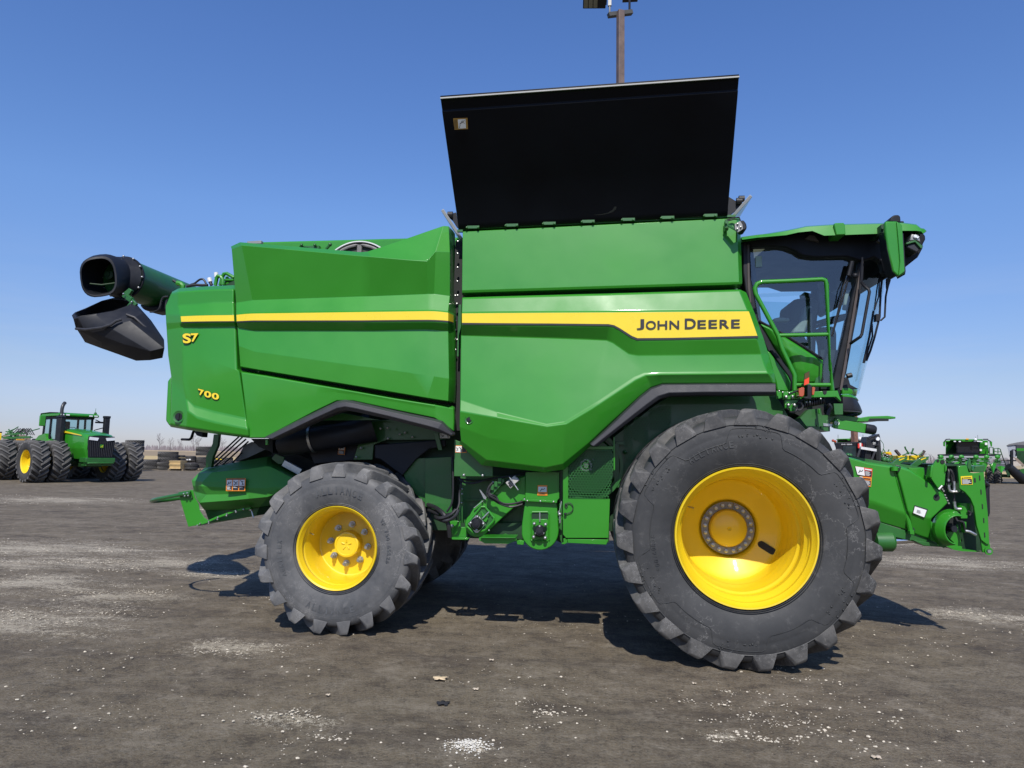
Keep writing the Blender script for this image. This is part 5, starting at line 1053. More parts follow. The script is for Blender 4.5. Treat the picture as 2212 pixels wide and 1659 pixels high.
# green cab shell below the window
cs = G_('cab_shell', 'G', [
 [(330, 1185, YN-.02), (420, 1230, YN-.02), (560, 1312, YN-.02), (760, 1440, YN-.02), (900, 1530, YN-.02), (968, 1575, YN-.02)],
 [(352, 1225, YN-.06), (440, 1262, YN-.07), (570, 1345, YN-.07), (750, 1460, YN-.07), (880, 1545, YN-.06), (962, 1610, YN-.02)],
 [(470, 1420, YN-.02), (560, 1450, YN-.06), (640, 1480, YN-.08), (740, 1530, YN-.08), (860, 1640, YN-.05), (960, 1690, YN-.01)],
 [(600, 1620, YN+.0), (640, 1640, YN-.03), (700, 1660, YN-.06), (780, 1680, YN-.06), (850, 1720, YN-.03), (955, 1750, YN)],
 [(620, 1790, YN+.02), (660, 1790, YN), (720, 1795, YN-.02), (790, 1795, YN-.02), (850, 1795, YN), (940, 1795, YN+.02)]], GREEN, back=.3, parent=cab)
m_ = MB(); m_.tube(pl('G', [(335, 1190, YN-.05), (560, 1312, YN-.05), (760, 1435, YN-.05), (960, 1565, YN-.05)]), .012, 6); cabpart('window_seal', m_, BLK)
plate('cab_corner_panel', 'H', [(250, 0), (300, 40), (560, 380), (604, 470), (604, 620), (395, 600), (380, 480), (330, 330)], YN-.14, GREEN, parent=cab, th=.05, bevel=.012)
plate('cab_shell_edge', 'H', [(985, 95), (1080, 150), (1045, 330), (1040, 490), (950, 490), (990, 320)], YN-.01, GREEND, parent=cab, th=.05)
plate('cab_floor', 'H', [(380, 480), (1345, 560), (1345, 730), (380, 730)], YN+.3, DARK, parent=cab, th=1.4)
plate('cab_lower_panel', 'H', [(1040, 0), (1310, 0), (1250, 330), (1230, 580), (1040, 580)], YN+.25, DARK, parent=cab, th=.05)
# tread ring and skirt under the windscreen
for nm, mt, pr in (('cab_sill', GREEN, [(1365, 562, 1365, 650, 0.0), (1590, 572, 1590, 640, 0.0)]),):
    pass
def sweep(name, mt, pts_top, pts_bot, th=.03):
    """band that curves from the near side round to the front centre and on to the far side"""
    def path(x0, x1, y, Y0): return None
    m_ = MB(); n_ = 14; rows = []
    for (xa, ya, xb, yb, k) in pts_top:
        A0 = p('H', xa, ya, YN-.02); B0 = p('H', xb, yb, YN+.35); ext = B0.x-A0.x; row = []
        for i in range(n_+1):
            u = i/n_; a = PI*u; row.append(V((A0.x+ext*math.sin(a)**.8 if a > 0 and a < PI else A0.x, YN-.02+(YF-YN+.04)*(.5-.5*math.cos(a)), A0.z+(B0.z-A0.z)*math.sin(a))))
        rows.append(row)
    m_.grid(rows); return cabpart(name, m_, mt, solid=-th, bevel=.006, bang=20)
sweep('cab_sill', GREEN, [(1365, 562, 1660, 610, 0), (1365, 575, 1668, 625, 0), (1365, 648, 1640, 690, 0)], 0)
sweep('cab_apron', GREEN, [(1365, 650, 1600, 690, 0), (1368, 690, 1690, 770, 0)], 0)
sweep('cab_skirt', BLK, [(1370, 685, 1640, 740, 0), (1370, 790, 1720, 850, 0), (1370, 890, 1765, 925, 0)], 0)
sweep('skirt_lip', TRIM, [(1370, 890, 1762, 925, 0), (1400, 905, 1730, 968, 0)], 0)
# handrail
m_ = MB()
m_.tube([p('H', 658, 600, 6.55), p('H', 658, 380, 6.55), p('H', 645, 345, 6.55), p('H', 470, -20, 6.55), p('G', 520, 1330, 6.55), p('G', 300, 920, 6.55), p('G', 292, 870, 6.55), p('G', 315, 825, 6.55), p('G', 360, 806, 6.55), p('G', 660, 795, 6.55), p('G', 950, 780, 6.55), p('G', 985, 790, 6.55), p('G', 998, 830, 6.55), p('G', 1030, 1659, 6.55), p('H', 1185, 200, 6.55), p('H', 1212, 600, 6.55)], .0205, 12)
m_.rod(p('G', 515, 1332, 6.55), p('G', 1018, 1322, 6.55), .018, 10); m_.rod(p('H', 670, 515, 6.55), p('H', 1200, 515, 6.55), .018, 10); m_.build('handrail', GREEN, CB, ang=60)
# platform and brackets
m_ = MB(); m_.prism(pl('H', [(940, 612), (1295, 598), (1310, 650), (1345, 740), (1340, 760), (1270, 692), (930, 700)], 6.52), (0, .05, 0)); m_.prism(pl('H', [(488, 610), (580, 615), (760, 560), (790, 600), (930, 612), (930, 700), (720, 725), (495, 732)], 6.54), (0, .04, 0)); m_.build('platform_beam', GREEN, CB, bevel=.004)
m_ = MB(); m_.prism(pl('H', [(388, 600), (450, 600), (450, 615), (490, 620), (490, 715), (405, 718)], 6.58), (0, .04, 0)); m_.prism(pl('H', [(512, 735), (712, 735), (700, 870), (655, 905), (590, 900), (590, 860), (515, 862)], 6.56), (0, .03, 0)); m_.build('platform_bracket', GREEN, CB, bevel=.004)
m_ = MB()
for q in ((532, 692), (628, 692), (566, 812), (655, 812), (830, 768), (880, 765), (1042, 720), (430, 604), (482, 624), (580, 635)): m_.ball(p('H', q[0], q[1], 6.53), .018 if q[1] > 680 and q[0] < 700 else .010, 8)
m_.build('platform_bolts', STEEL, CB)
m_ = MB(); m_.prism(pl('H', [(1075, 600), (1135, 600), (1130, 640), (1105, 657), (1080, 640)], 6.515), (0, .004, 0)); m_.build('beam_notch', DARK, CB)
m_ = MB(); m_.prism(pl('H', [(1235, 790), (1370, 790), (1370, 950), (1250, 950)], 6.75), (0, .2, 0)); m_.prism(pl('H', [(740, 1000), (860, 880), (1040, 860), (1060, 960), (1360, 960), (1180, 1060), (1180, 1200), (980, 1170), (860, 1160)], 6.9), (0, 1.6, 0)); m_.build('cab_frame', GREEND, CB)
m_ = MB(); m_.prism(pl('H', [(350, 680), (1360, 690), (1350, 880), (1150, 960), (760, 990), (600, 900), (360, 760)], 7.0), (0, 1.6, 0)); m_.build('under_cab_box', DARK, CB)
m_ = MB(); m_.rod(p('H', 790, 800, 6.62), p('H', 1095, 735, 6.62), .03, 10); m_.build('folding_ladder_link', BLK, CB)
m_ = MB()
for k in range(9): m_.cyl(p('H', 800+k*34, 800-k*7, 6.60), .036, .012, ax='X')
m_.build('link_ribs', HOSE, CB)
hose('H', [(690, 800, 6.52), (710, 775, 6.50), (760, 790, 6.50), (778, 840, 6.50), (740, 885, 6.50), (700, 880, 6.50), (685, 840, 6.5)], .010)
hose('H', [(690, 870, 6.50), (670, 905, 6.50), (630, 925, 6.52), (590, 915, 6.56)], .010)
hose('H', [(1140, 960, 6.7), (1160, 900, 6.7), (1180, 850, 6.7), (1150, 800, 6.7)], .022)
plate('small_shield', 'H', [(1012, 870), (1040, 865), (1030, 945), (1012, 935)], 6.8, GREEN)
# deck, lever, frame lettering
m_ = MB(); m_.prism(pl('H', [(1170, 965), (1370, 960), (1640, 1000), (1750, 978), (2030, 970), (2150, 985), (2148, 1012), (2030, 1020), (1900, 1048), (1620, 1058), (1185, 1065), (1165, 1000)], 6.95), (0, 1.2, 0)); m_.build('front_deck', GREEN, CB, bevel=.005)
m_ = MB(); m_.prism(pl('H', [(1750, 1030), (1765, 1010), (1880, 1008), (2045, 1010), (2045, 1048), (1740, 1052)], 6.945), (0, .01, 0)); m_.build('deck_underside', DARK, CB)
m_ = MB(); m_.bar(p('H', 1240, 1085, 6.88), p('H', 1700, 1158, 6.88), .03, .088); m_.prism(pl('H', [(1270, 1000), (1300, 1000), (1300, 1040), (1310, 1100), (1220, 1145), (1225, 1100), (1260, 1050)], 6.87), (0, .04, 0)); lev = m_.build('lock_lever', GREEN, CB, bevel=.004)
m_ = MB(); m_.tube([p('H', 1695, 1156, 6.88), p('H', 1820, 1178, 6.88), p('H', 1850, 1183, 6.88), p('H', 1862, 1185, 6.88)], [.045, .046, .036, .01], 12); m_.build('lever_grip', BLK, lev)
m_ = MB(); m_.prism(pl('H', [(1080, 1078), (1235, 1095), (1235, 1128), (1085, 1120)], 6.89), (0, .03, 0)); m_.build('lever_rod', STEEL, lev)
m_ = MB(); m_.prism(pl('H', [(990, 1105), (1010, 1100), (1010, 1130), (990, 1130)], 6.88), (0, .01, 0)); m_.prism(pl('H', [(1050, 1120), (1085, 1130), (1080, 1165), (1055, 1160)], 6.88), (0, .01, 0)); m_.build('frame_lug', GREEN, CB)
m_ = MB(); CHK = mat('chalk_writing', (.16, .30, .17), .9)
glyph(m_, '207', [p('H', 1118, 1035, 6.885), p('H', 1190, 1020, 6.885), p('H', 1190, 1062, 6.885), p('H', 1118, 1068, 6.885)], -.01); m_.build('chalk_number', CHK, CB, smooth=False)
m_ = MB(); glyph(m_, '89', [p('H', 1248, 1045, 6.86), p('H', 1322, 1062, 6.86), p('H', 1318, 1118, 6.86), p('H', 1244, 1092, 6.86)], .0); m_.build('chalk_number', WHITE, CB, smooth=False)
# turn signal with reflector
m_ = MB(); m_.prism(pl('H', [(850, 520), (875, 500), (912, 530), (912, 690), (900, 725), (800, 715), (795, 690), (850, 690)], 6.44), (0, .08, 0)); m_.rod(p('H', 580, 655, 6.48), p('H', 720, 590, 6.47), .008); ts = m_.build('turn_signal', BLK, CB, bevel=.008)
m_ = MB(); m_.prism(pl('H', [(725, 565), (785, 545), (805, 560), (800, 665), (775, 690), (725, 680), (718, 600)], 6.42), (0, .10, 0)); m_.prism(pl('H', [(920, 545), (960, 548), (965, 560), (945, 665), (915, 660)], 6.42), (0, .10, 0)); m_.build('amber_lens', AMBER, ts, bevel=.012)
m_ = MB(); m_.prism(pl('H', [(805, 348), (878, 308), (876, 400), (872, 495), (795, 528), (798, 440)], 6.45), (0, .008, 0)); m_.build('reflector_plate', INK, ts)
m_ = MB(); m_.prism(pl('H', [(802, 440), (872, 402), (869, 492), (798, 522)], 6.446), (0, .003, 0)); m_.build('red_reflector', mat('red_reflex', (.80, .07, .02), .35), ts)
m_ = MB(); m_.prism(pl('H', [(808, 352), (875, 315), (872, 398), (802, 436)], 6.446), (0, .003, 0)); m_.build('amber_reflector', mat('amber_reflex', (.09, .06, .01), .4), ts)
# ---------------------------------------------------------------- feeder house (I grid)
YI = 7.05
fh = G_('feeder_side_plate', 'I', [
 [(240, 478, YI+.06), (400, 520, YI+.06), (480, 545, YI+.06), (740, 582, YI+.06), (765, 585, YI+.06)],
 [(250, 495, YI-.01), (400, 535, YI-.01), (480, 560, YI-.01), (742, 600, YI-.01), (768, 605, YI-.01)],
 [(300, 740, YI-.01), (400, 750, YI-.01), (560, 760, YI-.01), (785, 790, YI-.01), (815, 800, YI-.01)],
 [(360, 930, YI-.01), (450, 950, YI-.01), (560, 985, YI-.01), (880, 1105, YI-.01), (905, 1115, YI-.01)],
 [(380, 985, YI+.0), (450, 1000, YI+.0), (560, 1030, YI+.0), (890, 1145, YI+.0), (918, 1158, YI+.0)],
 [(420, 1150, YI+.06), (450, 1160, YI+.06), (560, 1195, YI+.06), (945, 1310, YI+.06), (965, 1320, YI+.06)]], GREEN, back=.1)
fh2 = G_('feeder_front_plate', 'I', [
 [(790, 585, YI+.06), (860, 592, YI+.06), (950, 620, YI+.06), (1180, 770, YI+.06), (1345, 900, YI+.06)],
 [(795, 605, YI-.03), (858, 610, YI-.03), (940, 635, YI-.03), (1172, 785, YI-.03), (1352, 935, YI-.03)],
 [(850, 800, YI-.03), (900, 810, YI-.03), (1000, 850, YI-.03), (1200, 920, YI-.03), (1375, 1000, YI-.03)],
 [(925, 1090, YI-.03), (960, 1100, YI-.03), (1060, 1140, YI-.03), (1160, 1170, YI-.03), (1190, 1178, YI-.03)],
 [(940, 1140, YI-.015), (965, 1150, YI-.015), (1060, 1185, YI-.015), (1155, 1215, YI-.015), (1188, 1225, YI-.015)],
 [(975, 1330, YI+.04), (1010, 1345, YI+.04), (1080, 1372, YI+.04), (1150, 1395, YI+.04), (1182, 1408, YI+.04)]], GREEN, back=.12)
plate('feeder_floor', 'I', [(560, 1195), (960, 1325), (1180, 1408), (1330, 1490), (1100, 1475), (1000, 1430), (600, 1330)], YI+.06, GREEND, th=1.4)
plate('feeder_top', 'I', [(260, 470), (400, 500), (740, 560), (860, 570), (1110, 610), (1115, 690), (1170, 720), (1180, 790), (900, 640), (750, 600), (400, 560)], YI+.08, GREEND, th=1.35)
plate('feeder_top_box', 'I', [(930, 612), (1100, 612), (1110, 645), (1108, 690), (1180, 735), (1180, 780), (1000, 680)], YI+.02, GREEN, th=.5)
m_ = MB(); m_.prism(pl('I', [(742, 600), (800, 600), (815, 800), (1010, 1310), (940, 1310), (800, 850)], YI+.02), (0, .05, 0)); m_.build('feeder_joint', GDARK, CB)
m_ = MB(); m_.tube(pl('I', [(775, 600, YI-.03), (778, 645, YI-.03)]), .032, 12); m_.tube(pl('I', [(778, 650, YI+.02), (830, 800, YI+.02), (885, 1000, YI+.02), (960, 1320, YI+.02)]), .022, 10); m_.prism(pl('I', [(950, 1310), (995, 1300), (1000, 1350), (955, 1345)], YI-.03), (0, .05, 0)); m_.build('joint_tube', GREEN, CB)
hose('I', [(790, 585, YI-.04), (840, 600, YI-.05), (830, 640, YI-.05), (800, 655, YI-.04)], .006)
m_ = MB()
pts_o = [(1190, 1180), (1205, 1135), (1240, 1090), (1290, 1068), (1340, 1064), (1390, 1075)]
R_ = [pl('I', pts_o, YI-.02)]
c_ = p('I', 1450, 1290, YI); 
def ringpts(cx, cy, rx, ry, a0, a1, Y, n=14): return [p('I', cx+rx*math.cos(rad(a0+(a1-a0)*k/n)), cy-ry*math.sin(rad(a0+(a1-a0)*k/n)), Y) for k in range(n+1)]
rows = [ringpts(1400, 1290, 215, 225, 75, 250, YI), ringpts(1420, 1290, 200, 195, 72, 252, YI-.10), ringpts(1475, 1300, 150, 168, 68, 262, YI-.16), ringpts(1478, 1300, 138, 155, 68, 262, YI-.165), ringpts(1478, 1300, 135, 152, 68, 262, YI-.08)]
m_.grid(rows); m_.build('drum_shroud', GREEN, CB, bevel=.008, bang=14, ang=40)
plate('shroud_tail', 'I', [(1185, 1200), (1230, 1250), (1260, 1440), (1330, 1485), (1180, 1410)], YI-.01, GREEN)
m_ = MB(); c_ = p('I', 1350, 1290, YI+.1); m_.lathe([(0, .01), (0, .17), (.02, .17)], c_, 28); m_.build('drum_end', DARK, CB)
m_ = MB(); m_.tube([p('I', 1350, 1280, YI+.02), p('I', 1400, 1285, YI-.02), p('I', 1445, 1288, YI-.08)], .03, 10); m_.build('drum_shaft', BLK, CB)
plate('lower_shroud_plate', 'I', [(1340, 1350), (1455, 1270), (1480, 1230), (1535, 1530), (1335, 1480), (1440, 1440)], YI+.05, GREEN)
m_ = MB(); m_.prism(pl('I', [(1335, 1470), (1535, 1512), (1700, 1530), (1770, 1545), (1530, 1535), (1440, 1520)], YI), (0, 1.3, 0)); m_.build('adapter_floor', GREEN, CB)
# adapter frame
m_ = MB(); m_.prism(pl('I', [(1480, 590), (1580, 585), (1600, 660), (1660, 672), (1770, 660), (1785, 820), (1815, 1130), (1830, 1455), (1800, 1458), (1740, 1410), (1690, 1250), (1660, 1040), (1620, 950), (1560, 880), (1500, 840)], 6.95), (0, .03, 0)); af = m_.build('adapter_side_plate', GREEN, CB, bevel=.004)
m_ = MB()
for x0, y0 in ((1715, 725), (1730, 880), (1745, 1040), (1760, 1195), (1770, 1355)): m_.prism(pl('I', [(x0, y0-28), (x0+12, y0-28), (x0+16, y0+25), (x0+4, y0+28)], 6.947), (0, .003, 0))
m_.prism(pl('I', [(1660, 730), (1668, 722), (1678, 730), (1680, 768), (1672, 778), (1662, 770)], 6.947), (0, .003, 0)); m_.build('slots', DARK, af)
plate('adapter_edge', 'I', [(1735, 1410), (1840, 1460), (1835, 1545), (1755, 1550)], 6.97, GREEN)
m_ = MB(); m_.cyl(p('I', 1815, 1532, 6.93), .016, .05, n=20); m_.build('lock_pin', STEEL, CB)
m_ = MB(); c_ = p('I', 1815, 1532, 6.92); m_.lathe([(0, .034), (-.012, .034), (-.012, .022), (0, .02)], c_, 20); m_.build('pin_ring', GREEN, CB)
m_ = MB(); a_ = p('I', 1340, 575, 7.0); m_.prism(pl('I', [(1340, 572), (1480, 568), (1570, 572), (1580, 592), (1345, 592)], 7.0), (0, 1.5, 0)); m_.prism(pl('I', [(1350, 590), (1600, 590), (1690, 1000), (1745, 1400), (1755, 1530), (1530, 1530), (1480, 1250), (1400, 1080), (1360, 930), (1345, 640)], 7.15), (0, 1.3, 0)); m_.build('adapter_frame', GDARK, CB)
plate('adapter_hook', 'I', [(1250, 518), (1330, 512), (1340, 560), (1350, 600), (1335, 800), (1270, 850), (1180, 720), (1170, 715), (1200, 590)], 6.98, GREEN, th=.03)
m_ = MB(); m_.prism(pl('I', [(1190, 580), (1212, 585), (1198, 730), (1168, 715)], 6.93), (0, .08, 0)); m_.build('hook_fold', GREEN, CB, bevel=.008)
for q in ((1260, 533, .014), (1310, 545, .022)):
    m_ = MB(); m_.cyl(p('I', q[0], q[1], 6.976), q[2]*.85, .006); m_.build('hook_hole', DARK, CB)
plate('hook_gusset', 'I', [(1345, 580), (1362, 600), (1358, 640), (1340, 660)], 6.96, GREEN)
m_ = MB(); m_.prism(pl('I', [(1600, 520), (1612, 505), (1622, 520), (1640, 645), (1615, 660), (1585, 600)], 6.99), (0, .02, 0)); m_.tube(pl('I', [(1640, 645, 6.95), (1650, 600, 7.0), (1700, 590, 7.2), (1765, 595, 7.2)]), .01, 6); m_.prism(pl('I', [(1650, 592), (1790, 588), (1770, 662), (1645, 660)], 7.05), (0, .9, 0)); m_.build('adapter_horn', GREEND, CB, bevel=.004)
m_ = MB(); m_.tube([p('I', 1755, 770, 7.2), p('I', 1785, 800, 7.3), p('I', 1790, 850, 7.3), p('I', 1795, 1100, 7.3), p('I', 1785, 1140, 7.3)], .03, 12); m_.build('coupler_block', BLK, CB)
# hook arms on top
for (x0, y0) in ((800, 510), (1040, 505)):
    m_ = MB(); m_.prism(pl('I', [(x0, y0+10), (x0+60, y0-15), (x0+125, y0-20), (x0+115, y0+15), (x0-20, y0+100), (x0-95, y0+95)], 7.3), (0, .03, 0)); o = m_.build('top_hook', GREEND, CB, bevel=.003)
    m_ = MB(); m_.prism(pl('I', [(x0+30, y0+12), (x0+85, y0-8), (x0+92, y0), (x0+35, y0+24)], 7.297), (0, .002, 0)); m_.build('hook_slot', YEL, o)
# hoses and fittings in the adapter
for h_ in ([(1355, 610, 7.05), (1380, 650, 7.02), (1372, 740, 7.02), (1378, 800, 7.02)], [(1360, 620, 7.05), (1400, 650, 7.03), (1420, 760, 7.03), (1425, 860, 7.03)], [(1365, 610, 7.05), (1410, 650, 7.02), (1435, 720, 7.02), (1440, 800, 7.02)],
           [(1440, 900, 7.05), (1440, 980, 7.05)], [(1455, 1160, 7.03), (1480, 1200, 7.02), (1540, 1215, 7.0), (1560, 1300, 7.0)], [(1590, 1090, 7.0), (1620, 1110, 7.0), (1610, 1140, 7.0)]):
    hose('I', h_, .010)
for h_ in ([(1380, 800, 7.0), (1385, 845, 7.0), (1405, 872, 7.0), (1480, 875, 7.0)], [(1440, 760, 7.0), (1442, 860, 7.0), (1420, 878, 7.0)], [(1442, 985, 7.0), (1448, 1040, 7.0), (1465, 1065, 7.0), (1515, 1066, 7.0)], [(1560, 1310, 6.98), (1610, 1318, 6.98), (1680, 1355, 6.98)], [(1375, 735, 7.0), (1378, 760, 7.0)], [(1268, 850, 6.95), (1305, 810, 6.95)]):
    hose('I', h_, .013, 'hydraulic_fitting', STEEL)
m_ = MB(); m_.tube(pl('I', [(1545, 1000, 7.1), (1550, 1100, 7.1)]), .07, 14); m_.prism(pl('I', [(1510, 1095), (1590, 1095), (1585, 1170), (1515, 1170)], 7.02), (0, .05, 0)); m_.prism(pl('I', [(1545, 1210), (1575, 1210), (1570, 1330), (1548, 1330)], 7.0), (0, .05, 0)); m_.build('tilt_cylinder', GREEN, CB)
m_ = MB()
for k in range(6): m_.ball(p('I', 1310+k*14, 855+k*30 if k > 1 else 850+k*20, 7.02), .010, 6)
m_.build('chain_slots', GREY, CB)
# lift cylinder underneath
m_ = MB(); m_.tube(pl('I', [(540, 1425, 7.15), (560, 1425, 7.15), (740, 1425, 7.15), (765, 1425, 7.15)]), [.06, .095, .095, .08], 20); m_.tube(pl('I', [(655, 1340, 7.15), (675, 1390, 7.15)]), .035, 8); lc = m_.build('lift_cylinder', GREEND, CB)
m_ = MB(); m_.rod(p('I', 765, 1420, 7.15), p('I', 985, 1408, 7.15), .032, 12); m_.build('cylinder_rod', CHROME, lc)
plate('feeder_foot', 'I', [(995, 1415), (1190, 1440), (1320, 1490), (1100, 1472)], YI, GREEND, th=.4)
a_, b1 = p('I', 262, 500, YI+.04), p('I', 425, 1148, YI+.04)
m_ = MB(); m_.prism([a_, b1, b1+V((-1.5, 0, .42)), a_+V((-1.5, 0, .42))], (0, 1.35, 0)); m_.build('feeder_body', GREEN, CB)
# feeder decals
flat_decal('I', [(346, 594), (537, 622), (530, 716), (372, 688)], YI-.02, fh, dict(border=RED, layers=[('picture_pane', WHITE, [rect(-.01, .02, .50, .97)], 1), ('text_block', INK, [rect(.52, .36, .96, .95)], 1), ('pictogram', INK, figure(.1, .25, (.32, .5), 0), 2), ('heading', WHITE, [rect(.54, .12, .94, .26)], 2), ('fine_print', WHITE, lines(.55, .93, .40, .92, 6), 2)]))
flat_decal('I', [(392, 705), (528, 718), (520, 822), (430, 808)], YI-.02, fh, dict(border=ORANGE, layers=[('picture_pane', WHITE, [rect(-.0, .02, .24, .9)], 1), ('text_block', INK, [rect(.28, .36, .94, .92)], 1), ('heading', INK, [rect(.33, .14, .90, .24)], 2), ('fine_print', WHITE, lines(.3, .9, .40, .9, 6), 2)]))
flat_decal('I', [(1003, 1025), (1150, 1070), (1115, 1165), (982, 1112)], YI-.04, fh2, dict(border=INK, layers=[('white_card', WHITE, [rect(.03, .14, .93, .97)], 1), ('fine_print', GREY, lines(.25, .7, .40, .8, 4), 2)]), 'specification_plate')
flat_decal('I', [(1512, 706), (1638, 700), (1644, 798), (1518, 800)], 6.945, af, dict(border=YSTR, layers=[('text_block', INK, [rect(.07, .34, .95, .93)], 1), ('heading', INK, lines(.22, .9, .12, .26, 1)+[[(.06, .28), (.12, .1), (.18, .28)]], 2), ('fine_print', WHITE, lines(.1, .9, .38, .90, 5), 2)]))
for c__, x, y, Y, r_ in (('I', 1245, 940, YI-.032, .028), ('I', 568, 1085, YI+.045, .03)):
    m_ = MB(); m_.cyl(p(c__, x, y, Y), r_, .006); m_.build('plate_hole', DARK, CB)
# ---------------------------------------------------------------- unloading auger (A grid)
na = p('A', 1080, 905, 7.3); r_ = .225
fa = p('A', 1560, 1085, 8.35)
m_ = MB(); m_.tube([na, fa, fa+(fa-na)*.6], r_, 40); au = m_.build('unloading_auger', GREEND, CB, ang=50)
dv = (fa-na).normalized()
m_ = MB(); R_ = dv.to_track_quat('Y', 'Z').to_matrix(); m_.lathe([(0, r_), (0, r_+.022), (.02, r_+.022), (.02, r_)], na+dv*.02, 40, R=R_)
m_.build('tube_flange', BLK, au)
m_ = MB()
for k in range(12): a = k*PI/6; m_.ball(na+dv*.0+R_ @ V((math.cos(a)*(r_+.016), 0, math.sin(a)*(r_+.016))), .014, 6)
m_.build('flange_bolts', STEEL, au)
# rubber end boot: loft from the round tube to a soft square opening facing the camera-left
def loop(cx, cy, rx, ry, pw, Y, Yt=0.0, n=28, rot=0):
    out = []
    for k in range(n):
        a = 2*PI*k/n; c, s_ = math.cos(a), math.sin(a); x = rx*math.copysign(abs(c)**pw, c); y = ry*math.copysign(abs(s_)**pw, s_)
        x, y = x*math.cos(rot)-y*math.sin(rot), x*math.sin(rot)+y*math.cos(rot)
        out.append(p('A', cx+x, cy-y, Y+Yt*x/rx))
    return out
L0 = [na+R_ @ V((math.cos(2*PI*k/28)*r_*1.04, 0, math.sin(2*PI*k/28)*r_*1.04)) for k in range(28)]
L0 = sorted(L0, key=lambda q: 0)
def align(ref, lp):
    best = min(range(len(lp)), key=lambda s_: sum((ref[i]-lp[(i+s_) % len(lp)]).length for i in range(len(lp)))); f = [lp[(i+best) % len(lp)] for i in range(len(lp))]
    lr = lp[::-1]; b2 = min(range(len(lp)), key=lambda s_: sum((ref[i]-lr[(i+s_) % len(lp)]).length for i in range(len(lp)))); g_ = [lr[(i+b2) % len(lp)] for i in range(len(lp))]
    return f if sum((a-b).length for a, b in zip(ref, f)) < sum((a-b).length for a, b in zip(ref, g_)) else g_
L3 = loop(870, 900, 163, 180, .72, 6.92, .06, rot=.12); L2 = align(L3, loop(905, 885, 172, 184, .75, 7.02, .06, rot=.12)); L1 = align(L3, loop(985, 890, 168, 170, .85, 7.18, .05)); L0 = align(L3, L0)
L4 = align(L3, loop(868, 902, 146, 160, .72, 6.915, .06, rot=.12)); L5 = align(L3, loop(900, 895, 138, 150, .8, 7.15, .05, rot=.1)); L6 = align(L3, loop(960, 905, 110, 115, 1, 7.40))
m_ = MB(); m_.grid([[*l, l[0]] for l in (L0, L1, L2, L3, L4, L5, L6)]); m_.build('auger_boot', BLK, au, ang=40, bevel=.004)
m_ = MB(); m_.add(L6, [tuple(range(28))]); m_.build('tube_mouth', DARK, au)
m_ = MB(); c_ = p('A', 968, 885, 7.2); m_.lathe([(0, .055), (-.02, .055), (-.03, .03), (-.04, .028), (-.04, .001)], c_, 24); m_.tube(pl('A', [(795, 962, 7.0), (900, 972, 7.05), (1028, 955, 7.1)]), .008, 6); m_.build('auger_bearing', GDARK, au)
m_ = MB(); m_.prism(pl('A', [(1080, 1050), (1140, 1000), (1165, 1020), (1140, 1060), (1110, 1075)], 7.05), (0, .04, 0)); m_.prism(pl('A', [(1095, 1190), (1170, 1095), (1210, 1140), (1125, 1222)], 6.95), (0, .03, 0)); m_.bar(p('A', 1100, 1060, 7.0), p('A', 1170, 1110, 6.97), .04, .05); hk = m_.build('spout_hinge', GREEND, CB, bevel=.003)
m_ = MB()
for q in ((1108, 1184), (1150, 1175), (1167, 1124), (1093, 1052)): m_.ball(p('A', q[0], q[1], 6.94), .012, 8)
m_.build('bolts', STEEL, hk)
# lower hinged spout, open at the top
bot_ = [(672, 1362), (745, 1472), (900, 1535), (1205, 1646), (1330, 1640), (1438, 1620), (1456, 1530), (1452, 1455), (1340, 1290), (1210, 1150), (1175, 1100)]
S0 = [(634, 1240), (660, 1215), (760, 1175), (900, 1110), (1000, 1085), (1110, 1085), (1185, 1110), (1150, 1150), (1010, 1205), (850, 1235), (690, 1262), (650, 1275)]
Yd = [6.70, 6.78, 7.0, 7.15, 7.2, 7.15, 7.05, 6.9, 6.8, 6.7, 6.62, 6.62]
def sl(pts, ys): return [p('A', x, y, Y) for (x, y), Y in zip(pts, ys)]
rim_o = sl(S0, Yd)
cx_, cy_ = 900, 1175
rim_i = [p('A', cx_+(x-cx_)*.90, cy_+(y-cy_)*.80+2, Y+.005) for (x, y), Y in zip(S0, Yd)]
flr = [p('A', cx_+(x-cx_)*.82+60, cy_+(y-cy_)*.6+60, Y+.25) for (x, y), Y in zip(S0, Yd)]
MID = [(660, 1300), (690, 1300), (780, 1260), (920, 1210), (1060, 1170), (1160, 1120), (1215, 1150), (1260, 1220), (1150, 1290), (960, 1345), (740, 1365), (672, 1362)]
My = [6.8, 7.0, 7.2, 7.3, 7.3, 7.25, 7.05, 6.85, 6.68, 6.62, 6.66, 6.72]
LOW = [(745, 1472), (800, 1460), (900, 1420), (1000, 1380), (1150, 1330), (1300, 1290), (1340, 1290), (1452, 1455), (1456, 1530), (1330, 1560), (1100, 1500), (900, 1480)]
Ly = [6.85, 7.1, 7.3, 7.35, 7.35, 7.3, 7.05, 6.95, 6.75, 6.68, 6.66, 6.72]
BOT = [(752, 1480), (850, 1500), (950, 1490), (1100, 1480), (1250, 1450), (1380, 1430), (1420, 1440), (1455, 1530), (1438, 1620), (1330, 1640), (1205, 1646), (900, 1535)]
By = [6.95, 7.15, 7.25, 7.3, 7.3, 7.25, 7.1, 7.0, 6.85, 6.8, 6.8, 6.85]
m_ = MB(); ls = [flr, rim_i, rim_o, sl(MID, My), sl(LOW, Ly), sl(BOT, By)]; m_.grid([[*l, l[0]] for l in ls]); m_.add(flr, [tuple(range(12))]); m_.add(ls[-1], [tuple(range(11, -1, -1))]); m_.build('auger_spout', BLK, au, bevel=.012, bang=12, ang=45)
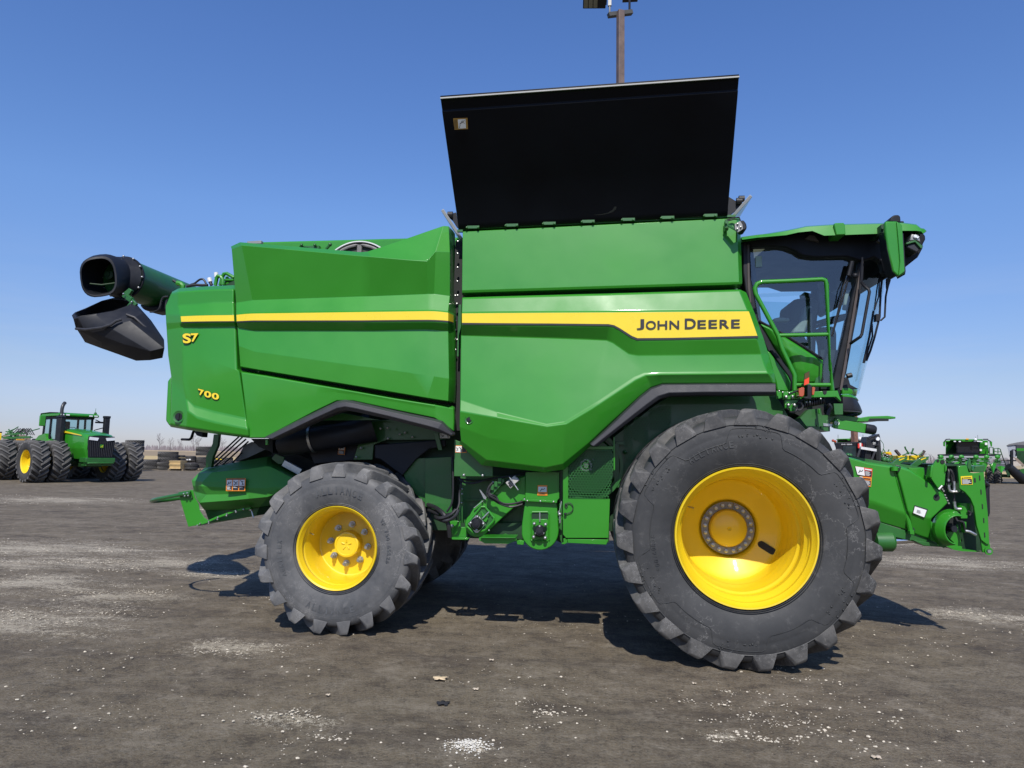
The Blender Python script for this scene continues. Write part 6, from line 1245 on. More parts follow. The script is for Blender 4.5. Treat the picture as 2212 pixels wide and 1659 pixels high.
m_ = MB(); m_.tube(pl('A', [(672, 1360, 6.66), (760, 1368, 6.62), (900, 1350, 6.6), (980, 1325, 6.6), (1030, 1290, 6.62), (1075, 1278, 6.64)]), .014, 8); m_.tube(pl('A', [(1120, 1235, 6.72), (1190, 1260, 6.72), (1300, 1360, 6.78), (1420, 1470, 6.85)]), .014, 8); m_.build('spout_rib', TRIM, au)
# under-tube cable and saddle; fittings on the rear deck (N grid)
hose('N', [(160, 412, 7.2), (120, 418, 7.2), (100, 450, 7.2), (80, 520, 7.2), (40, 545, 7.2), (0, 548, 7.2)], .010)
m_ = MB(); m_.prism(pl('A', [(1220, 1140), (1400, 1150), (1470, 1080), (1480, 1200), (1340, 1210), (1260, 1190)], 7.8), (0, .25, 0)); m_.build('auger_saddle', BLK, CB, bevel=.03)
m_ = MB(); m_.tube(pl('N', [(205, 270, 7.4), (240, 292, 7.4), (300, 310, 7.4), (330, 322, 7.4)]), .016, 6); m_.build('tube_clip', BLK, CB)
m_ = MB(); m_.tube(pl('N', [(240, 292, 7.3), (275, 300, 7.3), (295, 320, 7.3), (290, 345, 7.3)]), .03, 8); m_.build('elbow_pipe', GREEN, CB)
hose('N', [(340, 322, 7.2), (365, 305, 7.2), (395, 295, 7.2), (440, 262, 7.2), (470, 260, 7.2), (490, 285, 7.2), (498, 312, 7.2)], .011)
hose('N', [(330, 322, 7.2), (390, 310, 7.2), (450, 312, 7.2), (510, 312, 7.2)], .016)
m_ = MB(); m_.rod(p('N', 545, 312, 7.1), p('N', 530, 275, 7.1), .018); m_.build('beacon_stem', BLK, CB); m_ = MB(); m_.rod(p('N', 533, 282, 7.1), p('N', 524, 248, 7.1), .022); m_.rod(p('N', 588, 240, 7.1), p('N', 585, 200, 7.1), .022); m_.build('grease_cap', WHITE, CB)
m_ = MB(); m_.rod(p('N', 590, 270, 7.1), p('N', 588, 238, 7.1), .018); m_.build('cap_stem', BLK, CB)
m_ = MB(); m_.tube(pl('N', [(578, 315, 7.0), (590, 250, 7.0), (602, 230, 7.0), (625, 235, 7.0), (645, 262, 7.0), (645, 310, 7.0)]), .020, 8)
m_.tube(pl('N', [(620, 315, 7.1), (640, 240, 7.1), (655, 212, 7.1), (680, 208, 7.1), (745, 245, 7.1)]), .020, 8); m_.rod(p('N', 655, 265, 7.1), p('N', 742, 265, 7.1), .014); m_.prism(pl('N', [(668, 235), (685, 232), (700, 250), (740, 250), (735, 310), (660, 310)], 7.15), (0, .02, 0)); m_.build('deck_rail', GREEN, CB)
# ---------------------------------------------------------------- yard light pole behind the combine
q = PD(1338, 985, 17.5); q.z = 0; POLE = mat('brown_painted_steel', (.115, .075, .06), .6, var=.3, vs=5, dust=(.20, .16, .14), dustamt=.5, bmp=.2, bs=30)
lp = empty('light_pole', 'tall square brown yard light pole rising behind the raised black cover', 'light pole', (q.x, q.y, 0))
px0, pyd = q.x, q.y
def pw(x, y): return P(x, y, pyd)
zt = pw(1340, 24).z
PR = M.Rotation(rad(24), 3, 'Z')
m_ = MB(); m_.box((q.x, q.y, zt/2), (.165, .165, zt), PR); m_.build('pole', POLE, lp, bevel=.008)
m_ = MB(); a_, b1 = pw(1314, 33), pw(1366, 14); b1.y += .25; m_.bar(a_, b1, .13, .11); m_.build('crossarm', mat('arm_bronze', (.05, .05, .045), .6), lp, bevel=.005)
def lamp(xs, ys, xw, nm='lamp_head'):
    base = pw(xs, ys); m_ = MB(); m_.rod(base, base+V((0, 0, .20)), .024); m_.box(base+V((0, 0, .27)), (.09, .07, .16)); m_.build('lamp_mount', GREY, lp, bevel=.004)
    m_ = MB(); c_ = base+V((-.40, -.05, .34)); R_ = M.Rotation(rad(3), 3, 'Y') @ M.Rotation(rad(-26), 3, 'X')
    m_.box(c_, (.60, .42, .06), R_); m_.box(c_+R_ @ V((.2, 0, .05)), (.25, .3, .06), R_); h = m_.build(nm, BLK, lp, bevel=.015)
    m_ = MB()
    for k in range(3): m_.box(c_+R_ @ V((-.22+k*.125, 0, -.033)), (.105, .36, .01), R_)
    m_.build('lamp_lens', mat('led_lens', (.20, .20, .14), .3, coat=.6), h)
lamp(1317, 28, 0)
base = pw(1361, 13); base.y += .25
m_ = MB(); m_.rod(base, base+V((0, 0, .75)), .03); m_.build('lamp_mount', BLK, lp)
m_ = MB(); m_.box(base+V((.05, .45, .80)), (.42, .60, .07)); m_.build('lamp_head', BLK, lp, bevel=.015)
q = PD(1847, 985, 46); up_pole = empty('light_pole', 'brown pole standing behind the black loader mast at right', 'light pole', (q.x, q.y, 0))
m_ = MB(); hh = PD(1847, 872, 46).z
m_.box((q.x, q.y, hh/2), (.30, .30, hh), PR); m_.build('pole', mat('rust_brown_pole', (.19, .095, .065), .7, var=.3), up_pole)
# ---------------------------------------------------------------- articulated tractor with dual wheels
def TT(label, cat, name, loc, rz, grp=None): return empty(name, label, cat, loc, grp, world=False, rz=rz)
G33 = ground(1043*0+190, 1043); tr = TT('green articulated tractor on dual wheels with a black stack, parked behind at left', 'tractor', 'articulated_tractor', (G33.x, G33.y, 0), 0)
view = math.atan2(-G33.y, -G33.x)                       # direction toward the camera
tr.rotation_euler = (0, 0, view+rad(24)); tr.location = G33+V((-math.cos(view+rad(24))*1.5, -math.sin(view+rad(24))*1.5, 0))+V((-.15, 1.2, 0))-r0*1.15; tr.location.z = 0; tr.scale = (.96, .96, .96)
RY = M.Rotation(0, 3, 'Z')
def small_wheel(parent, loc, R, W, rr, nl=20, sgn=1, rimmat=YEL, deep=.10, name='wheel'):
    """sgn=+1: outer face towards -Y"""
    e = bpy.data.objects.new(name, None); COL.objects.link(e); e.parent = parent; e.location = loc; e.empty_display_size = .1
    if sgn < 0: e.rotation_euler = (0, 0, PI)
    key = (R, W, rr, nl, deep, sgn)
    if key in SW:
        for nm, me in SW[key]: o = bpy.data.objects.new(nm, me); COL.objects.link(o); o.parent = e
        return e
    ty, lo = ag_tyre(R, W, rr, nl, e, LUGB, TYREB2, seg=48, adv=W*.42, dirn=sgn, lh=.06, small=True)
    m_ = MB(); h = W/2; m_.lathe([(h*.8, rr-.03), (h*.9, rr+.012), (h*.8, rr-.02), (-h*.1, rr-.05), (-h*.08, .001)], n=36); m_.lathe([(-h*.8, rr-.02), (-h*.9, rr+.012), (-h*.8, rr-.03), (-h*.3, rr-.05), (-h*.1+deep*0, rr-.06), (-h*.1+deep, rr*.55), (-h*.1+deep, rr*.40), (-h*.1+deep*.3, rr*.34), (-h*.1, rr*.15), (-h*.1, .001)], n=36)
    ro = m_.build('rim', rimmat, e, ang=35)
    SW[key] = [('tyre', ty.data), ('tread_lugs', lo.data), ('rim', ro.data)]
    return e
SW = {}
TYREB2 = mat('rubber_far', (.022, .022, .022), .8, var=.3, vs=4, dust=(.14, .13, .12), dustamt=.45)
LUGB = mat('rubber_far_lug', (.085, .082, .078), .8, var=.3, vs=5, dust=(.18, .17, .155), dustamt=.6)
for x in (1.85, -1.95):
    for y in (1.32, 2.22): small_wheel(tr, (x, y, 1.0), 1.02, .74, .55, 20, -1, name='dual_wheel')
    for y in (-1.32, -2.22): small_wheel(tr, (x, y, 1.0), 1.02, .74, .55, 20, 1, name='dual_wheel')
def tb(name, mb, mt, parent=tr, **k): return mb.build(name, mt, parent, **k)
for x in (1.85, -1.95): m_ = MB(); m_.cyl((x, 0, 1.0), .16, 4.4); tb('axle', m_, GDARK)
# hood (x forward)
def xsec(x, w, zb, zt_, bw=.8): return [V((x, -w*bw, zb)), V((x, -w, zb+.5)), V((x, -w, zt_-.16)), V((x, -w*.86, zt_-.03)), V((x, -w*.5, zt_+.01)), V((x, 0, zt_+.03)), V((x, w*.5, zt_+.01)), V((x, w*.86, zt_-.03)), V((x, w, zt_-.16)), V((x, w, zb+.5)), V((x, w*bw, zb))]
m_ = MB(); m_.grid([xsec(.9, .62, 1.15, 2.62), xsec(1.6, .63, 1.15, 2.60), xsec(2.8, .66, 1.15, 2.46), xsec(3.4, .68, 1.15, 2.36), xsec(3.62, .62, 1.15, 2.28)]); tb('hood', m_, GREEN, bevel=.02, bang=14, ang=40)
m_ = MB(); m_.prism([V((3.6, y, z)) for y, z in ((-.60, 2.26), (.60, 2.26), (.63, 2.0), (.56, 1.22), (-.56, 1.22), (-.63, 2.0))], (.07, 0, 0)); gr = tb('grille', m_, BLK, bevel=.01)
m_ = MB()
for k in range(13): y = -.54+k*.09; m_.prism([V((3.68, y, 2.0)), V((3.68, y+.02, 2.0)), V((3.68, y*.9+.02, 1.28)), V((3.68, y*.9, 1.28))], (.025, 0, 0))
tb('grille_slats', m_, TRIM, gr)
for s_ in (-1, 1):
    m_ = MB(); m_.prism([V((3.69, s_*.16, 2.18)), V((3.69, s_*.58, 2.22)), V((3.69, s_*.60, 2.08)), V((3.69, s_*.22, 2.04))], (.03, 0, 0)); tb('headlight', m_, WHITEPL, tr)
m_ = MB(); m_.prism([V((3.70, -.07, 1.86)), V((3.70, .07, 1.86)), V((3.70, .08, 1.73)), V((3.70, 0, 1.68)), V((3.70, -.08, 1.73))], (.02, 0, 0)); em = tb('badge', m_, GREEN)
m_ = MB(); 
for a_, b1 in (((-.05, 1.75), (.03, 1.79)), ((.03, 1.79), (.05, 1.83)), ((-.05, 1.75), (-.04, 1.71)), ((.02, 1.78), (.04, 1.72))): m_.bar(V((3.722, a_[0], a_[1])), V((3.722, b1[0], b1[1])), .012, .014)
tb('leaping_deer', m_, YSTR, em)
for s_ in (-1, 1):
    m_ = MB(); m_.prism([V((.95, s_*.645, 2.50)), V((.95, s_*.645, 2.36)), V((1.3, s_*.665, 2.42)), V((3.1, s_*.69, 2.27)), V((3.1, s_*.69, 2.31)), V((1.2, s_*.665, 2.52))], (0, s_*.015, 0)); tb('yellow_stripe', m_, YSTR)
m_ = MB(); m_.box((3.35, 0, 1.10), (.7, 1.36, .22)); m_.box((3.3, 0, .90), (.5, 1.2, .16)); m_.tube([V((3.4, -.62, .96)), V((3.75, -.55, .96)), V((3.75, .55, .96)), V((3.4, .62, .96))], .05, 8); tb('front_weight_frame', m_, GREEND, bevel=.03)
m_ = MB(); m_.box((1.0, 0, 1.0), (4.2, .7, .5)); m_.box((-2.2, 0, 1.1), (2.4, .9, .6)); tb('chassis', m_, GDARK, bevel=.02)
# cab: posts, glass, roof
m_ = MB()
for (x, y) in ((.78, -.78), (.78, .78), (-.95, -.82), (-.95, .82), (-.1, -.84), (-.1, .84)): m_.bar(V((x, y, 1.7)), V((x*.9+(.12 if x > 0 else 0), y*.97, 3.25)), .09, .09)
m_.box((-.1, 0, 1.6), (1.85, 1.65, .5)); m_.box((-.1, 0, 3.22), (1.9, 1.7, .12)); tb('cab_frame', m_, BLK, bevel=.01)
m_ = MB()
for pts in ([V((.80, -.74, 1.8)), V((.80, .74, 1.8)), V((.84, .74, 3.2)), V((.84, -.74, 3.2))], [V((-.94, -.78, 1.8)), V((-.94, .78, 1.8)), V((-.90, .74, 3.2)), V((-.90, -.74, 3.2))], [V((.78, -.83, 1.8)), V((-.94, -.83, 1.8)), V((-.9, -.80, 3.2)), V((.82, -.80, 3.2))], [V((.78, .83, 1.8)), V((-.94, .83, 1.8)), V((-.9, .80, 3.2)), V((.82, .80, 3.2))]): m_.add(pts, [(0, 1, 2, 3)])
tb('cab_glass', m_, GLASS, smooth=False)
m_ = MB(); m_.grid([[V((x, y, z)) for x, z in ((-1.1, 3.32), (-1.05, 3.43), (0, 3.47), (.95, 3.44), (1.12, 3.34), (1.05, 3.26), (-1.05, 3.26))] for y in (-.95, -.85, 0, .85, .95)]); m_.box((0, 0, 3.33), (2.05, 1.86, .14)); tb('cab_roof', m_, GREEN, bevel=.03)
m_ = MB()
for y in (-.8, -.55, .55, .8): m_.box((1.09, y, 3.33), (.06, .16, .07))
tb('roof_lights', m_, WHITEPL)
m_ = MB(); m_.box((-.3, 0, 2.25), (.5, .55, .5)); m_.box((-.5, 0, 2.7), (.14, .5, .7)); tb('seat', m_, SEAT, bevel=.05)
m_ = MB(); m_.tube([V((.35+.05*math.sin(a), math.cos(a)*.2, 2.65+math.sin(a)*.08)) for a in [k*PI/8 for k in range(16)]], .016, 6, closed=True); m_.rod(V((.55, 0, 1.9)), V((.35, 0, 2.65)), .05); tb('steering_wheel', m_, BLK)
m_ = MB(); oc = [(math.cos(k*PI/4+PI/8)*.20, math.sin(k*PI/4+PI/8)*.20) for k in range(8)]; m_.prism([V((1.05+a_*1.1, -.82+b1, 1.75)) for a_, b1 in oc], (0, 0, 1.45)); m_.lathe([(3.2, .24), (3.3, .12)], (1.05, -.82, 0), 16, 'Z'); m_.prism([V((1.05+a_*.5, -.82+b1*.6, 1.5)) for a_, b1 in oc], (0, 0, .3)); tb('exhaust_shroud', m_, BLK, bevel=.01)
m_ = MB(); m_.tube([V((1.05, -.82, 3.25)), V((1.05, -.82, 3.60)), V((1.05, -.80, 3.74)), V((1.0, -.74, 3.86)), V((.92, -.66, 3.93))], [.085, .08, .08, .08, .085], 14); tb('exhaust_stack', m_, mat('stack_steel', (.06, .06, .06), .4, metal=.5))
m_ = MB(); m_.box((1.3, 1.25, 2.78), (.24, .24, 1.15)); m_.box((1.3, 1.25, 3.30), (.28, .28, .12)); m_.tube([V((1.3, 1.15, 2.75)), V((1.3, .68, 2.6)), V((1.3, .66, 2.2))], .03, 6); tb('air_intake', m_, BLK, bevel=.02)
for s_ in (-1, 1):
    m_ = MB(); m_.box((.95, s_*1.62, 2.98), (.12, .26, .52)) if s_ < 0 else m_.box((.95, 1.1, 3.02), (.12, .5, .09)); mr = tb('mirror', m_, GREEN if s_ < 0 else BLK, bevel=.03)
    m_ = MB(); m_.rod(V((.9, s_*.88, 3.15)), V((.95, s_*(1.6 if s_ < 0 else 1.1), 3.05)), .025); tb('mirror_arm', m_, BLK, mr)
m_ = MB(); m_.box((1.6, 1.25, 2.05), (.1, .3, .16)); m_.rod(V((1.6, .7, 1.95)), V((1.6, 1.2, 2.0)), .02); tb('marker_light', m_, BLK)
for s_ in (-1, 1):
    m_ = MB(); m_.grid([[V((x, y, z)) for x, z in ((-.2, 1.45), (.2, 1.75), (.6, 1.98), (1.15, 2.0))] for y in (s_*.62, s_*1.12)]); m_.prism([V((-.9, s_*.75, 1.5)), V((-1.6, s_*.75, 1.9)), V((-1.0, s_*.75, 2.25)), V((-.3, s_*.75, 2.35)), V((.4, s_*.75, 1.5))], (0, s_*.2, 0)); tb('fender', m_, GREEN, solid=.03)
m_ = MB(); m_.box((-2.1, 0, 1.85), (1.7, 1.2, .55), tx=.85); m_.box((-2.95, 0, 1.75), (.4, 1.1, .5)); tb('rear_deck', m_, BLK, bevel=.03)
m_ = MB(); m_.box((-2.1, -1.4, 2.02), (.12, .34, .12)); tb('warning_light', m_, mat('amber_bar', (.75, .38, .03), .4)); m_ = MB(); m_.box((-2.1, -1.4, 1.86), (.1, .3, .08)); tb('tail_light', m_, RED)
m_ = MB(); m_.rod(V((.9, .85, 3.44)), V((.9, .85, 3.75)), .01); m_.ball(V((.9, .85, 3.48)), .07, 8); tb('antenna', m_, GREEND)
m_ = MB(); m_.prism([V((.4, -1.25, .5)), V((1.0, -1.25, .5)), V((1.0, -.7, .5)), V((.4, -.7, .5))], (0, 0, .08)); m_.prism([V((.4, -1.25, .95)), V((1.0, -1.25, .95)), V((1.0, -.7, .95)), V((.4, -.7, .95))], (0, 0, .05)); tb('entry_steps', m_, GDARK)
# ---------------------------------------------------------------- things behind the tractor
def frame_thing(name, label, cat, x, y, dist, build):
    g_ = PD(x, y, dist); e = empty(name, label, cat, (g_.x, g_.y, 0)); build(e, lambda a, b1, dd=0: PD(a, b1, dist+dd)); return e
def b_till(e, w_):
    rr = random.Random(4); m_ = MB()
    for k in range(34):
        a_ = w_(rr.uniform(12, 62), rr.uniform(931, 955), rr.uniform(0, 3)); m_.rod(a_, a_+V((rr.uniform(-.9, .9), 0, rr.uniform(-.35, .5))), .035, 5)
    m_.bar(w_(10, 946), w_(66, 944), .12, .12); m_.bar(w_(12, 938), w_(60, 936), .09, .09); m_.build('folded_frame', GREEND, e)
    m_ = MB()
    for k in range(14):
        a_ = w_(12+k*3.6, 950+rr.uniform(-4, 3), 1); m_.cyl(a_, .22, .03, n=12)
    m_.build('discs', mat('worn_steel', (.30, .25, .2), .5, metal=.5), e)
    m_ = MB()
    for k in range(10): a_ = w_(rr.uniform(20, 60), 936); m_.tube([a_, a_+V((.3, 0, .3)), a_+V((.6, 0, -.1))], .025, 5)
    m_.build('hydraulic_hoses', HOSE, e)
    m_ = MB()
    for x in (18, 38, 56):
        t_ = w_(x, 950); m_.bar(t_, V((t_.x, t_.y, .35)), .1, .1); m_.cyl(V((t_.x, t_.y, .35)), .35, .2, n=16)
    m_.build('support_wheels', TYREB2, e)
frame_thing('tillage_implement', 'folded green tillage implement behind the big tractor at far left', 'implement', 40, 945, 44, b_till)
def b_yel(e, w_):
    m_ = MB(); m_.prism([w_(-14, 935), w_(4, 935), w_(3, 950), w_(-2, 955), w_(-14, 955)], V((w_(0, 940).x, w_(0, 940).y, 0)).normalized()*1.2); m_.build('hopper', YEL, e, bevel=.04)
    m_ = MB(); m_.prism([w_(-14, 932.5), w_(4.5, 932.5), w_(4.5, 935), w_(-14, 935)], V((w_(0, 940).x, w_(0, 940).y, 0)).normalized()*1.2); m_.build('lid', BLK, e)
    m_ = MB(); a_ = w_(-12, 955); m_.bar(V((a_.x-.4, a_.y+.6, a_.z)), V((a_.x-.4, a_.y+.6, .0)), .3, .3); m_.build('stand', GREEND, e)
frame_thing('seed_hopper', 'yellow seed hopper with black lid at the left edge of the photo', 'hopper', -5, 945, 38, b_yel)
# ---------------------------------------------------------------- stacked tyres, pallets, crate
def tyre_obj(name, R, W, loc, label, group, smooth=False, mt=None, key=[{}]):
    k = (R, W, smooth); c_ = key[0]
    e = bpy.data.objects.new(name, None); COL.objects.link(e); e.location = loc; e.rotation_euler = (PI/2, 0, (loc[0]*7) % 3); e.empty_display_size = .1
    if k in c_:
        for nm, me in c_[k]: o = bpy.data.objects.new(nm, me); COL.objects.link(o); o.parent = e
    else:
        if smooth:
            m_ = MB(); h = W/2; m_.lathe([(-h*.8, R*.55), (-h, R*.66), (-h, R*.86), (-h*.85, R*.96), (-h*.5, R), (h*.5, R), (h*.85, R*.96), (h, R*.86), (h, R*.66), (h*.8, R*.55)], n=32, closed=True); ty = m_.build('casing', TYREB2, e)
            m_ = MB()
            for j in range(30):
                a = j*2*PI/30
                for s_ in (-1, 1): m_.box((math.sin(a)*(R+.004), s_*h*.42, math.cos(a)*(R+.004)), (R*.10, h*.5, .025), M.Rotation(a, 3, 'Y'))
            lo = m_.build('tread_lugs', TYREB2, e); c_[k] = [('casing', ty.data), ('tread_lugs', lo.data)]
        else:
            ty, lo = ag_tyre(R, W, R*.56, 20, e, mt or LUGB, TYREB2, seg=40, adv=W*.8, lh=.06, small=True); ty.name = 'casing'; c_[k] = [('casing', ty.data), ('tread_lugs', lo.data)]
    tag(e, label, 'tyre', group); return e
GT = 'tyres stacked at the edge of the yard'
DT = 55.0
def wq(x, y, dd=0): a = d2('W', x, y); return PD(a[0], a[1], DT+dd)
pal = mat('pallet_wood', (.24, .19, .13), .9, var=.3, vs=6)
def stack(cx, ybot, wpx, ys, labels, dd=0, smooth=False, group=GT):
    """ys: list of (top,bottom) in crop pixels"""
    for (yt_, yb_), lb in zip(ys, labels):
        A_ = wq(cx-wpx/2, yb_, dd); B_ = wq(cx+wpx/2, yb_, dd); T_ = wq(cx, yt_, dd); Bt = wq(cx, yb_, dd)
        R = (B_-A_).length/2; W_ = max(.2, T_.z-Bt.z); R = round(R*8)/8; W_ = round(W_*20)/20
        tyre_obj('farm_tyre', R, W_*.98, (Bt.x, Bt.y+R*.3, Bt.z+W_/2), lb, group, smooth)
stack(440, 620, 290, [(530, 618), (442, 532)], ['bottom farm tyre of the pair directly beside the tractor wheel', 'top farm tyre of the low pair beside the tractor wheel'])
stack(672, 622, 215, [(548, 622), (476, 549)], ['bottom grey tyre just left of the wooden crate', 'grey tyre resting second from the ground left of the wooden crate'])
stack(731, 470, 340, [(380, 470), (296, 384)], ['wide lugged tyre, lower of the two overhanging the crate', 'wide lugged tyre topmost above the crate, with yellow tags'], dd=.6)
stack(995, 470, 132, [(402, 450), (352, 400)], ['lower of two small smooth tyres behind the crate', 'upper of two small smooth tyres behind the crate'], dd=1.5, smooth=True)
stack(1146, 455, 150, [(415, 455), (372, 415)], ['small black tyre with white tag on the raised pallet', 'small black tyre topmost on the raised pallet'], smooth=True)
stack(1150, 610, 258, [(557, 610), (495, 556)], ['flat dark tyre with a label, lowest right of the crate', 'dark tyre with an oval label above the lowest one right of the crate'], dd=-.4, smooth=True)
stack(1335, 590, 210, [(490, 585), (385, 490)], ['bottom lugged tyre of the tall stack behind the curved green strut', 'second lugged tyre of the tall stack behind the curved strut'], dd=.5)
stack(1378, 365, 285, [(284, 362), (206, 284)], ['third lugged tyre of the tall stack, under the topmost one', 'topmost lugged tyre of the tall stack, against the tree line'], dd=.8)
stack(1705, 600, 340, [(500, 600), (402, 500)], ['lower tyre of the pair seen through the thin rods', 'upper tyre of the pair seen through the rods, with yellow band'], dd=.5)
stack(140, 300, 285, [(200, 300), (92, 200)], ['wide tyre second from the top behind the tractor front wheel', 'wide tyre topmost behind the tractor front wheel'], dd=-4)
stack(150, 600, 250, [(500, 610), (400, 500), (300, 400)], ['lowest tyre hidden behind the tractor front wheel', 'second tyre up hidden behind the tractor front wheel', 'third tyre up behind the tractor front wheel'], dd=-4)
m_ = MB(); a_, b1 = wq(1610, 412, .2), wq(1790, 432, .2); m_.bar(a_+V((0, -.6, 0)), b1+V((0, -.6, 0)), .04, .06)
tag(m_.build('yellow_strap', YEL), 'yellow strap lying over the tyre behind the rods', 'strap')
def pallet(x0, x1, y0, y1, label, dd=-.3):
    A_, B_ = wq(x0, y1, dd), wq(x1, y1, dd); hgt = wq(x0, y0, dd).z-A_.z; z0 = A_.z; e = empty('pallet', label, 'pallet', (A_.x, A_.y, z0), 'wooden pallets under the tyres')
    L_ = B_.x-A_.x; m_ = MB(); 
    for k in range(2): m_.box((A_.x+L_/2, A_.y+.6, z0+.02+k*(hgt-.04)), (L_, 1.2, .03))
    m_.build('deck_boards', pal, e); m_ = MB()
    for k in range(3): m_.box((A_.x+.08+(L_-.16)*k/2, A_.y+.6, z0+hgt/2), (.12, 1.2, max(.03, hgt-.05)))
    m_.build('stringers', pal, e); return e
pallet(405, 600, 610, 630, 'pallet under the low tyre pair beside the tractor')
pallet(755, 1050, 600, 632, 'pallet under the tan wooden crate', -.8); pallet(1050, 1285, 612, 632, 'pallet under the labelled dark tyres'); pallet(1285, 1430, 590, 625, 'pallet under the tall stack by the curved strut'); pallet(1040, 1235, 456, 484, 'raised pallet carrying the two small black tyres', .2)
for k, (y0, y1, lb) in enumerate(((522, 596, 'lower tan slatted crate of the pair on the pallet'), (452, 522, 'upper tan slatted crate of the pair, with a white mark'))):
    A_, B_ = wq(787, y1, -1), wq(993, y1, -1); h_ = wq(787, y0, -1).z-A_.z; e = empty('slatted_crate', lb, 'crate', (A_.x, A_.y, A_.z), 'tan slatted crates'); L_ = B_.x-A_.x
    WD = mat('crate_board', (.50, .36, .17), .8, var=.12, vs=3) if k == 0 else WD
    m_ = MB(); m_.box((A_.x+L_/2, A_.y+.45, A_.z+h_/2), (L_, .9, h_-.02)); m_.build('box', WD, e)
    m_ = MB()
    for j in range(10): m_.box((A_.x+.03+(L_-.06)*j/9, A_.y-.015, A_.z+h_/2), (.025, .03, h_-.04))
    m_.box((A_.x+L_/2, A_.y-.03, A_.z+h_-.04), (L_+.04, .05, .05)); m_.box((A_.x+L_/2, A_.y-.03, A_.z+.03), (L_+.04, .05, .05)); m_.build('slats', WD, e)
    if k == 1: m_ = MB(); m_.box(wq(945, 495, -1)+V((0, -.05, 0)), (.09, .01, .09)); m_.build('paper_tag', WHITE, e)
# white labels on the dark tyres
for x, y, w_ in ((1146, 434, 40), (1100, 436, 20), (1140, 518, 42), (1107, 585, 46)):
    A_ = wq(x, y, -.7 if y > 480 else -.35); m_ = MB(); m_.box(A_, (w_*.0044, .01, .09)); tag(m_.build('tyre_label', WHITE), dict([(1146, 'white paper label on the upper right small tyre'), (1100, 'small round white label on the raised small tyre'), (1140, 'oval white label on the middle dark tyre'), (1107, 'white label on the lowest dark tyre')])[x], 'label')
# ---------------------------------------------------------------- far combine with a corn header (U grid)
DU = 58.0
def uq(x, y, dd=0): a = d2('U', x, y); return PD(a[0], a[1], DU+dd)
def away(v_, dep): h_ = V((v_.x, v_.y, 0)).normalized(); return h_*dep
def ubox(m_, pts, dd, dep): q_ = [uq(x, y, dd) for x, y in pts]; m_.prism(q_, away(q_[0], dep)); return m_
gu = uq(950, 1250); fc = empty('far_combine', 'green combine facing us with dark cab and folded corn header, far right', 'combine harvester', (gu.x, gu.y, 0))
def fb(name, pts, dd, dep, mt, bevel=0, parent=fc): return ubox(MB(), pts, dd, dep).build(name, mt, parent, bevel=bevel)
fb('body', [(465, 360), (1405, 360), (1410, 640), (1400, 900), (470, 900), (460, 640)], 2.2, 5.5, GREEN, .03)
fb('tank_front', [(455, 345), (1405, 345), (1405, 380), (455, 380)], 2.0, 2, GREEN, .02)
fb('cab', [(690, 375), (1195, 375), (1215, 640), (700, 640)], .6, 1.6, BLK, .05)
m_ = MB(); ubox(m_, [(715, 385), (1175, 385), (1190, 630), (725, 630)], .55, .03); m_.build('windscreen', mat('dark_window', (.012, .014, .018), .08, coat=.6), fc)
fb('cab_roof', [(560, 315), (800, 318), (1130, 318), (1290, 315), (1290, 345), (1080, 350), (1045, 375), (835, 375), (810, 350), (560, 345)], .2, 2.2, GREEN, .03)
fb('amber_beacon', [(912, 300), (975, 300), (975, 325), (912, 325)], .1, .2, mat('beacon_yellow', (.8, .45, .03), .4))
m_ = MB(); m_.ball(uq(1126, 326, 0), .12, 12); m_.build('position_receiver', WHITE, fc)
for q_ in ([(460, 312), (560, 305), (562, 325), (460, 330)], [(1293, 308), (1413, 308), (1413, 330), (1293, 330)]): fb('light_bar', q_, .2, .3, BLK)
for q_ in ((775, 368), (1113, 365), (665, 365), (1228, 365), (1255, 372), (1180, 362)):
    m_ = MB(); a_ = uq(q_[0], q_[1], .1); m_.box(a_, (.16, .06, .08)); m_.build('work_light', WHITEPL, fc)
for pts in ([(402, 372), (455, 368), (450, 478), (408, 472)], [(1445, 365), (1500, 368), (1500, 478), (1470, 488), (1440, 380)]): fb('mirror', pts, 0, .2, GREEN, .03)
m_ = MB(); m_.rod(uq(430, 372), uq(470, 325), .04); m_.rod(uq(1410, 340), uq(1465, 365), .04); m_.build('mirror_arms', BLK, fc)
m_ = MB()
for x in (1132, 1180): m_.rod(uq(x, 315), uq(x-3, 225 if x > 1150 else 262), .012)
m_.build('antennas', BLK, fc)
m_ = MB(); ubox(m_, [(1215, 380), (1400, 380), (1400, 640), (1225, 640)], 1.9, .05)
for k in range(5): ubox(m_, [(1225, 420+k*22), (1340, 415+k*22), (1340, 425+k*22), (1225, 430+k*22)], 1.85, .05)
m_.build('side_louvre', GREEN, fc)
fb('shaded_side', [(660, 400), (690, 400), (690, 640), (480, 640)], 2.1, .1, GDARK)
for q_ in ((1365, 420, .2), (1245, 560, .16)): m_ = MB(); m_.box(uq(q_[0], q_[1], 1.8), (q_[2], .03, q_[2])); m_.build('white_label', WHITE, fc)
m_ = MB()
for pth in ([(1440, 640), (1440, 500), (1520, 500), (1525, 640)], [(1545, 650), (1545, 525), (1640, 520), (1680, 540), (1730, 700), (1840, 1000), (1910, 1100)], [(1355, 640), (1370, 510), (1410, 510), (1420, 640)], [(1630, 520), (1630, 640)], [(1545, 580), (1600, 600), (1690, 600)], [(1440, 640), (1700, 660)]): m_.tube([uq(x, y, .8) for x, y in pth], .035, 6)
m_.build('ladder_rails', GREEND, fc)
ch_ = empty('corn_header', 'folded green corn header with row units and pointed snouts on the far combine', 'corn header', (gu.x, gu.y-1, 0))
m_ = MB(); ubox(m_, [(280, 655), (960, 640), (1690, 660), (1690, 705), (280, 700)], -.3, .5); m_.build('auger_trough', BLK, ch_)
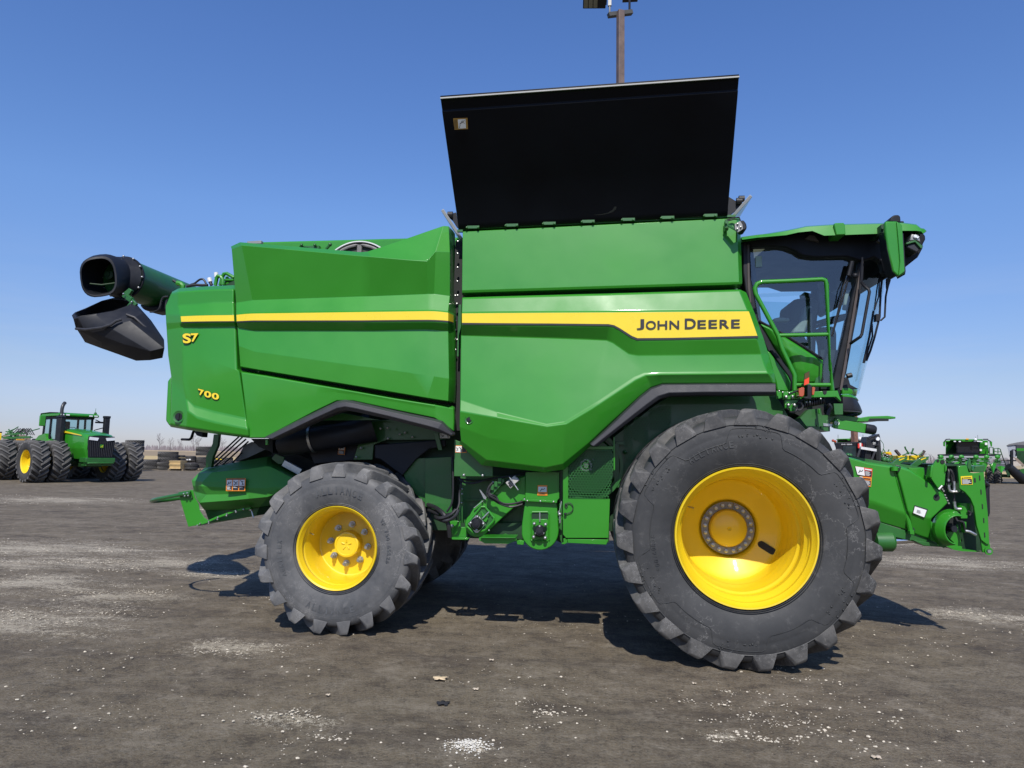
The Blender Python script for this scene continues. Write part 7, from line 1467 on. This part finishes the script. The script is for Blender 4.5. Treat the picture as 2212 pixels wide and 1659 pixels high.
m_ = MB(); ubox(m_, [(300, 690), (1660, 695), (1660, 730), (300, 730)], -.35, .3); m_.build('header_beam', mat('galvanised', (.5, .5, .5), .4, metal=.3), ch_)
rr = random.Random(9)
for i, x in enumerate((355, 590, 815, 1140, 1380, 1620)):
    e_ = MB(); a_ = uq(x, 712, -.9); e_.ball(a_, .19, 12, (1.1, .6, .9)); e_.build('chain_housing', GREEN, ch_)
    e_ = MB(); ubox(e_, [(x-60, 760), (x+60, 760), (x+75, 850), (x-75, 850)], -.9, .5)
    for k in range(7): aa = uq(x+rr.uniform(-90, 90), rr.uniform(740, 860), -1); e_.rod(aa, aa+V((rr.uniform(-.35, .35), -.1, rr.uniform(-.3, .3))), .035, 5)
    e_.build('row_unit', GREEND, ch_)
    e_ = MB(); 
    for k in range(5): aa = uq(x+rr.uniform(30, 130), rr.uniform(745, 860), -1.2); e_.box(aa, (rr.uniform(.1, .3), .05, .05))
    e_.build('gathering_chain', STEEL, ch_)
for x0, x1, xa, y0, y1 in ((1430, 1600, 1525, 870, 1090), (1610, 1790, 1715, 940, 1075), (1250, 1400, 1330, 880, 1060), (1060, 1200, 1120, 860, 1010), (880, 1010, 940, 830, 960), (640, 780, 700, 830, 940)):
    m_ = MB(); T = [uq(x0, y0, -1), uq((x0+x1)/2, y0-30, -1.1), uq(x1, y0, -1), uq(xa, y1, -2.2), uq((x0+x1)/2, y0+60, -1.7)]; m_.add(T, [(0, 1, 4), (1, 2, 4), (0, 4, 3), (4, 2, 3), (0, 3, 2, 1)]); m_.build('snout', GREEN, ch_)
m_ = MB(); ubox(m_, [(1365, 1100), (1720, 1100), (1900, 1110), (1915, 1180), (1380, 1160)], -.3, 1.5); ubox(m_, [(1790, 1010), (1850, 1010), (1910, 1110), (1850, 1160)], -1, .2); m_.build('lower_shield', GDARK, ch_)
for x in (590, 1560): small_wheel(fc, uq(x, 1170, 1.2)-V((gu.x, gu.y, 0))+V((0, .2, -.05)), .95, .8, .5, 18, 1, name='drive_wheel').rotation_euler = (0, 0, rad(78))
for x in (1440, 1600):
    w_ = small_wheel(fc, uq(x, 1200, 0)-V((gu.x, gu.y, 0)), .62, .45, .32, 16, 1, name='header_wheel'); w_.rotation_euler = (0, 0, rad(70)); w_.location.z = .6
# ---------------------------------------------------------------- grain cart at the right edge
gc = empty('grain_cart', 'dark green grain cart with grey roll tarp cut off by the right edge', 'grain cart', tuple(V((uq(2100, 1250).x, uq(2100, 1250).y, 0))))
def gb(name, pts, dd, dep, mt, bevel=0): return ubox(MB(), pts, dd, dep).build(name, mt, gc, bevel=bevel)
gb('tarp', [(1820, 458), (1880, 425), (2050, 390), (2212, 365), (2500, 340), (2700, 420), (2700, 470), (2050, 440), (1835, 462)], 0, 3, mat('grey_tarp', (.16, .16, .165), .8))
gb('end_wall', [(1838, 462), (2040, 440), (2050, 690), (1980, 720), (1885, 700)], .1, 2.8, mat('grey_panel', (.34, .36, .40), .5))
gb('side_wall', [(2040, 440), (2700, 470), (2650, 740), (2050, 690)], 0, 2.8, mat('charcoal_panel', (.05, .05, .06), .5)); gb('green_band', [(2048, 520), (2700, 530), (2690, 580), (2048, 575)], -.05, .05, GREEN)
gb('hopper', [(2050, 575), (2700, 585), (2500, 1000), (2212, 930), (2100, 850), (2050, 720)], -.1, 2.6, GDARK, .03)
gb('chute_skirt', [(2110, 1020), (2150, 980), (2400, 960), (2400, 1150), (2212, 1110)], -.6, .6, GREEND)
m_ = MB(); m_.tube([uq(1850, 935, -.8), uq(1900, 970, -.8), uq(2060, 1110, -.6), uq(2212, 1240, -.4)], [.32, .34, .36, .4], 16); m_.build('corner_auger', BLK, gc)
m_ = MB(); m_.bar(uq(1935, 570, -.3), uq(1935, 920, -.3), .18, .16); m_.tube([uq(1935, 580, -.3), uq(1950, 555, -.3), uq(2020, 560, -.3), uq(2035, 600, -.3)], .05, 6); m_.bar(uq(1830, 790, -.3), uq(2030, 790, -.3), .07, .07); m_.build('spout_post', BLK, gc)
gb('dusty_frame', [(1935, 940), (2180, 900), (2212, 960), (2200, 990), (1950, 990)], -.1, .8, mat('dusty_tan', (.42, .34, .24), .9)); gb('underframe', [(1960, 990), (2400, 990), (2400, 1240), (2100, 1260)], .5, 1.2, DARK)
w_ = small_wheel(gc, V((2.6, 1.5, .9)), .9, .7, .5, 18, 1, name='cart_wheel')
gb('brace_beam', [(1960, 710), (2060, 740), (2212, 880), (2212, 930), (2090, 850)], -.15, .15, mat('brown_beam', (.25, .19, .15), .8))
# distant sheds behind the cart
m_ = MB(); q0, q1 = PD(2163, 1000, 150), PD(2192, 1000, 150); m_.box(((q0.x+q1.x)/2, q0.y, 1.2), (q1.x-q0.x, 6, 2.4)); m_.box(((q0.x+q1.x)/2, q0.y, 2.6), (q1.x-q0.x+.5, 6.6, .4), tx=.8, ty=.6)
tag(m_.build('storage_shed', mat('pale_shed', (.42, .38, .34), .8, var=.3, vs=1)), 'low pale shed far behind the grain cart', 'shed')
# ---------------------------------------------------------------- black loader tractor, second combine roof, planter (T grid)
DTt = 34.0
def tq(x, y, dd=0): a = d2('T', x, y); return PD(a[0], a[1], DTt+dd)
gT = tq(700, 760); ld_ = empty('loader_tractor', 'black loader cab with lettered header strip and black mast, behind the feeder house', 'loader', (gT.x, gT.y, 0))
def tbx(name, pts, dd, dep, mt, bevel=0, parent=ld_): m_ = MB(); m_.prism([tq(x, y, dd) for x, y in pts], away(gT, dep)); return m_.build(name, mt, parent, bevel=bevel)
tbx('cab_frame', [(290, 370), (770, 355), (880, 365), (905, 410), (900, 700), (780, 700), (340, 700), (330, 480)], .3, 1.6, BLK, .03)
tbx('windscreen', [(490, 440), (755, 440), (755, 665), (470, 665)], .26, .02, mat('loader_glass', (.03, .045, .05), .1, coat=.5, var=.4, vs=2), 0)
tbx('cab_corner_post', [(790, 360), (880, 375), (905, 410), (895, 430), (800, 390)], .2, .1, TRIM)
m_ = MB(); 
for i, chh in enumerate('JOHN DEERE'):
    if chh == ' ': continue
    x0 = 448+i*23.2; glyph(m_, chh, [tq(x0, 396, .25), tq(x0+18, 396, .25), tq(x0+18, 420, .25), tq(x0, 420, .25)], .02)
m_.build('lettering', WHITE, ld_, smooth=False)
m_ = MB(); m_.bar(tq(850, 480, -.5), tq(1178, 532, -.5), .12, .12); o = m_.build('guard_rail', mat('bright_rail', (.6, .6, .58), .4), ld_)
m_ = MB(); m_.bar(tq(850, 490, -.5), tq(780, 700, -.5), .10, .08); m_.bar(tq(1160, 545, -.5), tq(1080, 745, -.5), .10, .08); m_.build('guard_legs', TRIM, ld_)
mast = MB(); mast.prism([tq(x, y, -.2) for x, y in ((985, 245), (1060, 270), (1190, 210), (1250, 185), (1270, 260), (1290, 560), (1300, 770), (1180, 770), (1180, 560), (1250, 440), (1170, 430), (1070, 560), (1050, 740), (930, 735), (950, 440))], (0, .7, 0)); ms = mast.build('loader_mast', TRIM, ld_, bevel=.01)
m_ = MB(); m_.prism([tq(x, y, -.25) for x, y in ((1175, 470), (1245, 440), (1262, 720), (1190, 740))], (0, .04, 0)); m_.build('mast_recess', DARK, ms)
m_ = MB()
for k in range(9): m_.tube([tq(985+k*9, 300, -.35), tq(975+k*11, 520, -.4), tq(950+k*13, 735, -.4)], .028, 6)
for k in range(6): m_.tube([tq(1000+k*34, 262-k*8, -.35), tq(1020+k*34, 280-k*8, -.4), tq(1040+k*34, 255-k*8, -.35)], .035, 6)
m_.build('mast_hoses', HOSE, ld_)
m_ = MB(); glyph(m_, 'SAFE', [tq(1116, 362, -.25), tq(1176, 362, -.25), tq(1176, 386, -.25), tq(1116, 386, -.25)], .02); glyph(m_, '027', [tq(1116, 390, -.25), tq(1172, 390, -.25), tq(1172, 412, -.25), tq(1116, 412, -.25)], .02); m_.build('mast_marking', WHITE, ld_, smooth=False)
m_ = MB(); m_.cyl(tq(1212, 290, -.3), .09, .1, n=12); m_.build('mast_lamp', WHITEPL, ld_)
for q_ in ((275, 330), (318, 348)): m_ = MB(); m_.ball(tq(q_[0], q_[1], 0), .07, 8); m_.build('amber_marker', AMBER, ld_)
for q_ in ((815, 440, RED), (875, 435, RED), (850, 425, WHITE)): m_ = MB(); m_.box(tq(q_[0], q_[1], .15), (.08, .03, .22)); m_.build('tail_light', q_[2], ld_)
m_ = MB(); m_.box(V((gT.x+.2, gT.y+1.2, .9)), (3.0, 2.2, 1.0)); m_.build('chassis', DARK, ld_, bevel=.05)
for dx in (-1.2, 1.4): small_wheel(ld_, V((dx, .3, .75)), .78, .5, .4, 18, 1)
m_ = MB()
for q_ in ((590, 640, .25), (640, 640, .2), (1350, 730, .3), (1430, 745, .25)): m_.ball(tq(q_[0], q_[1], -.8), q_[2]*.5, 8)
m_.tube([tq(1280, 320, -.3), tq(1335, 400, -.3), tq(1345, 480, -.3), tq(1310, 570, -.3)], .012, 6); m_.build('machine_details', GREEND, ld_)
gT2 = PD(1835, 985, 50); c2 = empty('far_combine', 'far green combine roof showing above the black loader cab', 'combine harvester', (gT2.x, gT2.y, 0))
def t2(x, y, dd=0): a = d2('T', x, y); return PD(a[0], a[1], 50+dd)
def c2b(name, pts, dd, dep, mt, bevel=0): m_ = MB(); m_.prism([t2(x, y, dd) for x, y in pts], away(gT2, dep)); return m_.build(name, mt, c2, bevel=bevel)
c2b('cab_roof', [(350, 290), (560, 285), (980, 285), (980, 320), (770, 325), (590, 330), (560, 305), (350, 305)], -.3, 2.2, GREEN, .03)
c2b('light_strip', [(340, 305), (560, 300), (590, 332), (400, 330)], -.1, .6, BLK); c2b('body', [(360, 310), (1000, 310), (1000, 700), (360, 700)], .8, 4, GREEN, .03); c2b('cab', [(560, 330), (900, 330), (900, 620), (560, 620)], .2, 1.4, BLK)
m_ = MB(); m_.ball(t2(847, 292, -.5), .16, 12); m_.build('position_receiver', WHITE, c2)
m_ = MB(); m_.box(t2(685, 278, -.4), (.3, .2, .1)); m_.build('beacon', mat('pale_yellow', (.75, .65, .3), .4), c2)
m_ = MB()
for x, y in ((380, 205), (905, 200), (852, 235)): m_.rod(t2(x, y), t2(x, 290), .014)
m_.build('antennas', BLK, c2)
for dx in (-1.3, 1.3): small_wheel(c2, V((dx, 0, .95)), .95, .8, .5, 18, 1, name='drive_wheel')
# planter with yellow boxes and folded arms
gP = PD(1960, 985, 42); pn = empty('planter', 'planter with square yellow seed tanks and folded marker arms behind the feeder house', 'planter', (gP.x, gP.y, 0))
def p2(x, y, dd=0): a = d2('T', x, y); return PD(a[0], a[1], 42+dd)
for x0, x1 in ((1605, 1755), (1757, 1890), (1893, 2050), (2053, 2200)):
    m_ = MB(); m_.prism([p2(x0, 650), p2(x0+12, 640), p2(x1-12, 640), p2(x1, 650), p2(x1-4, 785), p2(x0+8, 785)], (0, .9, 0)); m_.build('seed_tank', YEL, pn, bevel=.03)
m_ = MB(); 
for pth in (([1740, 640], [1860, 590], [1800, 500], [1788, 455]), ([2050, 640], [1930, 590], [1955, 530], [1965, 490]), ([1560, 720], [1700, 745], [2212, 760]), ([2080, 640], [2150, 580], [2200, 545])): m_.tube([p2(q_[0], q_[1], -.2) for q_ in pth], .045, 6)
m_.ball(p2(1855, 590, -.2), .09, 8); m_.ball(p2(1935, 590, -.2), .09, 8); m_.bar(p2(1560, 800), p2(2212, 800), .2, .2); m_.build('marker_arms', GREEND, pn)
for (xa, ya, xb, yb) in ((1590, 530, 1680, 640), (2200, 540, 2140, 640)):
    m_ = MB(); a_, b1 = p2(xa, ya, -.2), p2(xb, yb, -.2); m_.bar(a_, b1, .16, .12); m_.build('folded_arm', mat('arm_rubber', (.06, .045, .04), .8), pn)
m_ = MB(); m_.prism([p2(1390, 565, -1), p2(1500, 565, -1), p2(1505, 600, -1), p2(1380, 600, -1)], (0, .5, 0)); m_.build('yellow_tank', YEL, pn); m_ = MB(); m_.prism([p2(1440, 600, -1), p2(1515, 600, -1), p2(1510, 630, -1), p2(1450, 625, -1)], (0, .4, 0)); m_.build('orange_cap', ORANGE, pn)
m_ = MB(); rr = random.Random(8)
for k in range(26): a_ = p2(rr.uniform(1310, 1560), rr.uniform(590, 760), -.6); m_.rod(a_, a_+V((rr.uniform(-.4, .4), 0, rr.uniform(-.3, .3))), .03, 5)
m_.build('row_units', GREEND, pn)
m_ = MB(); a_ = p2(1700, 790)
for x in (1620, 1800, 2000, 2180): t_ = p2(x, 790, .3); m_.bar(t_, V((t_.x, t_.y, .3)), .12, .12); m_.cyl(V((t_.x, t_.y, .35)), .36, .22, n=18)
m_.build('gauge_wheels', TYREB2, pn)
# ---------------------------------------------------------------- leaves and lumps on the ground near the camera
def leaf(x, y, size, label, mt, seed, lobes=5):
    g_ = ground(x, y); g_.z = 0; rr = random.Random(seed); e = MB(); n_ = 26; vs = [V((g_.x, g_.y, .014))]
    for k in range(n_):
        a = 2*PI*k/n_; r_ = size*(.62+.30*abs(math.sin(a*lobes/2+.4))+rr.uniform(-.08, .08)); vs.append(V((g_.x+math.cos(a)*r_, g_.y+math.sin(a)*r_, .010+.006*rr.random()+.003*math.sin(a*3))))
    e.add(vs, [(0, k+1, (k+1) % n_+1) for k in range(n_)]); o = e.build('dry_leaf', mt, solid=.002); tag(o, label, 'leaf'); return o
LF = mat('dry_leaf_tan', (.62, .48, .30), .8, var=.12, vs=30); LF2 = mat('dry_leaf_pale', (.50, .42, .32), .85, var=.2, vs=30); LF3 = mat('dark_leaf', (.018, .018, .022), .9, var=.3)
leaf(950, 1468, .062, 'large pale tan dry leaf on the dirt in front of the wheels', LF, 1)
leaf(957, 1523, .050, 'flat near black leaf just below the large tan leaf', LF3, 2)
leaf(1028, 1492, .026, 'small curled tan leaf right of the large tan leaf', LF2, 3); leaf(1062, 1429, .022, 'small pale leaf farther back above the curled leaf', LF2, 4)
leaf(708, 1505, .018, 'tiny pale leaf left of the large tan leaf', LF2, 5); leaf(1893, 1640, .030, 'star shaped dry leaf near the lower right corner', LF2, 6, 7); leaf(1940, 1325+0, .0, '', LF2, 7) if False else None
leaf(1500, 1480, .02, 'small broken leaf under the front wheel', LF2, 8)
g_ = ground(1080, 1300); g_.z = 0
m_ = MB(); gh = [ground(x, y) for x, y in ((1048, 1297), (1118, 1297), (1115, 1305), (1052, 1304))]
# the heap of limestone chips at the bottom centre
g_ = ground(1012, 1612); sm = MB(); rnd = random.Random(17)
for i in range(520):
    r_ = abs(rnd.gauss(0, .055)); a = rnd.random()*2*PI; stone(g_+V((math.cos(a)*r_*1.3, math.sin(a)*r_, max(0, .022-.2*r_)*rnd.random())), .004+.006*rnd.random()**3)
tag(sm.build('limestone_heap', mat('limestone_white', (.60, .57, .50), .9, var=.2, vs=30), smooth=False), 'small heap of white limestone chips at the bottom centre', 'gravel heap', None, 'stuff')
